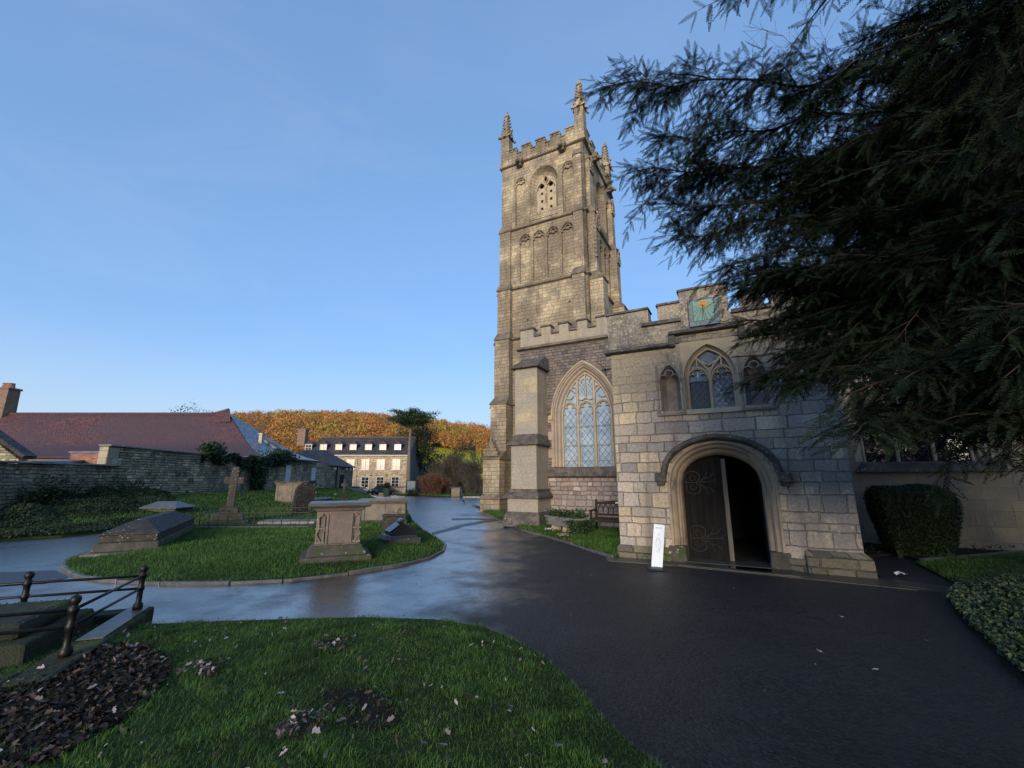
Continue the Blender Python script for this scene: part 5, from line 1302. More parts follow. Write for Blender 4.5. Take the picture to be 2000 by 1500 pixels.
# dark granite desk tomb with an open book
def desk_tomb():
    g = G(775, 1062, 0.12); t = thing('granite_grave', 'polished black desk-shaped grave with small open book on its ridge', 'grave', (g[0], g[1] + 0.30, g[2] + 0.10), math.radians(32))
    m = MB(); m.box(-0.36, 0.40, -0.34, 0.34, -0.1, 0.13); m.build('plinth', M_BASE, t, bevel=0.015)
    m = MB(); m.frus((-0.38, 0.34, -0.30, 0.30), 0.13, (-0.30, 0.30, -0.26, 0.26), 0.20)
    m.prism([(-0.30, 0.20), (0.30, 0.20), (0.30, 0.29), (0.0, 0.47), (-0.30, 0.26)], -0.24, 0.24)
    m.build('body', M_GRANITE, t, bevel=0.008)
    m = MB(); m.hexa([(-0.31, -0.22, 0.265), (-0.01, -0.22, 0.475), (-0.01, 0.22, 0.475), (-0.31, 0.22, 0.265), (-0.33, -0.22, 0.29), (-0.03, -0.22, 0.50), (-0.03, 0.22, 0.50), (-0.33, 0.22, 0.29)])
    m.build('inscribed_face', M_GRANITE, t, bevel=0.004)
    m = MB()
    for k in range(5):
        u0, u1 = 0.15 + k * 0.15, 0.19 + k * 0.15
        z = lambda u: 0.2925 + 0.21 * u
        x = lambda u: -0.331 + 0.30 * u
        m.add([(x(u0), -0.16, z(u0)), (x(u1), -0.16, z(u1)), (x(u1), 0.16 - 0.05 * (k % 2), z(u1)), (x(u0), 0.16 - 0.05 * (k % 2), z(u0))], [(0, 1, 2, 3)])
    m.build('worn_lettering', M_TOMBTOP, t)
    m = MB(); m.hexa([(-0.09, -0.15, 0.48), (0.0, -0.15, 0.535), (0.0, 0.1, 0.535), (-0.09, 0.1, 0.48), (-0.10, -0.15, 0.515), (0.0, -0.15, 0.575), (0.0, 0.1, 0.575), (-0.10, 0.1, 0.515)])
    m.hexa([(0.0, -0.15, 0.535), (0.10, -0.15, 0.48), (0.10, 0.1, 0.48), (0.0, 0.1, 0.535), (0.0, -0.15, 0.575), (0.11, -0.15, 0.515), (0.11, 0.1, 0.515), (0.0, 0.1, 0.575)])
    m.build('open_book', M_WETKERB, t, bevel=0.006)
    m = MB(); m.frus((-0.46, -0.33, -0.32, 0.20), 0.12, (-0.42, -0.33, -0.28, 0.18), 0.22); m.build('small_plaque', M_TOMBTOP, t, bevel=0.006)
desk_tomb()
g = G(760, 1042, 0.12)
t = thing('headstone', 'small plain headstone standing between black desk grave and chest tomb', 'headstone', (g[0] + 0.06, g[1] + 0.1, g[2] + 0.08), math.radians(14))
m = MB(); m.box(-0.28, 0.30, -0.06, 0.06, -0.1, 0.48); m.build('stone', M_TOMBDARK, t, bevel=0.015)
m = MB(); m.box(-0.30, 0.32, -0.08, 0.08, 0.48, 0.55); m.build('moulded_top', M_TOMBDARK, t, bevel=0.02)

# coped tomb on the left
A, B = G(318, 1076, 0.08), G(386, 1037, 0.08)
dv = (B - A)[:2]; L_ = float(np.linalg.norm(dv)); rz = math.atan2(dv[1], dv[0])
def coped_tomb():
    n = np.array([-dv[1], dv[0]]) / L_
    c = A[:2] + dv / 2 + n * 0.58
    t = thing('coped_tomb', 'dark hip-topped coffin-shaped tomb spotted with pale lichen, left on lawn', 'tomb', (c[0], c[1], float(T(*c)) + 0.10), rz)
    l, w = L_ / 2, 0.50
    m = MB(); m.frus((-l - 0.26, l + 0.10, -w - 0.05, w + 0.24), -0.15, (-l - 0.22, l + 0.08, -w - 0.03, w + 0.21), 0.03); m.build('foot_slab', M_WETKERB, t, bevel=0.02)
    m = MB(); m.frus((-l - 0.12, l + 0.06, -w - 0.02, w + 0.12), 0.03, (-l - 0.06, l + 0.03, -w + 0.0, w + 0.06), 0.20); m.build('base', M_BASE, t, bevel=0.03)
    m = MB(); m.box(-l, l, -w + 0.04, w + 0.03, 0.20, 0.34); m.build('chest', M_TOMBDARK, t, bevel=0.02)
    m = MB()
    lo = [(-l - 0.02, -w + 0.02, 0.34), (l + 0.02, -w + 0.02, 0.34), (l + 0.02, w + 0.05, 0.34), (-l - 0.02, w + 0.05, 0.34)]
    mi = [(p[0], p[1], 0.37) for p in lo]
    hi = [(-l + 0.62, -0.07, 0.61), (l - 0.55, -0.07, 0.61), (l - 0.55, 0.12, 0.61), (-l + 0.62, 0.12, 0.61)]
    m.loft([lo, mi, hi], True); m.cap(lo); m.cap(hi); m.build('coped_lid', M_TOMBDARK, t, bevel=0.015)
coped_tomb()

# cross on steps
def cross_tomb(loc, rz, s, name, lab, mat, leans=(0, 0)):
    t = thing(name, lab, 'cross', loc, rz, tilt=leans)
    m = MB(); m.box(-0.62 * s, 0.62 * s, -0.62 * s, 0.62 * s, -0.15, 0.22 * s); m.build('lower_step', M_BASE, t, bevel=0.02 * s)
    m = MB(); m.box(-0.44 * s, 0.44 * s, -0.44 * s, 0.44 * s, 0.22 * s, 0.43 * s); m.build('middle_step', M_BASE, t, bevel=0.02 * s)
    m = MB(); m.box(-0.27 * s, 0.27 * s, -0.27 * s, 0.27 * s, 0.43 * s, 0.64 * s); m.build('upper_step', M_TOMBDARK, t, bevel=0.02 * s)
    m = MB(); w = 0.12 * s
    m.frus((-w, w, -w * 0.9, w * 0.9), 0.64 * s, (-w * 0.85, w * 0.85, -w * 0.8, w * 0.8), 2.0 * s); m.build('shaft', mat, t, bevel=0.03 * s)
    m = MB(); m.box(-0.29 * s, 0.29 * s, -w * 0.72, w * 0.72, 1.42 * s, 1.66 * s); m.build('arms', mat, t, bevel=0.025 * s)
    return t
g = G(436, 1027, 0.12)
cross_tomb((g[0] - 0.22, g[1] + 0.55, g[2] + 0.04), math.radians(28), 0.98, 'stone_cross', 'brown stone cross on three square steps beside iron grave railing', M_CROSS, (0, math.radians(1.5)))

# low iron railing round a grave
def rail_grave():
    a, b = G(383, 1035, 0.1), G(604, 1033, 0.1); c = (a + b) / 2; w = float(np.linalg.norm((b - a)[:2])) / 2; d = 2.4
    t = thing('grave_railing', 'low black iron railing with spikes on a wet stone kerb around a grave', 'railing', (c[0], c[1], float(T(c[0], c[1])) + 0.12), math.atan2(b[1] - a[1], b[0] - a[0]))
    m = MB(); m.box(-w, w, -0.07, 0.09, -0.1, 0.07); m.box(-w, w, d - 0.08, d + 0.08, -0.1, 0.06); m.box(w - 0.14, w, 0.09, d - 0.08, -0.1, 0.06); m.build('kerb', M_WETKERB, t, bevel=0.015)
    m = MB()
    for y in (0.01, d): m.tube([(-w + 0.05, y, 0.46), (w - 0.05, y, 0.46)], 0.010, 5); m.tube([(-w + 0.05, y, 0.12), (w - 0.05, y, 0.12)], 0.008, 5)
    for x in (-w + 0.05, w - 0.05): m.tube([(x, 0.01, 0.46), (x, d, 0.46)], 0.010, 5)
    m.build('rail', M_IRON, t)
    n = 12
    for k in range(n + 1):
        x = -w + 0.06 + (2 * w - 0.12) * k / n
        for y in (0.01, d):
            m = MB(); big = k % 3 == 0
            r = 0.016 if big else 0.008
            m.lathe([(r, 0.06), (r, 0.50), (r * 2.2, 0.52), (r * 1.1, 0.56), (0.002, 0.64 if big else 0.59)], x, y, 6)
            m.build('post' if big else 'bar', M_IRON, t)
    m = MB()
    for k in range(2 * n):
        x = -w + 0.1 + (2 * w - 0.2) * (k + 0.5) / (2 * n); r = 0.055
        pts = [(x + (r * (1 - q / 9) if True else 0) * math.cos(q), 0.01, 0.20 + r * (1 - q / 9) * math.sin(q) * (1 if k % 2 else -1)) for q in np.linspace(0, 7.5, 14)]
        m.tube(pts, 0.005, 4, False)
    m.build('scrollwork', M_IRON, t)
    g = thing('grave_slab', 'wet grave slab lying inside the black iron railing', 'slab', (c[0] + 0.55, c[1] + 1.15, float(T(c[0], c[1])) + 0.13), math.atan2(b[1] - a[1], b[0] - a[0]))
    m = MB(); m.frus((-0.95, 0.95, -0.42, 0.42), -0.1, (-0.88, 0.88, -0.36, 0.36), 0.14); m.build('slab', M_WETKERB, g, bevel=0.02)
    m = MB(); m.box(-1.1, 1.1, -0.52, 0.52, -0.1, 0.05); m.build('footing', M_BASE, g, bevel=0.02)
rail_grave()

# leaning rounded headstone
g = G(584, 1007, 0.1)
t = thing('rounded_headstone', 'tall leaning grey headstone with rounded top, seen nearly edge on', 'headstone', (g[0] + 0.05, g[1], g[2] + 0.1), math.radians(52), tilt=(0, math.radians(7)))
m = MB(); m.prism([(-0.42, -0.2), (0.42, -0.2), (0.42, 0.95)] + arc(0, 0.95, 0.42, 0, 180, 12) + [(-0.42, 0.95)], -0.07, 0.07); m.build('stone', M_TOMBDARK, t, bevel=0.012)
m = MB(); m.bar([(-0.34, 0.1), (-0.34, 0.95)] + arc(0, 0.95, 0.34, 180, 0, 12)[1:] + [(0.34, 0.1)], 0.03, -0.08, -0.069); m.build('border', M_TOMBDARK, t)

def far(px, py, up=0.12): q = G(px, py, up); return q
g = far(564, 984)
chest_tomb('chest_tomb', 'upright stone chest tomb standing before the pale slit windows', (g[0], g[1] + 0.5, g[2] + 0.08), math.radians(6), 1.62, 1.0, 1.30, (M_TOMB, M_TOMBDARK), 0.12)
g = far(891, 972, 0.0)
chest_tomb('chest_tomb', 'weathered stone chest tomb alone right of the bending road', (g[0], g[1] + 0.5, g[2]), math.radians(-12), 1.05, 1.0, 1.28, (M_TOMB, M_TOMBDARK), 0.16, 3)
g = far(920, 972, 0.0)
t = thing('ledger_slab', 'wet flat ledger stone on the ground beside the tower foot', 'slab', (g[0] + 0.1, g[1] + 0.6, g[2]), math.radians(0))
m = MB(); m.box(-1.1, 1.1, -0.6, 0.6, -0.1, 0.14); m.build('slab', M_TOMBTOP, t, bevel=0.02); m = MB(); m.box(-1.2, 1.2, -0.65, 0.65, -0.2, 0.03); m.build('footing', M_BASE, t)
g = far(318, 1004)
t = thing('hipped_slab', 'low hip-topped wet grave cover half sunk in grass below the ivy', 'slab', (g[0] - 0.2, g[1] + 0.5, g[2] + 0.08), math.radians(-3))
m = MB(); m.box(-0.66, 0.64, -0.45, 0.45, -0.1, 0.22); m.build('footing', M_BASE, t, bevel=0.02)
m = MB(); lo = [(-0.74, -0.52, 0.22), (0.72, -0.52, 0.22), (0.72, 0.52, 0.22), (-0.74, 0.52, 0.22)]; mi = [(p[0], p[1], 0.27) for p in lo]; hi = [(-0.45, -0.06, 0.48), (0.35, -0.06, 0.48), (0.35, 0.06, 0.48), (-0.45, 0.06, 0.48)]
m.loft([lo, mi, hi], True); m.cap(lo); m.cap(hi); m.build('lid', M_TOMBTOP, t, bevel=0.012)
g = far(618, 977)
t = thing('ledger_slab', 'pale wet ledger stone near the yellow flowers', 'slab', (g[0], g[1] + 0.3, g[2] + 0.05), math.radians(8))
m = MB(); m.box(-0.62, 0.62, -0.9, 0.9, -0.1, 0.20); m.build('slab', M_TOMBTOP, t, bevel=0.015); m = MB(); m.box(-0.55, 0.55, -0.8, 0.8, -0.2, 0.08); m.build('footing', M_BASE, t)
g = far(665, 981)
cross_tomb((g[0], g[1] + 0.5, g[2] + 0.05), math.radians(15), 0.80, 'stone_cross', 'thin distant stone cross on mossy steps before the outbuilding', M_TOMBDARK)
g = far(641, 962)
t = thing('obelisk_monument', 'slender pale obelisk-like monument before the outbuilding wall', 'monument', (g[0], g[1], g[2] + 0.05))
m = MB(); m.frus((-0.28, 0.28, -0.28, 0.28), -0.1, (-0.22, 0.22, -0.22, 0.22), 0.25); m.build('base', M_DRESS, t); m = MB(); m.frus((-0.15, 0.15, -0.15, 0.15), 0.25, (-0.09, 0.09, -0.09, 0.09), 1.0); m.lathe([(0.1, 1.0), (0.13, 1.08), (0.05, 1.14), (0.09, 1.22), (0.02, 1.32)], 0, 0, 8); m.build('shaft', M_DRESS, t)
g = far(668, 962)
t = thing('table_tomb', 'dark table tomb with thin slab on legs near the outbuilding', 'tomb', (g[0] + 0.2, g[1] + 0.8, g[2]), math.radians(5))
m = MB(); m.box(-1.25, 1.25, -0.55, 0.55, 0.62, 0.74); m.build('slab', M_TOMBDARK, t, bevel=0.01)
for x in (-1.0, 1.0):
    for y in (-0.4, 0.4): m = MB(); m.box(x - 0.09, x + 0.09, y - 0.09, y + 0.09, -0.1, 0.62); m.build('leg', M_TOMBDARK, t)
# grave flowers
def posy(name, lab, p, r, h, mat, n=60, fl=0.03, leaf=True, cat='flowers'):
    t = thing(name, lab, cat, tuple(p))
    pts = RNG.normal(0, r * 0.45, (n, 2)); z = h * RNG.uniform(0.5, 1.0, n)
    V = []; F = []
    for (x, y), zz in zip(pts, z):
        k = len(V); a0 = random.uniform(0, 6); V.append((x, y, zz))
        for q in range(6): V.append((x + fl * math.cos(a0 + q * PI / 3), y + fl * math.sin(a0 + q * PI / 3), zz + fl * random.uniform(0, 0.7)))
        F += [(k, k + 1 + q, k + 1 + (q + 1) % 6) for q in range(6)]
    mesh_np('petals', np.array(V), np.array(F), mat, t)
    if leaf:
        n2 = n * 3; pp = RNG.normal(0, r * 0.5, (n2, 2)); o = blades('leaves', pp, np.zeros(n2), h * 1.0, fl * 0.9, M_COVER, 1.2); o.parent = t
    return t
g = far(608, 967); posy('grave_flowers', 'bright yellow flowers left on a far grave', (g[0], g[1], g[2] + 0.1), 0.16, 0.25, M_PETALY, 30, 0.09)
g = far(653, 972); posy('grave_flowers', 'small white flowers in a dark pot beside the thin cross', (g[0], g[1], g[2] + 0.1), 0.14, 0.3, M_PETALW, 16, 0.06)
g = G(1075, 1037, 0.1); posy('primrose_clump', 'clump of cream primroses in grass below the stone trough', (g[0], g[1], g[2] + 0.08), 0.20, 0.10, M_PETALW, 80, 0.026)
g = G(1101, 1049, 0.1); posy('primrose_clump', 'clump of yellow and violet primroses in grass by a trough leg', (g[0], g[1], g[2] + 0.08), 0.18, 0.10, M_PETALY, 70, 0.024)

# kerbed grave with iron rails at the left edge
def railed_ledger():
    C = np.array(G(268, 1191, 0.15))
    t = thing('railed_tomb', 'mossy double-slab tomb inside heavy iron rails at the left edge of the picture', 'tomb', (C[0], C[1], float(T(C[0], C[1])) + 0.02), math.radians(21))
    # axes: x runs left along the far rail, y runs towards the camera along the near right rail
    def bx(m, x0, x1, y0, y1, z0, z1, e=0.0): m.frus((-x1 - e, -x0 + e, -y1 - e, -y0 + e), z0, (-x1, -x0, -y1, -y0), z1)
    m = MB(); bx(m, -0.13, 2.2, -0.12, 0.10, -0.1, 0.13); m.build('kerb', M_MOSS, t, bevel=0.02)
    m = MB(); bx(m, -0.13, 0.15, 0.102, 1.9, -0.1, 0.125, 0.01); m.build('kerb', M_MOSS, t, bevel=0.025)
    m = MB(); bx(m, 0.152, 2.2, 1.62, 1.9, -0.1, 0.12); m.build('kerb', M_MOSS, t, bevel=0.02)
    m = MB(); bx(m, -0.09, 0.11, -0.10, 1.0, 0.131, 0.138); m.build('wet_kerb_top', M_WETKERB, t)
    m = MB(); bx(m, 0.30, 2.3, 0.22, 1.34, -0.1, 0.24, 0.03); m.build('lower_slab', M_MOSS, t, bevel=0.03)
    m = MB(); bx(m, 0.42, 2.4, 0.32, 1.22, 0.24, 0.37, 0.02); m.build('upper_slab', M_MOSS, t, bevel=0.05)
    m = MB(); bx(m, -0.2, 2.3, 1.94, 2.2, -0.1, 0.05); m.build('step', M_BASE, t, bevel=0.02)
    post = [(0.055, 0.135), (0.062, 0.16), (0.055, 0.19), (0.036, 0.21), (0.033, 0.33), (0.046, 0.34), (0.046, 0.37), (0.034, 0.385), (0.036, 0.46), (0.050, 0.475), (0.050, 0.505), (0.034, 0.52), (0.030, 0.53), (0.046, 0.545), (0.052, 0.57), (0.042, 0.595), (0.01, 0.61)]
    post = [(r * 0.8, z) for r, z in post]
    for x, y in ((0, 0), (-1.0, 0), (0, -1.42), (-1.0, -1.42)):
        m = MB(); m.lathe(post, x, y, 12); m.build('post', M_IRON, t, smooth=True)
    for a, b, z in (((0, 0), (-2.2, 0), 0.49), ((0, 0), (-2.2, 0), 0.355), ((0, 0), (0, -1.42), 0.49), ((0, 0), (0, -1.42), 0.355), ((0, -1.42), (-2.2, -1.42), 0.49), ((0, -1.42), (-2.2, -1.42), 0.355)):
        m = MB(); m.tube([(a[0], a[1], z), (b[0], b[1], z)], 0.014, 8); m.build('rail', M_IRON, t, smooth=True)
    c = np.stack([RNG.uniform(-2.3, 0.1, 5200), RNG.uniform(-1.9, 0.1, 5200)], 1)            # moss cushions
    zz = np.where((c[:, 0] < -0.42) & (c[:, 1] < -0.32) & (c[:, 1] > -1.22), 0.372, np.where((c[:, 0] < -0.30) & (c[:, 1] < -0.22) & (c[:, 1] > -1.34), 0.243, 0.128))
    k = (zz > 0.2) | (((c[:, 0] > -0.13) | (c[:, 1] < -1.64)) & ((c[:, 1] < -0.95) | (c[:, 0] > 0.07))); k &= RNG.random(len(c)) < 0.5 + 0.5 * np.sin(c[:, 0] * 9) * np.sin(c[:, 1] * 7)
    o = blades('moss', c[k], zz[k], 0.022, 0.010, M_MOSSLEAF, 1.3); o.parent = t; o['kind'] = 'stuff'
railed_ledger()

# ---- beside the church ----
def church_thing(name, lab, cat, a, b, rz=0.0, up=0.0, group=None):
    x, y = from_church(a, b)
    return thing(name, lab, cat, (x, y, float(T(x, y)) + up), ANG + rz, group)
def bench():
    t = church_thing('park_bench', 'dark wooden bench with pointed lattice back and small plaque against the church wall', 'bench', -0.86, 3.35, 0.0, 0.06)
    m = MB()
    for k in range(5): m.box(-0.75, 0.75, -0.30 + k * 0.105, -0.21 + k * 0.105, 0.40, 0.425)
    m.box(-0.72, 0.72, -0.31, -0.285, 0.32, 0.40); m.build('seat', M_BENCH, t, bevel=0.006)
    bk = MB(); bk.prism([(-0.75, 0.80), (0.75, 0.80), (0.75, 0.86), (0.25, 0.90), (0, 0.91), (-0.25, 0.90), (-0.75, 0.86)], 0.24, 0.275); bk.box(-0.75, 0.75, 0.235, 0.27, 0.47, 0.53)
    n = 9
    for k in range(n):
        x0, x1 = -0.70 + 1.4 * k / n, -0.70 + 1.4 * (k + 1) / n; xm = (x0 + x1) / 2
        bk.bar([(x0, 0.53), (x0, 0.62), (x0 + 0.015, 0.70), (xm, 0.80)], 0.025, 0.245, 0.265); bk.bar([(x1, 0.53), (x1, 0.62), (x1 - 0.015, 0.70), (xm, 0.80)], 0.025, 0.245, 0.265)
    b_ = bk.build('backrest', M_BENCH, t, bevel=0.004)
    m = MB(); m.box(-0.16, 0.16, 0.232, 0.239, 0.825, 0.87); m.build('plaque', M_WHITE, b_)
    for sx in (-1, 1):
        x0, x1 = sorted((sx * 0.79, sx * 0.73))
        m = MB(); m.box(x0, x1, -0.30, -0.24, -0.05, 0.62); m.build('leg', M_BENCH, t, bevel=0.006)
        m = MB(); m.hexa([(x0, 0.20, -0.05), (x1, 0.20, -0.05), (x1, 0.27, -0.05), (x0, 0.27, -0.05), (x0, 0.24, 0.93), (x1, 0.24, 0.93), (x1, 0.30, 0.93), (x0, 0.30, 0.93)]); m.build('leg', M_BENCH, t, bevel=0.006)
        m = MB(); m.box(x0 - 0.015, x1 + 0.015, -0.34, 0.24, 0.62, 0.655); m.build('armrest', M_BENCH, t, bevel=0.01)
bench()
def trough():
    t = church_thing('stone_planter', 'grey stone trough planter on stubby legs spilling ivy, by the buttress', 'planter', -2.2, 2.60, math.radians(-34), 0.08)
    m = MB()
    L = [[(-0.72, -0.2, 0.20), (0.72, -0.2, 0.20), (0.72, 0.2, 0.20), (-0.72, 0.2, 0.20)], [(-0.78, -0.25, 0.46), (0.78, -0.25, 0.46), (0.78, 0.25, 0.46), (-0.78, 0.25, 0.46)], [(-0.71, -0.19, 0.46), (0.71, -0.19, 0.46), (0.71, 0.19, 0.46), (-0.71, 0.19, 0.46)], [(-0.68, -0.16, 0.40), (0.68, -0.16, 0.40), (0.68, 0.16, 0.40), (-0.68, 0.16, 0.40)]]
    m.loft(L, True); m.cap(L[0]); m.cap(L[-1]); m.build('trough', M_TROUGH, t, bevel=0.012)
    for x in (-0.52, 0.05, 0.58): m = MB(); m.frus((x - 0.07, x + 0.07, -0.16, 0.16), -0.1, (x - 0.05, x + 0.05, -0.13, 0.13), 0.20); m.build('leg', M_DRESS, t, bevel=0.01)
    return t
PLANTER = trough()
t = church_thing('white_dish', 'small white dish on grass beside the porch corner', 'dish', -0.42, 2.0, 0, 0.10)
m = MB(); m.lathe([(0.05, 0.0), (0.09, 0.03), (0.11, 0.06), (0.10, 0.06), (0.06, 0.025), (0.01, 0.02)], 0, 0, 16); m.build('bowl', M_CHINA, t, smooth=True)
# white banner sign
def banner():
    g = G(1283, 1113); t = thing('banner_sign', 'narrow white banner sign with faint grey print on black base, left of the door', 'sign', (g[0], g[1] - 0.02, g[2] + 0.012), ANG + math.radians(21))
    m = MB(); m.hexa([(-0.17, -0.16, 0), (0.10, -0.16, 0), (0.10, 0.12, 0), (-0.17, 0.12, 0), (-0.15, -0.12, 0.035), (0.08, -0.12, 0.02), (0.08, 0.10, 0.05), (-0.15, 0.10, 0.05)]); m.build('base', M_BLACKPL, t, bevel=0.008)
    p = MB(); w = 0.098
    p.hexa([(-w, 0.01, 0.045), (w, 0.01, 0.03), (w, 0.022, 0.03), (-w, 0.022, 0.045), (-w + 0.115, 0.12, 0.77), (w + 0.115, 0.12, 0.75), (w + 0.115, 0.132, 0.75), (-w + 0.115, 0.132, 0.77)]); pan = p.build('panel', M_BANNER, t, bevel=0.004)
    q = MB(); y = lambda z: 0.01 + 0.11 * (z - 0.04) / 0.72 - 0.002
    def stroke(L, wd):
        L = [(x + 0.115 * (z - 0.04) / 0.72, z) for x, z in L]
        for (x0, z0), (x1, z1) in zip(L[:-1], L[1:]):
            d = Vector((x1 - x0, z1 - z0)).normalized(); nx, nz = -d.y * wd, d.x * wd
            q.add([(x0 + nx, y(z0 + nz), z0 + nz), (x1 + nx, y(z1 + nz), z1 + nz), (x1 - nx, y(z1 - nz), z1 - nz), (x0 - nx, y(z0 - nz), z0 - nz)], [(0, 1, 2, 3)])
    stroke([(-0.06, 0.70), (0.06, 0.695)], 0.008)                     # the illegible heading
    stroke([(0.0, 0.56), (0.0, 0.60)], 0.006); stroke([(-0.03, 0.53), (-0.045, 0.44), (-0.03, 0.36)], 0.005); stroke([(0.0, 0.54), (0.03, 0.47), (0.04, 0.38), (0.02, 0.30)], 0.006)
    stroke([(-0.02, 0.50), (0.01, 0.50)], 0.006); stroke([(-0.01, 0.42), (0.01, 0.35), (0.0, 0.28)], 0.004); stroke([(-0.03, 0.32), (0.02, 0.27)], 0.003)
    q.build('faint_print', M_BANNERINK, pan)
banner()
# sundial on the raised block of the porch parapet
def sundial():
    t = church_thing('sundial', 'square green and blue painted sundial with gilded sun and dark hour lines, on the porch', 'sundial', 2.04, -0.035, 0, 0.0)
    t.location.z = 5.05
    m = MB(); m.box(-0.30, 0.30, -0.035, 0.0, -0.30, 0.30); m.build('border', M_DIALB, t, bevel=0.004)
    m = MB(); m.prism([(-0.205, -0.19), (0.205, -0.19), (0.205, 0.27), (-0.205, 0.27)], -0.040, -0.034); dial = m.build('dial', M_DIAL, t)
    m = MB()
    c = (0.0, 0.175)
    for a in range(-82, 83, 15):
        if abs(a) < 4: continue
        t_ = math.radians(a); dx, dz = math.sin(t_), -math.cos(t_)
        k = min(0.20 / max(abs(dx), 1e-6), 0.36 / max(-dz, 1e-6)); m.bar([(c[0] + dx * 0.11, c[1] + dz * 0.11), (c[0] + dx * k, c[1] + dz * k)], 0.007, -0.0435, -0.039)
    m.bar([(c[0], c[1] - 0.11), (c[0], -0.18)], 0.008, -0.0435, -0.039)
    m.bar([(-0.205, -0.19), (0.205, -0.19), (0.205, 0.27), (-0.205, 0.27)], 0.008, -0.043, -0.038, True); m.bar([(-0.295, -0.295), (0.295, -0.295), (0.295, 0.295), (-0.295, 0.295)], 0.010, -0.040, -0.034, True)
    m.build('hour_lines', M_INK, dial)
    m = MB(); n = 16
    P = []
    for k in range(2 * n):
        r = 0.098 if k % 2 == 0 else 0.062; P.append((c[0] + r * math.cos(PI * k / n), c[1] + r * math.sin(PI * k / n)))
    m.prism(P, -0.050, -0.040); L = [[(c[0] + r * math.cos(q), -0.050 - d, c[1] + r * math.sin(q)) for q in np.linspace(0, 2 * PI, 17)[:-1]] for r, d in ((0.055, 0.0), (0.045, 0.012), (0.02, 0.018))]
    m.loft(L, True); m.cap(L[-1]); m.build('gilded_sun', M_GOLD, dial)
    m = MB(); m.tube([(c[0], -0.05, c[1]), (c[0], -0.22, c[1] - 0.20)], 0.006, 5); m.tube([(c[0], -0.22, c[1] - 0.20), (c[0], -0.04, c[1] - 0.25)], 0.004, 5); m.build('gnomon', M_IRON, dial)
    num = [('VI', -0.255, 0.20), ('VII', -0.255, 0.09), ('VIII', -0.255, -0.03), ('IX', -0.255, -0.14), ('X', -0.16, -0.245), ('XI', -0.075, -0.245), ('XII', 0.0, -0.245), ('I', 0.075, -0.245), ('II', 0.14, -0.245), ('III', 0.255, -0.14), ('IV', 0.255, -0.03), ('V', 0.255, 0.09), ('VI', 0.255, 0.20)]
    m = MB()
    gl = {'V': [[(0, 1), (0.5, 0)], [(0.5, 0), (1, 1)]], 'I': [[(0.5, 0), (0.5, 1)]], 'X': [[(0, 0), (1, 1)], [(0, 1), (1, 0)]]}
    for s_, x, z in num:
        adv = [0.032 if ch_ != 'I' else 0.017 for ch_ in s_]; tw = sum(adv); k = min(1.0, 0.075 / tw); u = x - tw * k / 2
        for ch_, a_ in zip(s_, adv):
            for st in gl[ch_]: m.bar([(u + (p[0] * 0.8 + 0.1) * a_ * k, z - 0.026 + p[1] * 0.052) for p in st], 0.0085, -0.0385, -0.034)
            u += a_ * k
    m.build('numerals', M_BRONZE, t)
sundial()
# a scrap of litter on the path right of the porch
t = church_thing('paper_scrap', 'crumpled white scrap lying on dark path right of the porch', 'litter', 4.62, 0.32, 0.3, 0.03)
m = MB(); m.loft([[(-0.09, -0.05, 0), (-0.03, -0.06, 0.04), (0.03, -0.04, 0.01), (0.08, -0.05, 0.035)], [(-0.1, 0.0, 0.03), (-0.03, 0.0, 0.055), (0.02, 0.01, 0.04), (0.09, 0.0, 0.01)], [(-0.07, 0.05, 0.0), (-0.02, 0.06, 0.03), (0.04, 0.05, 0.0), (0.07, 0.06, 0.02)]]); m.build('paper', M_CHINA, t, recalc=False)

# single leaves that stand out
def single_leaf(px, py, up, mat, size, lab, gname=None):
    g = G(px, py, up); t = thing('fallen_leaf', lab, 'leaf', (g[0], g[1], g[2] + up + 0.005), random.uniform(0, 6), gname, (random.uniform(-.3, .3), random.uniform(-.3, .3)))
    V = [(0, 0, 0.0)]; n = 22
    for k in range(n):
        a = 2 * PI * k / n; r = size * (0.62 + 0.38 * abs(math.cos(a * 2.5))) * (1.15 if k == 0 else 1); V.append((r * math.cos(a), r * 0.8 * math.sin(a), size * 0.28 * abs(math.sin(a)) + 0.1 * size * math.cos(3 * a)))
    m = MB(); m.add(V, [(0, 1 + k, 1 + (k + 1) % n) for k in range(n)]); m.build('blade', mat, t, recalc=False)
    m = MB(); m.tube([(-size * 0.7, 0, 0), (-size * 1.3, size * 0.1, 0.01)], 0.002, 4); m.build('stalk', mat, t)
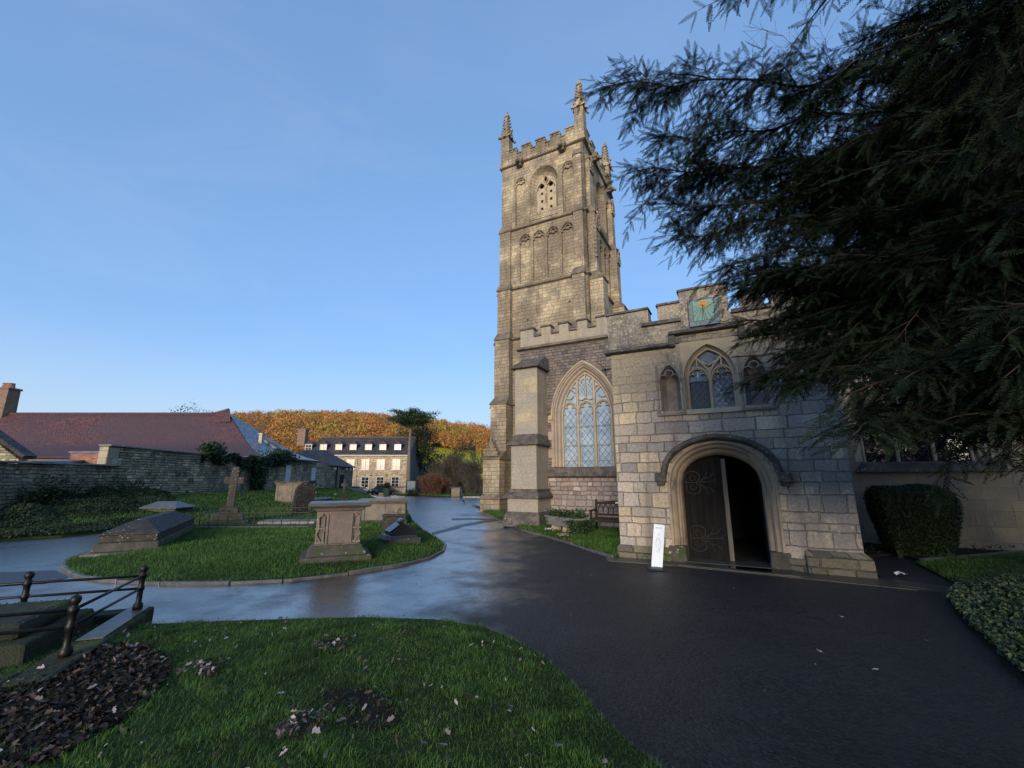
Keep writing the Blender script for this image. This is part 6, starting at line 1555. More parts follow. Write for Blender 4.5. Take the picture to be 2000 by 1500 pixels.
for px_, py_, u_, mt, sz, lb in [(280, 1276, 0.10, M_LEAFRUST, 0.062, 'upright rust orange leaf at the edge of the dark leaf patch'), (232, 1380, 0.08, M_LEAFPALE, 0.05, 'large pale curled leaf in the middle of the dark leaf patch'),
        (822, 1393, 0.08, M_LEAFPALE, 0.032, 'pale lilac leaf right of centre on the front grass'), (641, 1384, 0.08, M_LEAFRUST, 0.030, 'russet leaf beside a pale one in the middle of the front grass'),
        (768, 1354, 0.08, M_LEAFPALE, 0.034, 'pale broken leaf in a thin patch of front grass'), (720, 1462, 0.08, M_LEAFPALE, 0.03, 'grey leaf low down in the front grass near the bottom edge'),
        (918, 1490, 0.08, M_LEAFRUST, 0.028, 'orange leaf at the bottom edge of the front grass'), (850, 1239, 0.08, M_LEAFPALE, 0.03, 'pale leaf near the top edge of the front lawn'),
        (402, 1446, 0.08, M_LEAFPALE, 0.035, 'pale narrow leaf in long grass right of the dark patch'), (1602, 1274, 0.008, M_LEAFPALE, 0.026, 'pale leaf alone on wet tarmac before the porch'),
        (1709, 1309, 0.008, M_LEAFPALE, 0.022, 'buff leaf on dark tarmac in front of the ground cover'), (1645, 1206, 0.008, M_LEAFPALE, 0.022, 'tiny pale leaf on tarmac near the porch flagstones'), (1812, 1253, 0.008, M_LEAFBROWN, 0.02, 'small brownish leaf on tarmac close to the ground cover')]:
    single_leaf(px_, py_, u_, mt, sz, lb)

# crow on the path
def crow():
    g = G(907, 986, 0.0); t = thing('crow', 'black crow walking on the pale wet path by the grass', 'bird', (g[0], g[1], g[2] + 0.005), math.radians(160))
    bm = bmesh.new(); pts = [((-0.21, 0, 0.17), 0.012), ((-0.12, 0, 0.19), 0.035), ((-0.04, 0, 0.20), 0.068), ((0.05, 0, 0.225), 0.068), ((0.11, 0, 0.27), 0.045), ((0.145, 0, 0.305), 0.040), ((0.18, 0, 0.305), 0.018), ((0.225, 0, 0.295), 0.006), ((-0.01, 0.03, 0.12), 0.020), ((-0.01, 0.035, 0.05), 0.007), ((0.0, 0.035, 0.0), 0.007), ((0.05, 0.035, 0.004), 0.005), ((0.01, -0.03, 0.12), 0.020), ((0.01, -0.035, 0.05), 0.007), ((0.02, -0.035, 0.0), 0.007), ((0.07, -0.035, 0.004), 0.005)]
    vs = [bm.verts.new(p) for p, r in pts]
    for a, b in [(0, 1), (1, 2), (2, 3), (3, 4), (4, 5), (5, 6), (6, 7), (2, 8), (8, 9), (9, 10), (10, 11), (2, 12), (12, 13), (13, 14), (14, 15)]: bm.edges.new((vs[a], vs[b]))
    me = bpy.data.meshes.new('body'); bm.to_mesh(me); bm.free(); o = bpy.data.objects.new('body', me); COL.objects.link(o); o.parent = t
    sk = o.modifiers.new('skin', 'SKIN'); ss = o.modifiers.new('sub', 'SUBSURF'); ss.levels = 2; ss.render_levels = 2
    for v, (p, r) in zip(me.skin_vertices[0].data, pts): v.radius = (r, r)
    me.skin_vertices[0].data[2].use_root = True; me.materials.append(M_CROW)
    for s in (-1, 1):
        m = MB(); m.loft([[(0.07, s * 0.058, 0.25), (0.05, s * 0.066, 0.19)], [(-0.05, s * 0.066, 0.245), (-0.06, s * 0.066, 0.16)], [(-0.16, s * 0.03, 0.20), (-0.2, s * 0.02, 0.165)]]); m.build('wing', M_CROW, t, recalc=False)
crow()
# ------------------------------------------------------------------ churchyard wall and the buildings beyond
WX = -17.1
def wall_y(px):                  # where the line of the wall is crossed by a pixel column (near the horizon)
    d = ray(px, 940); return WX / (d[0] / d[1])
def ywall():
    t = thing('churchyard_wall', 'long mossy rubble wall, low at left and stepping up to a taller stretch', 'wall', (0, 0, 0))
    ya, yb, yc = 12.4, wall_y(203), wall_y(500) + 0.3
    m = MB(); n = 12
    def seg(y0, y1, z0, z1, n):
        L = []
        for k in range(n + 1):
            y = y0 + (y1 - y0) * k / n; z = z0 + (z1 - z0) * k / n + 0.02 * math.sin(7.3 * y); x = WX + 0.04 * math.sin(1.9 * y)
            L.append([(x, y, -0.3), (x - 0.02, y, z), (x - 0.40, y, z), (x - 0.42, y, -0.3)])
        m.loft(L, True); m.cap(L[0]); m.cap(L[-1])
    seg(ya, yb + 0.7, 2.12, 2.12, 12); m.build('low_stretch', M_YWALL, t); m = MB()
    seg(yb + 0.55, yc, 2.93, 2.86, 14); m.build('tall_stretch', M_YWALL, t)
    m = MB(); m.box(WX - 0.45, WX - 0.06, yb - 0.02, yb + 0.56, -0.3, 2.94); m.build('pier', M_YPALE, t, bevel=0.03)
    for y0, y1, z0, z1, nm in ((ya, yb + 0.7, 2.12, 2.12, 'coping'), (yb - 0.06, yc, 2.95, 2.87, 'coping')):
        m = MB(); y = y0
        while y < y1 - 0.1:
            e = min(y1, y + random.uniform(0.5, 0.9)); za = z0 + (z1 - z0) * (y - y0) / (y1 - y0); zb = z0 + (z1 - z0) * (e - y0) / (y1 - y0); j = random.uniform(-.01, .012)
            m.hexa([(WX - 0.48, y, za + 0.01), (WX + 0.08, y, za + 0.01), (WX + 0.08, e - 0.01, zb + 0.01), (WX - 0.48, e - 0.01, zb + 0.01), (WX - 0.46, y, za + 0.09 + j), (WX + 0.06, y, za + 0.075 + j), (WX + 0.06, e - 0.01, zb + 0.075 + j), (WX - 0.46, e - 0.01, zb + 0.09 + j)]); y = e
        m.build(nm, M_WALLCOPE, t, bevel=0.012)
ywall()

def flared(m, a, b, c, d, n=7, sag=0.10):
    """roof slope from eaves a-b up to ridge d-c with a bell-cast foot"""
    a, b, c, d = [np.array(q, float) for q in (a, b, c, d)]; L = []
    for k in range(n + 1):
        t_ = k / n; f = t_ - sag * math.sin(PI * t_) * (1 - t_) * 1.8
        p, q = a + (d - a) * t_, b + (c - b) * t_
        p[2] = a[2] + (d[2] - a[2]) * f; q[2] = b[2] + (c[2] - b[2]) * f; L.append([tuple(p), tuple(q)])
    m.loft(L)

def chapter_house():
    ys, yn = wall_y(500), wall_y(613); yr = (ys + yn) / 2 + 0.2; ez = 3.10; rz_ = float(at(430, 809, yr)[2]); ax = float(at(447, 800, yr)[0])
    t = thing('long_range', 'long low building with red tiled roof, slate hipped end and tall brick stack', 'building', (0, 0, 0))
    m = MB(); m.box(-62, WX - 0.35, ys + 0.45, yn - 0.4, -0.5, ez - 0.02); m.build('cream_wall', M_CREAM, t)
    m = MB(); m.box(WX - 0.36, WX - 0.02, ys + 0.2, yn + 2.6, -0.6, ez - 0.12); m.build('stone_wall', M_YWALL, t)
    m = MB(); flared(m, (-64, ys, ez), (WX + 0.3, ys, ez), (ax, yr, rz_), (-64, yr, rz_)); r1 = m.build('tiled_roof', M_TILE, t, recalc=False)
    m = MB(); flared(m, (-64, yn, ez), (WX + 0.3, yn, ez), (ax, yr, rz_), (-64, yr, rz_)); m.build('rear_roof', M_TILE, t, recalc=False)
    m = MB(); flared(m, (WX + 0.3, ys, ez), (WX + 0.3, yn, ez), (ax, yr, rz_ + 0.1), (ax, yr, rz_ + 0.1)); r2 = m.build('slate_hip', M_SLATE, t, recalc=False)
    m = MB(); m.tube([(-64, yr, rz_ + 0.03), (ax - 1.2, yr, rz_ + 0.03), (ax, yr, rz_ + 0.38)], 0.11, 6)
    m.build('ridge_tiles', M_TILE, t)
    m = MB(); m.add([(ax - 1.3, yr, rz_), (ax + 0.1, yr, rz_ + 0.36), (ax + 0.9, yr - 1.0, rz_ - 0.72), (ax - 0.2, yr - 0.9, rz_ - 0.75)], [(0, 1, 2, 3)]); m.build('gablet', M_TILE, t, recalc=False)
    m = MB(); m.box(-64, WX + 0.36, ys - 0.10, ys + 0.02, ez - 0.14, ez - 0.01); m.build('gutter', M_BROWNGUT, t)
    m = MB(); m.box(WX + 0.30, WX + 0.40, ys - 0.05, yn + 0.05, ez - 0.12, ez - 0.02); m.build('gutter', M_DSLATE, t)
    c0, c1 = at(-10, 800, yr), at(21, 800, yr); top = float(at(20, 762, yr)[2]); ct = MB()
    ct.frus((c0[0], c1[0], yr - 0.5, yr + 0.5), rz_ - 1.0, (c0[0] + 0.06, c1[0] - 0.05, yr - 0.45, yr + 0.45), top)
    ct.frus((c0[0] - 0.02, c1[0] + 0.04, yr - 0.54, yr + 0.54), top + 0.001, (c0[0] + 0.01, c1[0] + 0.01, yr - 0.5, yr + 0.5), top + 0.16)
    ch = ct.build('chimney', M_CHIM, t, bevel=0.03)
    for q in (0.35, 0.65): m = MB(); x = c0[0] + (c1[0] - c0[0]) * q; m.lathe([(0.26, top + 0.18), (0.22, top + 0.5), (0.26, top + 0.55), (0.18, top + 0.56)], x, yr, 10); m.build('chimney_pot', M_BRICK, ch)
    # rooflights and a vent on the slates
    def onslate(y, f):
        e = np.array([WX + 0.3, y, ez]); k = (ax - (WX + 0.3)); yy = y + (yr - y) * f; ff = f - 0.10 * math.sin(PI * f) * (1 - f) * 1.8
        return np.array([WX + 0.3 + k * f, yy, ez + (rz_ - ez) * ff])
    for y in (ys + 4.6, ys + 6.1):
        p = [onslate(y, .30), onslate(y + 0.55, .30), onslate(y + 0.55, .56), onslate(y, .56)]; u = np.array([0.10, 0, 0.13])
        m = MB(); m.hexa([tuple(q) for q in p] + [tuple(q + u) for q in p]); f = m.build('rooflight', M_LEADROOF, r2)
    p = onslate(ys + 3.2, .42); m = MB(); m.box(p[0] - 0.12, p[0] + 0.12, p[1] - 0.2, p[1] + 0.2, p[2] - 0.2, p[2] + 0.7); m.box(p[0] - 0.18, p[0] + 0.18, p[1] - 0.26, p[1] + 0.26, p[2] + 0.7, p[2] + 0.78); m.build('roof_vent', M_GREYPIPE, r2)
    for px_, y0, y1 in ((560, 909, 948), (610, 914, 954)):
        y = wall_y(px_); zt = float(at(px_, y0, y)[2]); zb = float(at(px_, y1, y)[2])
        m = MB(); m.box(WX - 0.03, WX + 0.04, y - 0.40, y + 0.40, zb, zt); m.build('slit_shutter', M_SLIT, t)
    return ys, yn
YS, YN = chapter_house()

def outbuilding():
    y0, y1 = wall_y(646), wall_y(688); ez = 2.80
    t = thing('stone_outbuilding', 'low stone outbuilding with dark hipped roof, its corner before the house', 'building', (0, 0, 0))
    m = MB(); m.box(WX - 6.0, WX, y0 - 2.4, y1, -0.8, ez - 0.05); w = m.build('wall', M_YWALL, t)
    rx, ry0, ry1 = -20.3, y0 + 2.8, y1 + 1.0; rzz = 4.55
    e = 0.35
    m = MB(); m.loft([[(WX - 6.3, y0 - 2.7, ez + .05), (WX + e, y0 - 0.0 - 0.3, ez)], [(rx, ry0, rzz), (rx, ry0, rzz)]]); m.build('hip_slope', M_DSLATE, t, recalc=False)
    m = MB(); m.loft([[(WX + e, y0 - 0.3, ez), (WX + e, y1 + 0.2, ez - 0.08)], [(rx, ry0, rzz), (rx, ry1, rzz - 0.05)]]); m.build('slate_slope', M_SLATE if False else M_DSLATE, t, recalc=False)
    m = MB(); m.loft([[(WX - 6.3, y0 - 2.7, ez), (WX - 6.3, y1 + 0.2, ez)], [(rx, ry0, rzz), (rx, ry1, rzz)]]); m.build('rear_slope', M_DSLATE, t, recalc=False)
    m = MB(); m.prism([(WX - 6.0, ez - 0.05), (WX, ez - 0.05), (rx, rzz - 0.1)], y1 - 0.3, y1); m.build('gable', M_YWALL, t)
    m = MB(); m.tube([(WX + 0.1, wall_y(655), -0.5), (WX + 0.1, wall_y(655), ez)], 0.06, 8); m.build('drainpipe', M_BROWNGUT, t)
    for p in (650, 672, 680): m = MB(); y = wall_y(p); m.box(WX, WX + 0.2, y - 0.18, y + 0.18, ez - 0.34, ez - 0.14); m.build('flood_lamp', M_WHITE, t)
    m = MB(); y = wall_y(667); m.box(WX - 0.02, WX + 0.03, y - 0.5, y + 0.5, 0.2, 2.0); m.build('door', M_DOOR, t)
outbuilding()

# bits of building seen over the low wall at the left
t = thing('stone_shed', 'stone shed gable with dark sloping verge at the far left behind the wall', 'building', (0, 0, 0))
p0, p1 = at(-90, 795, 19.5), at(44, 893, 19.5)
m = MB(); m.prism([(p0[0] * 2 - p1[0], 0), (p1[0] - 0.15, 0), (p1[0] - 0.15, p1[2] - 0.1), (p0[0], p0[2] - 0.12), (p0[0] * 2 - p1[0], p1[2] - 0.1)], 19.5, 19.9); m.build('gable_wall', M_YWALL, t)
m = MB(); m.bar([(p1[0] + 0.1, p1[2]), (p0[0], p0[2]), (p0[0] * 2 - p1[0], p1[2])], 0.16, 19.42, 19.98); m.build('roof', M_DSLATE, t)
t = thing('brick_wall', 'short red brick wall with blue wet coping, behind the tall wall end', 'wall', (0, 0, 0))
p0, p1 = at(138, 885, 21.5), at(212, 885, 21.5)
m = MB(); m.box(p0[0], p1[0], 21.5, 21.75, 0, p0[2]); m.build('brickwork', M_BRICK, t)
m = MB(); m.box(p0[0] - 0.06, p1[0], 21.44, 21.8, p0[2] + 0.002, p0[2] + 0.09); m.build('coping', M_BLUECAP, t)
t = thing('low_lean_to', 'wet blue lean-to roof edge just showing over the low wall', 'building', (0, 0, 0))
p0, p1 = at(42, 900, 19.0), at(140, 900, 20.5)
m = MB(); m.hexa([(p0[0], 19.0, p0[2] - .1), (p1[0], 20.5, p1[2] - .1), (p1[0] - 1, 23.0, p1[2] + 0.1), (p0[0] - 1, 22.0, p0[2] + 0.1), (p0[0], 19.0, p0[2]), (p1[0], 20.5, p1[2]), (p1[0] - 1, 23.0, p1[2] + 0.2), (p0[0] - 1, 22.0, p0[2] + 0.2)]); m.build('roof', M_BLUECAP, t)
m = MB(); m.hexa([(p0[0] - .2, 19.1, 0), (p1[0] - .1, 20.6, 0), (p1[0] - 1, 22.8, 0), (p0[0] - 1, 21.8, 0), (p0[0] - .2, 19.1, p0[2] - .11), (p1[0] - .1, 20.6, p1[2] - .11), (p1[0] - 1, 22.8, p1[2] - .11), (p0[0] - 1, 21.8, p0[2] - .11)]); m.build('wall', M_YWALL, t)

# ---- the house ----
def window_at(m_frame, m_pane, x0, x1, z0, z1, y, cols, rows, fw=0.07, proud=0.03):
    m_frame.holed([(x0, z0), (x1, z0), (x1, z1), (x0, z1)], [[(x0 + fw + (x1 - x0 - 2 * fw) * i / cols + (0.02 if i else 0), z0 + fw + (z1 - z0 - 2 * fw) * j / rows + (0.02 if j else 0)),
        (x0 + fw + (x1 - x0 - 2 * fw) * (i + 1) / cols - (0.02 if i < cols - 1 else 0), z0 + fw + (z1 - z0 - 2 * fw) * j / rows + (0.02 if j else 0)),
        (x0 + fw + (x1 - x0 - 2 * fw) * (i + 1) / cols - (0.02 if i < cols - 1 else 0), z0 + fw + (z1 - z0 - 2 * fw) * (j + 1) / rows - (0.02 if j < rows - 1 else 0)),
        (x0 + fw + (x1 - x0 - 2 * fw) * i / cols + (0.02 if i else 0), z0 + fw + (z1 - z0 - 2 * fw) * (j + 1) / rows - (0.02 if j < rows - 1 else 0))] for i in range(cols) for j in range(rows)], y - proud, y + 0.05)
    m_pane.box(x0 + fw * 0.5, x1 - fw * 0.5, y + 0.052, y + 0.08, z0 + fw * 0.5, z1 - fw * 0.5)
def house():
    Y0 = 76.0; X = lambda px, py=900: float(at(px, py, Y0)[0]); Zp = lambda py: float(at(720, py, Y0)[2])
    xl, xr = X(576), X(798); ez = Zp(889); yr = 80.5; rz_ = float(at(700, 855, yr)[2])
    t = thing('stone_house', 'long cream stone house with seven dormers in its dark stone-tiled roof', 'house', (0, 0, 0))
    m = MB(); m.box(xl + 0.3, xr, Y0, 85.0, -1.6, ez); m.prism([(xl + .3, ez), (xr, ez), (xr, ez + .01), (xl + .3, ez + .01)], Y0, 85); wall = m.build('wall', M_HOUSE, t)
    m = MB(); m.map = lambda x, y, z: (xr - y, Y0 + x, z); m.prism([(0, ez), (9, ez), (4.5, rz_ - 0.12)], 0.0, 0.4); m.build('gable', M_BARKG, t)
    m = MB(); m.box(xr + 0.002, xr + 0.06, Y0 - 0.02, 85.02, -1.6, ez); m.build('rendered_end', M_BARKG, t)
    m = MB(); hx = xl + 2.6
    def slope(a, b, c, d, th=0.12):
        a, b, c, d = [np.array(q, float) for q in (a, b, c, d)]; u = np.array([0, 0, th]); m.hexa([tuple(q) for q in (a, b, c, d)] + [tuple(q + u) for q in (a, b, c, d)])
    slope((xl - .2, Y0 - 0.35, ez - 0.1), (xr + 0.1, Y0 - 0.35, ez - 0.1), (xr + 0.1, yr, rz_ - .1), (hx, yr, rz_ - .1)); slope((xr + 0.1, 85.35, ez - 0.1), (xl - .2, 85.35, ez - 0.1), (hx, yr, rz_ - .1), (xr + 0.1, yr, rz_ - .1)); slope((xl - .2, 85.35, ez - 0.1), (xl - .2, Y0 - 0.35, ez - 0.1), (hx, yr, rz_ - .1), (hx + .01, yr, rz_ - .1))
    roof = m.build('roof', M_DSLATE, t)
    m = MB(); m.tube([(hx - .2, yr, rz_ + 0.06), (xr + 0.1, yr, rz_ + 0.06)], 0.13, 6); m.build('ridge_tiles', M_DARKST, roof)
    m = MB(); c0, c1 = float(at(584, 850, yr)[0]), float(at(599, 850, yr)[0]); m.box(c0, c1, yr - 0.6, yr + 0.6, rz_ - 1.5, float(at(590, 840, yr)[2])); m.box(c0 - 0.08, c1 + 0.08, yr - 0.68, yr + 0.68, float(at(590, 840, yr)[2]), float(at(590, 838, yr)[2])); m.build('chimney', M_CHIM, roof)
    for px_, openw in ((603, 1), (632, 0), (662, 0), (690, 0), (720, 0), (748, 0), (777, 1)):
        yd = 77.05; c = float(at(px_, 873, yd)[0]); z0, z1 = float(at(px_, 880.5, yd)[2]), float(at(px_, 868, yd)[2]); zt = float(at(px_, 862, yd)[2]); w = 0.62
        m = MB(); m.prism([(c - w, z0 - 0.05), (c + w, z0 - 0.05), (c + w, z1), (c, zt - 0.05), (c - w, z1)], yd + 0.02, yd + 2.4); d = m.build('dormer', M_DSLATE, roof)
        m = MB(); m.hexa([(c - w - .14, yd - .12, z1 - .08), (c, yd - .12, zt), (c, yd + 2.8, zt), (c - w - .14, yd + 2.6, z1 - .08), (c - w - .14, yd - .12, z1), (c, yd - .12, zt + .1), (c, yd + 2.8, zt + .1), (c - w - .14, yd + 2.6, z1)])
        m.hexa([(c, yd - .12, zt), (c + w + .14, yd - .12, z1 - .08), (c + w + .14, yd + 2.6, z1 - .08), (c, yd + 2.8, zt), (c, yd - .12, zt + .1), (c + w + .14, yd - .12, z1), (c + w + .14, yd + 2.6, z1), (c, yd + 2.8, zt + .1)])
        m.add([(c - w, yd - .02, z1), (c + w, yd - .02, z1), (c, yd - .02, zt)], [(0, 1, 2)]); m.build('dormer_roof', M_TILE, d)
        f, p = MB(), MB(); window_at(f, p, c - w + .02, c + w - .02, z0, z1 + 0.02, yd - 0.08, 2, 2, 0.09); f.build('dormer_window', M_WHITE, d); p.build('dormer_pane', M_PANE if openw else M_BLIND, d)
    for px_ in (685, 714, 744, 774):
        c = X(px_); f, p = MB(), MB(); window_at(f, p, c - 0.72, c + 0.72, Zp(917), Zp(896.5), Y0 - 0.06, 2, 3, 0.08); w = f.build('window', M_WHITE, t); p.build('pane', M_BLIND, w)
        s = MB(); s.box(c - 0.85, c + 0.85, Y0 - 0.16, Y0, Zp(918.5), Zp(917) - 0.003); s.build('sill', M_WHITE, w)
    for px_, y1_ in ((713, 953), (742.5, 951), (772, 951)):
        c = X(px_, 940); f, p = MB(), MB(); window_at(f, p, c - 0.68, c + 0.68, Zp(y1_), Zp(931), Y0 - 0.06, 2, 3, 0.09); w = f.build('window', M_WHITE, t); p.build('pane', M_PANE, w)
        b = MB(); b.box(c - 0.6, c + 0.6, Y0 - 0.004, Y0 + 0.0, Zp(y1_) + 0.05, Zp(y1_) + 0.55); b.build('frosted_pane', M_BLUECAP, w)
        s = MB(); s.box(c - 0.8, c + 0.8, Y0 - 0.16, Y0, Zp(y1_ + 1.3), Zp(y1_) - 0.003); s.build('sill', M_WHITE, w)
    m = MB(); m.tube([(X(698), Y0 - 0.1, ez - 0.1), (X(698), Y0 - 0.1, -1.2)], 0.055, 6); m.build('drainpipe', M_GREYPIPE, t)
    m = MB(); m.box(xl, xr, Y0 - 0.42, Y0 - 0.30, ez - 0.10, ez + 0.02); m.build('gutter', M_WHITE, t)
    for px_ in (726, 757): m = MB(); m.box(X(px_) - 0.1, X(px_) + 0.1, Y0 - 0.15, Y0, Zp(929.5), Zp(927)); m.build('wall_lamp', M_IRON, t)
house()
t = thing('low_wall', 'low pale stone wall with dark capping below the house windows', 'wall', (0, 0, 0))
a, b = at(760, 952, 74.6), at(812, 952, 74.6)
m = MB(); m.box(a[0], b[0], 74.5, 74.9, -1.5, a[2]); m.build('stonework', M_HOUSE, t); m = MB(); m.box(a[0] - .05, b[0] + .05, 74.42, 74.98, a[2], a[2] + 0.16); m.build('capping', M_DARKST, t)
def house2():
    Y0 = 97.0; t = thing('brown_house', 'plain brown house with dark roof and white windows beyond the notice board', 'house', (0, 0, 0))
    x0, x1 = float(at(803, 930, Y0)[0]), float(at(870, 930, Y0)[0]); ez = float(at(830, 922, Y0)[2])
    m = MB(); m.box(x0, x1, Y0, Y0 + 8, -1.4, ez); m.build('wall', M_HOUSE2, t)
    zr = float(at(830, 905, Y0 + 4)[2]); m = MB(); m.map = lambda x, y, z: (y, x, z); m.prism([(Y0 - .4, ez - .1), (Y0 + 8.4, ez - .1), (Y0 + 4, zr)], x0 - .4, x1 + 6); m.map = None; m.build('roof', M_DSLATE, t)
    m = MB(); m.box(x0 - .3, x1 + .1, Y0 - .5, Y0 - .42, ez - .18, ez); m.build('gutter', M_WHITE, t)
    for px_, ya, yb in ((811, 925, 932), (827, 925, 932), (813, 941, 950)):
        c = float(at(px_, 930, Y0)[0]); f, p = MB(), MB(); window_at(f, p, c - 0.75, c + 0.75, float(at(px_, yb, Y0)[2]), float(at(px_, ya, Y0)[2]), Y0 - 0.05, 3, 2, 0.08); w = f.build('window', M_WHITE, t); p.build('pane', M_PANE, w)
house2()

# ---- notice board, planter post, cars ----
g = at(803, 950, 66)
t = thing('notice_board', 'grey notice board on two posts beside the corner of the stone house', 'notice board', (float(g[0]), 66.0, float(T(g[0], 66)) + 0.05), math.radians(-6))
s_ = 66.0
m = MB(); m.box(-0.62, 0.62, -0.06, 0.04, 0.75, 2.05); m.build('board', M_BOARD, t); m = MB(); m.bar([(-0.66, 0.72), (0.66, 0.72), (0.66, 2.1), (-0.66, 2.1)], 0.09, -0.09, -0.05, True); m.build('frame', M_IRON, t)
for x in (-0.72, 0.72): m = MB(); m.box(x - 0.05, x + 0.05, -0.05, 0.05, -0.2, 2.15); m.build('post', M_IRON, t)
def car(name, lab, px_, Y, rz, L, Hh, paint, suv):
    c = at(px_, 950, Y); t = thing(name, lab, 'car', (float(c[0]), Y, float(T(c[0], Y)) + 0.02), rz)
    W2 = 0.86
    if suv: side = [(-L/2, .35), (-L/2 - .02, .75), (-L/2 + .1, 1.0), (-L/2 + .35, 1.42), (-L/2 + .6, Hh), (0.1, Hh), (.55, 1.42), (1.1, 1.02), (L/2 - .2, .92), (L/2, .75), (L/2, .35)]
    else: side = [(-L/2, .32), (-L/2, .7), (-L/2 + .08, .95), (-L/2 + .5, 1.3), (-L/2 + .9, Hh), (0.0, Hh), (.5, 1.3), (1.05, .95), (L/2 - .2, .82), (L/2, .65), (L/2, .30)]
    m = MB(); lo = []
    for y, k in ((-W2, 0), (-W2 + .04, 1), (W2 - .04, 1), (W2, 0)):
        tt = [(x * (1 if z < 1 else .97), y * (1 if z < 1.0 else .84), z) for x, z in side]; lo.append(tt)
    m.loft([[(x * .99, y, z - .02 if z > .5 else z + .02) for x, y, z in lo[0]], lo[1], lo[2], [(x * .99, y, z - .02 if z > .5 else z + .02) for x, y, z in lo[3]]], True); m.cap(lo[0]); m.cap(lo[3]); body = m.build('body', paint, t, bevel=0.03)
    gz0 = 1.0 if not suv else 1.05
    for s in (-1, 1):
        m = MB(); y = s * W2 * 0.91; m.prism([(-L/2 + .42, gz0), (.82, gz0), (.5, 1.26), (.05, Hh - .1), (-L/2 + .75, Hh - .1)], y - 0.06, y + 0.06); m.build('side_window', M_PANE, t)
    m = MB(); m.add([(1.0, -.70, 1.02), (1.0, .70, 1.02), (.50, .62, Hh - .1), (.50, -.62, Hh - .1)], [(0, 1, 2, 3)]); m.build('windscreen', M_PANE, t); m = MB(); m.add([(-L/2 + .13, -.68, 1.05), (-L/2 + .13, .68, 1.05), (-L/2 + .5, .6, Hh - .12), (-L/2 + .5, -.6, Hh - .12)], [(0, 1, 2, 3)]); m.build('rear_window', M_PANE, t)
    for x in (-L/2 + .75, L/2 - .78):
        for s in (-1, 1):
            m = MB(); m.map = lambda a, b, z, x=x, s=s: (x + a, s * (W2 - .10) + z, .32 + b); m.lathe([(.18, -.11), (.31, -.10), (.33, -.05), (.33, .05), (.31, .11), (.20, .12)], 0, 0, 18); m.map = None; ty = m.build('wheel', M_TYRE, t)
            m = MB(); m.map = lambda a, b, z, x=x, s=s: (x + a, s * (W2 - .10) + s * z, .32 + b); m.lathe([(.21, .10), (.20, .125), (.07, .11), (.05, .13)], 0, 0, 18); m.map = None; m.build('rim', M_ALLOY, ty)
    for s in (-1, 1):
        m = MB(); m.box(L/2 - .22, L/2 + .01, s * .55 - .17, s * .55 + .17, .66, .80); m.build('headlight', M_LAMP, t); m = MB(); m.box(-L/2 - .03, -L/2 + .1, s * .66 - .12, s * .66 + .12, .72, .95); m.build('tail_light', M_REDLAMP, t)
car('parked_car', 'dark blue compact car parked in front of the stone house', 745.5, 71.5, math.radians(172), 3.7, 1.55, M_CARDARK, True)
car('parked_car', 'blue grey hatchback parked by the outbuilding corner', 701, 70.0, math.radians(-12), 3.9, 1.40, M_CARBLUE, False)
g = at(755.5, 960, 66); t = thing('planter_post', 'dark reddish shrub in a green box planter beside the parked dark car', 'planter', (float(g[0]), 66.0, float(T(g[0], 66)) + 0.02))
m = MB(); m.frus((-0.36, 0.36, -0.36, 0.36), 0, (-0.42, 0.42, -0.42, 0.42), 1.05); m.build('box', M_GREENBOX, t, bevel=0.03)
PLANTERBOX = t
# ------------------------------------------------------------------ trees, ivy, hedges
def rot_frames(d, up):
    d = d / np.linalg.norm(d, axis=1, keepdims=True); s = np.cross(d, up); n = np.linalg.norm(s, axis=1, keepdims=True); s = s / np.maximum(n, 1e-6); u = np.cross(s, d); return d, s, u

def cards(name, c, size, mat, parent=None, nrm=None, spread=1.0, asp=0.7):
    """leaf-sized faces (folded diamonds) at points c; nrm biases which way they face"""
    n = len(c); d = RNG.normal(0, 1, (n, 3)); nn = RNG.normal(0, 1, (n, 3)) * spread
    if nrm is not None: nn = nn * 0.5 + nrm
    d, s, u = rot_frames(d, nn); sz = (size * RNG.uniform(0.6, 1.3, n))[:, None]
    V = np.stack([c - d * sz, c + s * sz * asp + u * sz * 0.2, c + d * sz, c - s * sz * asp + u * sz * 0.2], 1).reshape(-1, 3)
    F = np.arange(n * 4).reshape(-1, 4)
    return mesh_np(name, V, F, mat, parent)

def sticks(name, segs, mat, parent=None):
    """thin three-sided limbs from (p0, p1, r0, r1)"""
    a = np.array([s[0] for s in segs], float); b = np.array([s[1] for s in segs], float); r0 = np.array([s[2] for s in segs])[:, None]; r1 = np.array([s[3] for s in segs])[:, None]
    d, s, u = rot_frames(b - a + 1e-9, np.tile([[0.13, 0.31, 0.94]], (len(a), 1)))
    P = []
    for base, r in ((a, r0), (b, r1)):
        for q in range(3): P.append(base + (s * math.cos(2.1 * q) + u * math.sin(2.1 * q)) * r)
    V = np.stack(P, 1).reshape(-1, 3); k = np.arange(len(a))[:, None] * 6
    F = np.concatenate([k + np.array([[q, (q + 1) % 3, 3 + (q + 1) % 3, 3 + q]]) for q in range(3)], 0)
    return mesh_np(name, V, F, mat, parent)

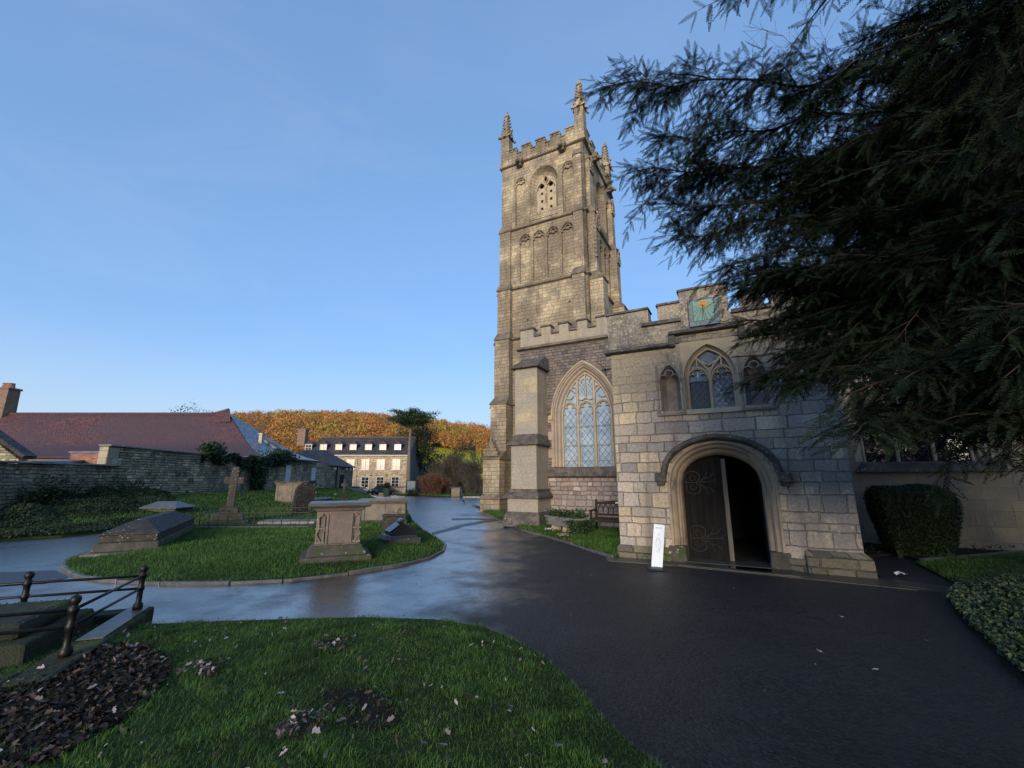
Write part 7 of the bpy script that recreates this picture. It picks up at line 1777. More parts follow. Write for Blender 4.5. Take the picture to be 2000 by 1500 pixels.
def grow(segs, tips, p, d, L, r, depth, rnd, up=0.12, spread=0.55, kids=(2, 3), shrink=0.72, nseg=3, minr=0.004, side=True):
    p = np.array(p, float); d = np.array(d, float) / np.linalg.norm(d); rr = r
    for k in range(nseg):
        d = d + rnd.normal(0, 0.10, 3) + np.array([0, 0, up * 0.3]); d /= np.linalg.norm(d); q = p + d * L / nseg; r2 = max(minr, rr * (0.88 if depth else 0.7))
        segs.append((p, q, rr, r2)); p = q; rr = r2
        if side and depth > 0 and k < nseg - 1 and rnd.random() < 0.7:
            e = d + rnd.normal(0, spread, 3); grow(segs, tips, p, e, L * shrink * 0.8, rr * 0.5, depth - 1, rnd, up, spread, kids, shrink, nseg, minr, side)
    if depth <= 0: tips.append(p); return
    for _ in range(rnd.integers(kids[0], kids[1] + 1)):
        e = d + rnd.normal(0, spread, 3) + np.array([0, 0, up]); grow(segs, tips, p, e, L * shrink, rr * 0.68, depth - 1, rnd, up, spread, kids, shrink, nseg, minr, side)

def bare_tree(name, lab, cat, loc, h, seed, r=0.18, depth=4, mat=None, spread=0.45, up=0.25, stems=1, minr=0.012, group=None, leaf=None):
    rnd = np.random.default_rng(seed); t = thing(name, lab, cat, loc, 0, group); segs, tips = [], []
    for k in range(stems):
        d = np.array([0, 0, 1.0]) + (rnd.normal(0, 0.35, 3) if stems > 1 else rnd.normal(0, 0.05, 3)); p = rnd.normal(0, 0.25, 3) * (stems > 1); p[2] = -0.2
        grow(segs, tips, p, d, h * 0.36, r, depth, rnd, up, spread, minr=minr)
    zz = max(float(s[1][2]) for s in segs); k = h / zz; segs = [(a * k, b * k, c, e) for a, b, c, e in segs]; tips = [q * k for q in tips]
    tr = [s for s in segs if s[2] > r * 0.45]; tw = [s for s in segs if s[2] <= r * 0.45]
    sticks('trunk', tr, mat or M_BARKG, t); sticks('twigs', tw, mat or M_TWIG, t)
    if leaf:
        n, size, lm, jit = leaf; pts = np.array(tips)[rnd.integers(0, len(tips), n)] + rnd.normal(0, jit, (n, 3)); cards('crown', pts, size, lm, t)
    return t

def base_at(px, Y): x = float(at(px, 940, Y)[0]); return (x, Y, float(T(x, Y)))

# tall flat-topped pine at the end of the house
def pine():
    b = base_at(799, 73.5); top = at(797, 797, 73.5); h = float(top[2]) - b[2]; t = thing('pine_tree', 'tall flat-topped pine with bare trunk at the right end of the stone house', 'tree', b)
    rnd = np.random.default_rng(5); m = MB(); ln = lambda k: (-0.35 * math.sin(k * 2.2) + 0.15 * k, 0.2 * k)
    pts = [(*ln(k), -0.3 + (h - 1.0) * k) for k in np.linspace(0, 1, 12)]; m.tube(pts, [0.42 - 0.30 * k for k in np.linspace(0, 1, 12)], 9); m.build('trunk', M_BARKG, t, smooth=True)
    segs, C = [], []
    for k in range(46):
        f = rnd.uniform(0.84, 1.0) ; i = f * 11; p = np.array(pts[int(min(10, i))]); p[2] = -0.3 + (h - 1.0) * f; a = rnd.uniform(0, 2 * PI); Lb = rnd.uniform(1.0, 3.6) * (1.25 - abs(f - 0.95) * 3)
        d = np.array([math.cos(a), math.sin(a), 0.32 if f < 0.95 else 0.5]); q0 = p
        for s in range(4):
            q1 = q0 + d * Lb / 4 + rnd.normal(0, 0.06, 3); segs.append((q0, q1, 0.09 - 0.018 * s, 0.07 - 0.016 * s)); q0 = q1; d[2] *= 0.6
            if s > 0:
                nn = 90; c = q0 + rnd.normal(0, 1, (nn, 3)) * np.array([0.48, 0.48, 0.17]) + np.array([0, 0, 0.12]); C.append(c)
    for f in (0.62, 0.70, 0.77):
        p = np.array([*ln(f), (h - 1) * f]); a = rnd.uniform(0, 6); segs.append((p, p + np.array([math.cos(a), math.sin(a), 0.1]) * 0.9, 0.04, 0.015))
    sticks('limb', segs, M_BARKG, t); cards('crown', np.concatenate(C), 0.16, M_PINE, t, asp=0.35)
pine()
def dark_tree():
    b = base_at(822, 86.0); h = float(at(815, 826, 86)[2]) - b[2]; rnd = np.random.default_rng(8)
    t = thing('ivy_clad_tree', 'dark ivy-clad tree filling the gap right of the house behind the pine', 'tree', b); segs, tips = [], []
    for k in range(3): grow(segs, tips, (rnd.uniform(-1.5, 1.5), rnd.uniform(-1, 1), -.3), (rnd.normal(0, .15), rnd.normal(0, .15), 1), h * 0.34, 0.26, 4, rnd, 0.25, 0.42, minr=0.02)
    zz = max(float(s[1][2]) for s in segs); k = h / zz; segs = [(a * k, bb * k, c, e) for a, bb, c, e in segs]; sticks('trunk', segs, M_BARK, t)
    mid = np.array([(s[0] + s[1]) / 2 for s in segs if s[1][2] < h * 0.93]); n = 11000; c = mid[rnd.integers(0, len(mid), n)] + rnd.normal(0, 0.45, (n, 3)); cards('crown', c, 0.13, M_IVY, t)
dark_tree()
bare_tree('bare_shrub', 'rounded reddish brown leafless shrub right of the brown house', 'shrub', base_at(846, 64), 3.4, 21, 0.035, 4, M_TWIGR, 0.5, 0.18, 26, 0.010)
bare_tree('bare_shrub', 'low russet twiggy shrub between reddish shrub and the chest tomb', 'shrub', base_at(868, 66), 2.6, 22, 0.03, 4, M_TWIGR, 0.5, 0.18, 18, 0.010)
bare_tree('bare_tree', 'pale many-stemmed leafless tree behind the lone chest tomb', 'tree', base_at(886, 72), 6.4, 31, 0.07, 5, M_TWIG, 0.32, 0.3, 9, 0.012)
bare_tree('bare_tree', 'small grey leafless tree between the pale many-stemmed tree and the tower', 'tree', base_at(912, 70), 5.2, 32, 0.07, 5, M_TWIG, 0.42, 0.25, 6, 0.012)
bare_tree('bare_tree', 'spreading leafless tree close against the left edge of the tower', 'tree', base_at(938, 60), 7.4, 33, 0.16, 5, M_BARK, 0.5, 0.2, 1, 0.012)
bare_tree('bare_shrub', 'dark brown twiggy shrub low beside the tower foot', 'shrub', base_at(925, 64), 3.0, 34, 0.035, 4, M_TWIG, 0.5, 0.2, 20, 0.010)
o = bare_tree('evergreen_bush', 'dark evergreen bush under bare trees left of the tower', 'bush', base_at(905, 82), 4.6, 35, 0.05, 4, M_BARK, 0.5, 0.25, 10, 0.02, leaf=(5000, 0.12, M_IVY, 0.35))
bare_tree('round_bush', 'round dark bush at the foot of the notice board', 'bush', base_at(809, 64.5), 0.95, 36, 0.02, 3, M_BARK, 0.6, 0.1, 10, 0.008, leaf=(1200, 0.06, M_IVY, 0.12))
# the shrub in the green planter box belongs to it
c = RNG.normal(0, 1, (900, 3)) * np.array([0.24, 0.24, 0.28]) + np.array([0, 0, 1.42]); o = cards('shrub', c, 0.07, M_LITTER, PLANTERBOX)
# treetops seen over the long roof
b = base_at(382, 165); bare_tree('pine_tree', 'small flat-topped treetop showing over the middle of the red roof', 'tree', b, float(at(382, 799, 165)[2]) - b[2], 41, 0.3, 4, M_BARK, 0.6, 0.05, 1, 0.03, leaf=(2600, 0.30, M_PINE, 0.9))
b = base_at(412, 180); bare_tree('bare_tree', 'faint bare treetop over the red roof beside the small pine top', 'tree', b, float(at(412, 802, 180)[2]) - b[2], 42, 0.3, 5, M_WOODTWIG, 0.5, 0.15, 1, 0.035)
b = base_at(478, 200); bare_tree('bare_tree', 'bare treetop showing above the slate hip', 'tree', b, float(at(478, 802, 200)[2]) - b[2], 43, 0.3, 5, M_WOODTWIG, 0.5, 0.15, 1, 0.035)

# autumn wood on the far hillside (one mass)
def wood():
    rnd = np.random.default_rng(77); temps = []
    for k in range(6):
        h = 1.0; n = 130; c = rnd.normal(0, 1, (n, 3)); c /= np.linalg.norm(c, axis=1, keepdims=True); c *= rnd.uniform(0.55, 1.0, (n, 1)) ** 0.5
        c = c * np.array([0.36, 0.36, 0.40]) + np.array([0, 0, 0.60]); c += rnd.normal(0, 0.03, (n, 3))
        d = rnd.normal(0, 1, (n, 3)) + np.array([0, 0, 0.8]); d, s, u = rot_frames(d, rnd.normal(0, 1, (n, 3))); sz = rnd.uniform(0.028, 0.060, (n, 1))
        V = np.stack([c - d * sz * 1.3, c + s * sz * 0.6, c + d * sz * 1.3, c - s * sz * 0.6], 1).reshape(-1, 3)
        T2 = []
        for q in range(16):
            a = rnd.uniform(0, 2 * PI); p0 = np.array([0, 0, rnd.uniform(0.25, 0.6)]); p1 = p0 + np.array([math.cos(a) * 0.24, math.sin(a) * 0.24, rnd.uniform(0.3, 0.5)]); w = np.array([0.006, 0.003, 0]); T2 += [p0 - w, p0 + w, p1 + w * .3, p1 - w * .3]
        w = np.array([0.014, 0.006, 0]); T2 += [np.array([0, 0, -0.1]) - w, np.array([0, 0, -0.1]) + w, np.array([0, 0, 0.8]) + w * .4, np.array([0, 0, 0.8]) - w * .4]
        temps.append((V, np.array(T2)))
    VS = [[], [], []]
    pts = []
    for y in np.arange(200, 440, 5.2):
        for x in np.arange(-360, 130, 5.2):
            pts.append((x + rnd.uniform(-2.4, 2.4), y + rnd.uniform(-2.4, 2.4)))
    pts = np.array(pts); pts = pts[(pts[:, 1] > 268 + 6 * np.sin(pts[:, 0] / 9)) | (pts[:, 0] < -78 + 8 * np.sin(pts[:, 1] / 11))]; Z = T(pts[:, 0], pts[:, 1])
    for (x, y), z in zip(pts, Z):
        V, T2 = temps[rnd.integers(0, 6)]; h = rnd.uniform(8.5, 14.0); a = rnd.uniform(0, 6.28); ca, sa = math.cos(a), math.sin(a); R = np.array([[ca, -sa, 0], [sa, ca, 0], [0, 0, 1]])
        k = 1 if rnd.random() < 0.22 + 0.5 * (math.sin(x * 0.05 + 1.0) * math.sin(y * 0.06 + x * 0.02) > 0.25) else 0; bare = rnd.random() < 0.12 or y > 425
        if not bare: VS[k].append(V @ R.T * h * np.array([1.0, 1.0, 1]) + np.array([x, y, z]))
        VS[2].append(T2 @ R.T * h + np.array([x, y, z]))
    V = [np.concatenate(v) for v in VS]; n = [len(v) // 4 for v in V]; A = np.concatenate(V)
    o = mesh_np('hillside_wood', A, np.arange(len(A)).reshape(-1, 4), [M_AUTUMN, M_AUTUMN2, M_WOODTWIG], midx=np.repeat([0, 1, 2], n))
    tag(o, 'sunlit orange autumn wood covering the far hillside', 'wood', kind='stuff')
wood()

# ---- ivy ----
def ivy_wall():
    rnd = np.random.default_rng(3); P, N = [], []
    y0, y1 = wall_y(385), wall_y(552); ya, yb = wall_y(474), wall_y(522)
    n = 5200; y = rnd.uniform(y0, y1, n); f = (y - y0) / (y1 - y0); drop = (0.12 + 0.22 * rnd.random(n) + 0.5 * np.exp(-((y - (ya + yb) / 2) / 1.6) ** 2)) * 1.0
    z = 2.98 + 0.14 * np.sin(y * 3.1) + 0.15 * (f > 0.6) - drop * rnd.random(n) * 1.5; P.append(np.stack([WX + 0.05 + np.abs(rnd.normal(0, 0.12, n)), y, z], 1))
    n = 1400; y = rnd.normal(wall_y(408), 0.4, n); P.append(np.stack([WX + rnd.normal(0, 0.16, n), y, 3.0 + np.abs(rnd.normal(0, 0.24, n))], 1))
    n = 2200; y = rnd.normal(wall_y(540), 0.9, n); P.append(np.stack([WX + 0.1 + np.abs(rnd.normal(0, 0.2, n)), y, 3.15 + rnd.normal(0, 0.22, n)], 1))
    n = 5200; q = rnd.random(n); w = 1.35 - 0.85 * (1 - q) ; y = (ya + yb) / 2 + rnd.normal(0, 0.42, n) * w; z = 0.75 + q * 2.3; P.append(np.stack([WX + 0.06 + np.abs(rnd.normal(0, 0.17, n)), y, z], 1))
    c = np.concatenate(P); t = thing('wall_ivy', 'dark ivy hanging from the tall wall in a thick tapering column', 'ivy', (WX, (ya + yb) / 2, 0.7)); off = np.array([WX, (ya + yb) / 2, 0.7])
    cards('leaves', c - off, 0.075, M_IVY, t, np.tile([[1.2, 0, 0.4]], (len(c), 1)), asp=0.8)
    segs = [((0.02, 0.1 * k, -0.3), (0.04, 0.25 * k, 1.6), 0.035, 0.02) for k in (-2, -1, 0, 1, 2)]; sticks('stem', [(np.array(a), np.array(b), c_, d) for a, b, c_, d in segs], M_BARK, t)
ivy_wall()
def ivy_bank():
    rnd = np.random.default_rng(4); poly = np.array([G(-160, 1070)[:2], G(0, 1058)[:2], G(120, 1050)[:2], G(222, 1040)[:2], G(290, 1030)[:2], G(350, 1005)[:2], (WX + 0.05, wall_y(330)), (WX + 0.05, 12.5)])
    p = rnd.uniform(poly.min(0), poly.max(0), (110000, 2)); p = p[inside(poly, p)]; d = np.clip((p[:, 0] - WX) / 5.5, 0, 1); e = np.clip(edge_dist(poly[:6], p) / 0.9, 0, 1)
    lump = 0.5 + 0.5 * np.sin(p[:, 0] * 2.3 + 1.3 * np.sin(p[:, 1] * 1.7)) * np.sin(p[:, 1] * 2.6 + 0.7)
    h = (0.05 + 0.14 * lump + 0.42 * np.exp(-(d * 3.2)) * (0.2 + 0.9 * lump) * np.clip((wall_y(330) - p[:, 1]) / 3.0, 0, 1)) * (0.2 + 0.8 * e)
    keep = rnd.random(len(p)) < 0.25 + 0.75 * np.exp(-d * 1.2); p, h = p[keep], h[keep]
    c = np.stack([p[:, 0], p[:, 1], T(p[:, 0], p[:, 1]) + 0.1 + h * rnd.random(len(p)) ** 0.5], 1)
    o = cards('undergrowth', c, 0.038, M_IVYBANK, None, np.tile([[0.3, -0.4, 0.9]], (len(c), 1)), asp=0.6)
    tag(o, 'dark ivy and bramble undergrowth on the bank below the low wall', 'undergrowth', kind='stuff')
    n = 2600; y = np.concatenate([rnd.normal(wall_y(95), 0.55, n), rnd.normal(wall_y(240), 0.8, n)]); z = 0.5 + np.abs(rnd.normal(0, 0.40, 2 * n)); c = np.stack([WX + 0.08 + np.abs(rnd.normal(0, 0.16, 2 * n)), y, z], 1)
    o = cards('climbing_bramble', c, 0.05, M_IVYBANK, None, np.tile([[1, 0, .4]], (len(c), 1))); tag(o, 'dark climbing growth up the lower face of the rubble wall', 'undergrowth', kind='stuff')
ivy_bank()
# ivy and plants in the stone planter
rnd = np.random.default_rng(6); n = 1500
c = np.stack([rnd.uniform(-0.72, 0.72, n), rnd.normal(0, 0.12, n), 0.46 + np.abs(rnd.normal(0, 0.07, n))], 1); c2 = np.stack([rnd.normal(0.70, 0.12, n), rnd.normal(-0.05, 0.17, n), 0.42 - np.abs(rnd.normal(0, 0.17, n))], 1); c3 = np.stack([rnd.normal(-0.72, 0.08, 500), rnd.normal(0, 0.14, 500), 0.42 - np.abs(rnd.normal(0, 0.1, 500))], 1)
cards('foliage', np.concatenate([c, c2, c3]), 0.030, M_IVY, PLANTER, asp=0.8)
c = np.stack([rnd.normal(0.62, 0.07, 120), rnd.normal(0.05, 0.06, 120), 0.60 + rnd.normal(0, 0.06, 120)], 1); cards('pale_leaves', c, 0.035, M_COVER, PLANTER)

# clipped yew block at the right
def hedge():
    rnd = np.random.default_rng(9); x, y = from_church(5.55, 3.0); t = thing('clipped_yew', 'clipped dark yew block with rounded top in front of the aisle wall', 'topiary', (x, y, float(T(x, y))), ANG)
    w, d, h = 0.70, 0.62, 1.44; n = 26000; u = rnd.normal(0, 1, (n, 3)); u = np.sign(u) * np.abs(u); k = np.max(np.abs(u) ** 1.0, axis=1, keepdims=True); u = u / (np.sum(np.abs(u) ** 5, axis=1, keepdims=True) ** 0.2)
    c = u * np.array([w, d, h / 2]) * (1 + rnd.normal(0, 0.025, (n, 1)) - np.abs(rnd.normal(0, 0.04, (n, 1)))); c[:, 2] += h / 2; f = 0.80 + 0.22 * sst(0.1, 0.8, c[:, 2] / h); c[:, 0] *= f; c[:, 1] *= f; c[:, 2] += 0.025 * np.sin(c[:, 0] * 7) + 0.0
    cards('foliage', c, 0.028, M_HEDGE, t, u * 1.2, asp=0.35)
    m = MB(); m.frus((-w * .62, w * .62, -d * .62, d * .62), 0, (-w * .85, w * .85, -d * .85, d * .85), h * 0.90); m.build('dense_core', M_HEDGE, t)
    m = MB(); m.tube([(0, 0, -.1), (0, 0, 0.4)], 0.08, 8); m.build('trunk', M_BARK, t)
hedge()
def wall_plant():
    rnd = np.random.default_rng(10); g = G(1935, 1066); t = thing('wall_shrub', 'straggly dark fern-like plant at the foot of the right wall', 'plant', (float(g[0]), float(g[1]) + 0.25, float(g[2]) + 0.05)); segs, C = [], []
    for k in range(26):
        a = rnd.uniform(0, 6.28); p = np.zeros(3); d = np.array([math.cos(a) * 0.5, math.sin(a) * 0.35, 1.0])
        for s in range(7): q = p + d * 0.085; segs.append((p, q, 0.004, 0.003)); C.append(q + rnd.normal(0, 0.025, (14, 3))); p = q; d = d + np.array([0, 0, -0.14])
    sticks('stem', segs, M_BARK, t); cards('foliage', np.concatenate(C), 0.024, M_IVY, t, asp=0.4)
wall_plant()
p = RNG.uniform(BED.min(0), BED.max(0), (9000, 2)); p = p[inside(BED, p)]; cc = np.stack([p[:, 0], p[:, 1], T(p[:, 0], p[:, 1]) + 0.08 + 0.10 * RNG.random(len(p))], 1)
cc = cc[RNG.random(len(cc)) < 0.35]; o = cards('bed_plants', cc, 0.028, M_IVYBANK, None); tag(o, 'sparse low leaves in the dark bed below the right wall', 'plants', kind='stuff')
p = RNG.uniform(COVER.min(0), COVER.max(0), (70000, 2)); p = p[inside(COVER, p)]; ed = np.clip(edge_dist(COVER, p) / 0.5, 0, 1)
lump = 0.5 + 0.5 * np.sin(p[:, 0] * 5.3 + np.sin(p[:, 1] * 4)) * np.sin(p[:, 1] * 4.6)
cc = np.stack([p[:, 0], p[:, 1], T(p[:, 0], p[:, 1]) + 0.06 + (0.06 + 0.16 * ed * (0.5 + 0.5 * lump)) * RNG.random(len(p)) ** 0.4], 1)
o = cards('ground_cover', cc, 0.026, M_COVER, None, np.tile([[0, -0.2, 1.0]], (len(cc), 1)), asp=0.65); tag(o, 'mottled low ground cover at the right edge of the tarmac', 'ground cover', kind='stuff')

# ------------------------------------------------------------------ the big yew on the right
def yew():
    rnd = np.random.default_rng(12)
    TR = np.array([9.2, 5.2, 0.0])
    t = thing('yew_tree', 'great dark yew reaching in from the right over the porch', 'tree', tuple(TR))
    m = MB(); m.lathe([(0.75, -0.2), (0.55, 0.3), (0.48, 1.5), (0.46, 3.0), (0.34, 5.0), (0.18, 7.5), (0.05, 9.0)], 0, 0, 14); m.build('trunk', M_BARK, t, smooth=True)
    # spray template: needles on both sides of a thin stem
    npair = 17; x = np.linspace(0.012, 0.21, npair); Vt = []
    for i, xx in enumerate(x):
        ln = 0.027 * (0.55 + 0.45 * math.sin(PI * min(1, (i + 2) / npair) ** 0.8)) ; ln = ln if i < npair - 3 else ln * 0.8
        for s in (-1, 1):
            a = math.radians(58 - 22 * i / npair + rnd.normal(0, 6)); d = np.array([math.cos(a), s * math.sin(a), rnd.normal(0.05, 0.18)]); n = np.array([-d[1], d[0], 0.3 * s]); n /= np.linalg.norm(n); w = 0.0036
            b = np.array([xx + rnd.normal(0, 0.001), 0, 0]); Vt += [b, b + d * ln * 0.4 + n * w, b + d * ln, b + d * ln * 0.4 - n * w]
    Vt += [np.array([0, -0.0014, 0]), np.array([0, 0.0014, 0]), np.array([0.215, 0.0006, 0]), np.array([0.215, -0.0006, 0])]
    Vt = np.array(Vt) * np.array([0.92, 1.25, 1.25]); NV = len(Vt)
    I_p, I_d, I_s = [], [], []; segs = []
    down = np.array([0, 0, -1.0])
    def spray(p, d, s): I_p.append(p); I_d.append(d); I_s.append(s)
    def twig(p, d, L, sc=1.0):
        n = max(2, int(L / 0.060)); st = L / n; d = d / np.linalg.norm(d)
        for k in range(n):
            d = d + down * 0.07 + rnd.normal(0, 0.12, 3); d /= np.linalg.norm(d); q = p + d * st; segs.append((p, q, 0.0035 * (1 - 0.7 * k / n) + 0.0008, 0.0035 * (1 - 0.7 * (k + 1) / n) + 0.0008))
            lat = np.cross(d, [0, 0, 1.0]); lat = lat / max(1e-6, np.linalg.norm(lat)); sg = 1 if k % 2 else -1
            spray(q, d * 0.7 + lat * sg * 0.8 + rnd.normal(0, 0.30, 3) + down * 0.12, sc * rnd.uniform(0.55, 1.05)); 
            if rnd.random() < 0.8: spray(p, d * 0.75 - lat * sg * 0.7 + rnd.normal(0, 0.30, 3), sc * rnd.uniform(0.5, 0.95))
            p = q
        spray(p, d, sc * rnd.uniform(0.7, 1.1))
    def catmull(P, step):
        P = [np.array(p, float) for p in P]; P = [2 * P[0] - P[1]] + P + [2 * P[-1] - P[-2]]; out = []
        for i in range(1, len(P) - 2):
            n = max(2, int(np.linalg.norm(P[i + 1] - P[i]) / step))
            for k in range(n):
                u = k / n; out.append(0.5 * (2 * P[i] + (P[i + 1] - P[i - 1]) * u + (2 * P[i - 1] - 5 * P[i] + 4 * P[i + 1] - P[i + 2]) * u * u + (3 * P[i] - P[i - 1] - 3 * P[i + 1] + P[i + 2]) * u ** 3))
        out.append(P[-2]); return np.array(out)
    def bough(px_pts, r0=0.035, dens=1.0, tl=0.42, sub=0.5, sc=1.0, start=0.0, droop=0.45):
        W_ = [atD(*p) - TR for p in px_pts]; root = np.array([0, 0, max(1.6, W_[0][2] - 0.5)]); n0 = None
        P = catmull([root] + W_, 0.06); n = len(P); ph = rnd.uniform(0, 6, 6); tt = np.arange(n)[:, None] * 0.06; P = P + 0.035 * np.stack([np.sin(tt[:, 0] * 5 + ph[0]), np.sin(tt[:, 0] * 6.3 + ph[1]), np.sin(tt[:, 0] * 4.1 + ph[2]) + 0.6 * np.sin(tt[:, 0] * 9.7 + ph[3])], 1); n0 = int(n * 0.02)
        for i in range(n - 1):
            f = i / n; segs.append((P[i], P[i + 1], r0 * (1.6 - 1.5 * f) + 0.002, r0 * (1.6 - 1.5 * (i + 1) / n) + 0.002))
        nr = int(np.argmin(np.linalg.norm(P - W_[0], axis=1)))
        for i in range(max(1, int(nr * 0.4)), n - 1):
            f = i / n; d = P[i + 1] - P[i - 1]; d /= np.linalg.norm(d); lat = np.cross(d, [0, 0, 1.0]); lat /= max(1e-6, np.linalg.norm(lat)); tip = min(1.0, 0.35 + (n - i) / 14)
            for _ in range(3): spray(P[i], d * rnd.uniform(0.2, 1) + lat * rnd.uniform(-1, 1) + down * rnd.uniform(-0.5, 0.9), sc * rnd.uniform(0.4, 0.8))
            for _ in range(5):
                if rnd.random() < 0.68 * dens:
                    sg = 1 if rnd.random() < 0.5 else -1
                    twig(P[i], d * 0.6 + lat * sg * rnd.uniform(0.2, 0.9) + down * rnd.uniform(-0.35, 1.0) * droop * 2, tl * tip * rnd.uniform(0.45, 1.15), sc)
            if i % 4 == 0 and rnd.random() < sub and f < 0.93:
                sg = 1 if rnd.random() < 0.5 else -1; q = P[i].copy(); dd = d * 0.7 + lat * sg * rnd.uniform(0.4, 1.0) + down * rnd.uniform(0.0, 0.7); dd /= np.linalg.norm(dd); k2 = int(rnd.uniform(5, 11))
                for k in range(k2):
                    q2 = q + dd * 0.075; segs.append((q, q2, 0.009 * (1 - k / k2) + 0.002, 0.009 * (1 - (k + 1) / k2) + 0.002)); q = q2; dd = dd + down * 0.05 + rnd.normal(0, 0.05, 3); dd /= np.linalg.norm(dd); l2 = np.cross(dd, [0, 0, 1.0]); l2 /= max(1e-6, np.linalg.norm(l2))
                    twig(q, dd * 0.7 + l2 * (1 if k % 2 else -1) * rnd.uniform(0.3, 0.9) + down * rnd.uniform(0, 0.6), tl * rnd.uniform(0.35, 0.85), sc)
        twig(P[-1], P[-1] - P[-3], 0.25, sc)
    B = bough
    B([(2080, 20, 6.8), (1850, 105, 6.4), (1650, 150, 6.1), (1450, 158, 5.9), (1300, 165, 5.8), (1185, 160, 5.8)], 0.030, 1.0, 0.42, 0.55)
    B([(2080, 120, 6.4), (1800, 190, 6.1), (1600, 232, 5.8), (1430, 262, 5.6), (1290, 262, 5.5)], 0.03, 1.0, 0.40, 0.6)
    B([(2050, 190, 6.2), (1750, 262, 5.9), (1560, 318, 5.7), (1390, 330, 5.5), (1240, 330, 5.5)], 0.03, 0.9, 0.34, 0.5)
    B([(2050, 250, 6.0), (1700, 340, 5.7), (1500, 385, 5.4), (1360, 402, 5.3), (1290, 405, 5.3)], 0.03, 1.0, 0.36, 0.6)
    B([(2050, 320, 5.8), (1700, 402, 5.5), (1460, 445, 5.2), (1320, 458, 5.2)], 0.03, 1.0, 0.34, 0.6)
    B([(2050, 390, 5.5), (1700, 465, 5.2), (1500, 500, 5.0), (1395, 528, 4.9)], 0.03, 1.0, 0.24, 0.5)
    B([(2050, 450, 5.3), (1750, 530, 5.0), (1580, 555, 4.8), (1460, 572, 4.8)], 0.03, 1.0, 0.24, 0.5)
    B([(2050, 540, 5.0), (1720, 590, 4.7), (1550, 612, 4.6), (1465, 622, 4.6)], 0.03, 1.0, 0.22, 0.5)
    B([(2050, 590, 4.8), (1780, 640, 4.5), (1620, 690, 4.4), (1470, 745, 4.4)], 0.02, 0.7, 0.16, 0.3)
    B([(2050, 620, 4.6), (1820, 670, 4.4), (1650, 715, 4.3), (1530, 750, 4.3)], 0.02, 0.8, 0.17, 0.3)
    B([(2100, 690, 4.0), (1920, 750, 3.5), (1780, 795, 3.2), (1690, 825, 2.9)], 0.016, 0.8, 0.12, 0.3)
    B([(2150, 740, 4.0), (1980, 770, 3.8), (1860, 805, 3.6)], 0.02, 0.9, 0.15, 0.4)
    B([(2150, 770, 3.9), (2020, 800, 3.7), (1920, 820, 3.6)], 0.016, 0.9, 0.13, 0.4)
    B([(2150, -60, 6.6), (1880, 10, 6.2), (1750, 45, 5.9), (1670, 70, 5.7)], 0.03, 1.0, 0.40, 0.6)
    B([(2150, -170, 6.2), (1800, -90, 5.7), (1600, -50, 5.4), (1420, -22, 5.2)], 0.03, 0.8, 0.20, 0.2)
    B([(2150, -20, 5.6), (1920, 50, 5.3), (1780, 100, 5.1)], 0.03, 1.0, 0.42, 0.7)
    B([(2150, 40, 3.4), (1960, 60, 2.9), (1800, 95, 2.6), (1735, 105, 2.5)], 0.02, 0.7, 0.22, 0.4)
    for k in range(60):          # the dense middle of the crown
        y0 = rnd.uniform(160, 740); xe = rnd.uniform(1560, 1860) + max(0, (y0 - 480)) * 0.45; D = rnd.uniform(4.2, 6.4) - max(0, y0 - 500) / 380; ye = min(y0 + rnd.uniform(20, 100), 800)
        B([(2120, y0 - 40, D + 0.5), ((2100 + xe) / 2, (y0 + ye) / 2 - 10, D + 0.2), (xe, ye, D)], 0.02, 0.8, 0.27 if y0 < 560 else 0.15, 0.5 if y0 < 560 else 0.3)
    for k in range(12):          # over the right end of the porch parapet
        y0 = rnd.uniform(470, 690); xe = rnd.uniform(1440, 1590); ye = min(y0 + rnd.uniform(10, 60), 735); D = rnd.uniform(4.3, 5.0)
        B([(2100, y0 - 60, D + 0.5), ((2080 + xe) / 2, (y0 + ye) / 2 - 20, D + 0.2), (xe, ye, D)], 0.016, 0.9, 0.20, 0.4)
    for k in range(5):          # thickening the upper tiers
        y0 = rnd.uniform(130, 420); xe = rnd.uniform(1330, 1600); ye = y0 + rnd.uniform(0, 60); D = rnd.uniform(5.3, 6.2)
        B([(2080, y0 - 90, D + 0.5), ((2080 + xe) / 2, (y0 + ye) / 2 - 30, D + 0.2), (xe, ye, D)], 0.018, 0.9, 0.26, 0.5)
    for k in range(16):          # the low skirt in front of the aisle
        y0 = rnd.uniform(640, 760); xe = rnd.uniform(1690, 1930); ye = min(y0 + rnd.uniform(30, 80), 815); D = rnd.uniform(3.0, 4.4)
        B([(2130, y0 - 30, D + 0.4), ((2100 + xe) / 2, (y0 + ye) / 2, D + 0.2), (xe, ye, D)], 0.014, 0.8, 0.15, 0.35)
    I_p, I_d, I_s = np.array(I_p), np.array(I_d), np.array(I_s)
    up = RNG.normal(0, 0.45, I_d.shape) + np.array([0, 0, 1.0]); d, s, u = rot_frames(I_d, up)
    Rm = np.stack([d, s, u], 2); V = np.einsum('nij,kj->nki', Rm, Vt) * I_s[:, None, None] + I_p[:, None, :]
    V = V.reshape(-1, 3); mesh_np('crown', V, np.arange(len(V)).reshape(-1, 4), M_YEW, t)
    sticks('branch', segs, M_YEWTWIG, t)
    print('yew sprays', len(I_p), 'needles', len(V) // 4)
    # unseen crown overhead and behind the camera, with cards added to shade this corner
    n = 60000; c = RNG.uniform([2.0, -8.0, 0.8], [18.0, 9.5, 10.5], (n, 3)); e = ((c - np.array([10.2, 0.8, 5.4])) / np.array([7.6, 7.5, 4.8])); c = c[(e ** 2).sum(1) < 1]
    c = c[c[:, 1] < 3.2]
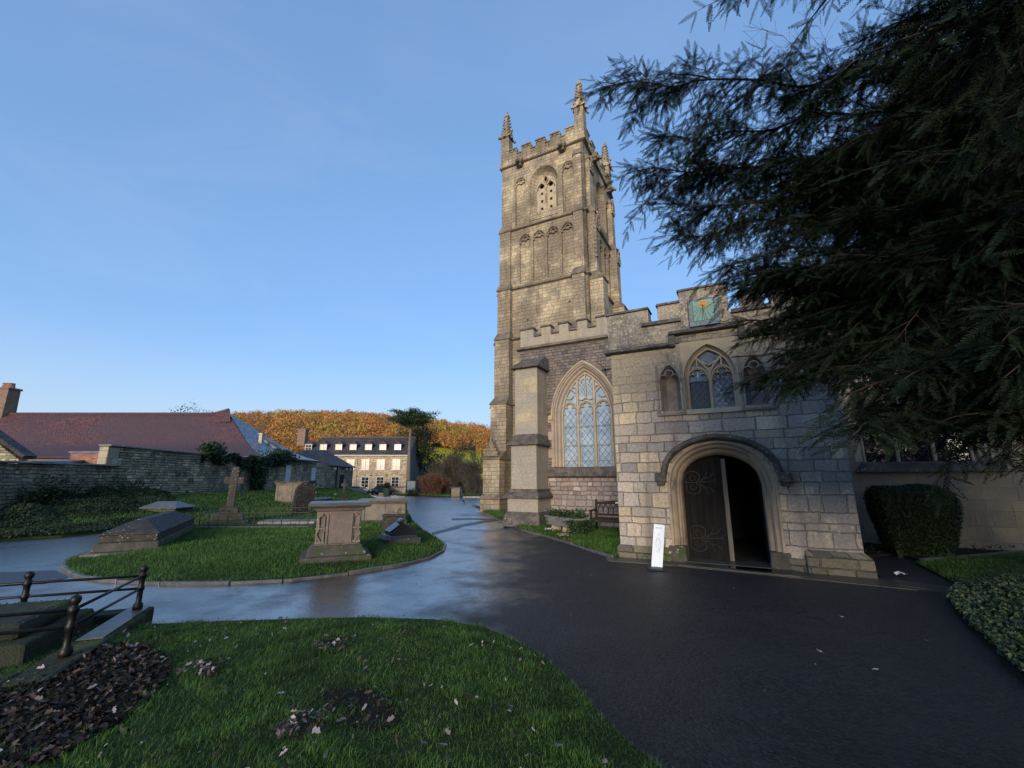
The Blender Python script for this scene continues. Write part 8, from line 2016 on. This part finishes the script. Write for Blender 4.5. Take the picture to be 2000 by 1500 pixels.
    hx, hz = c[:, 0] + (9.2 - c[:, 1]) * 0.194, c[:, 2] - (9.2 - c[:, 1]) * 0.18      # gap shaped in the unseen crown to let sun onto the porch
    c = c[~((hx < 5.2) & (hz > -1.5))]
    n = 26000; c2 = RNG.uniform([0.0, -6.5, 0.0], [14.5, -1.8, 2.4], (n, 3)); e = ((c2 - np.array([7.0, -4.0, 0.5])) / np.array([7.0, 2.2, 1.5])); c = np.concatenate([c, c2[(e ** 2).sum(1) < 1]])  # separate low hedge, added unseen to keep sun off the foreground
    n = 30000; c3 = RNG.uniform([9.0, -4.0, 0.3], [18.0, 3.0, 8.0], (n, 3)); e = ((c3 - np.array([13.6, -0.4, 3.6])) / np.array([4.4, 3.2, 4.0])); c = np.concatenate([c, c3[(e ** 2).sum(1) < 1]])  # extra unseen cards, added to keep sun off the wall right of the porch
    q = c - np.array([0, 0, EYE]); fwd = q[:, 1] * CH + q[:, 2] * SH; upv = -q[:, 1] * SH + q[:, 2] * CH; f = np.maximum(fwd, 0.05)
    seen = (fwd > 0) & (np.abs(q[:, 0]) < f * 1.34) & (np.abs(upv) < f * 1.05); c = c[~seen]
    cards('unseen_shade_foliage', c - TR, 0.11, M_YEW, t, asp=0.5)
yew()
# bare twigs in the sky behind the yew's top
def twigs_above():
    rnd = np.random.default_rng(15); b = np.array([13.5, 11.0, 0.0]); b[2] = float(T(b[0], b[1])); t = thing('bare_tree', 'leafless tree behind the yew, its fine twigs against the sky', 'tree', tuple(b)); segs, tips = [], []
    m = MB(); m.tube([(0, 0, -0.3), (0.1, 0, 3), (-0.2, -0.2, 8.5)], [0.22, 0.18, 0.12], 8); m.build('trunk', M_BARKG, t)
    for px_, py_ in ((1530, 70), (1575, 60), (1510, 120), (1560, 125)):
        e = atD(px_, py_, 13.5) - b; a = np.array([-0.2, -0.2, 8.3]); n = 9; p = a
        for k in range(1, n + 1):
            q = a + (e - a) * k / n + rnd.normal(0, 0.07, 3) * (k < n); segs.append((p, q, 0.030 * (1 - k / n) + 0.006, 0.030 * (1 - (k + 1) / (n + 1)) + 0.005))
            if k > 3:
                for _ in range(2): d = (e - a) / np.linalg.norm(e - a) + rnd.normal(0, 0.5, 3); grow(segs, tips, q, d, 0.55, 0.006, 1, rnd, 0.1, 0.5, minr=0.003, nseg=3)
            p = q
    sticks('branch', segs, M_TWIG, t)
twigs_above()
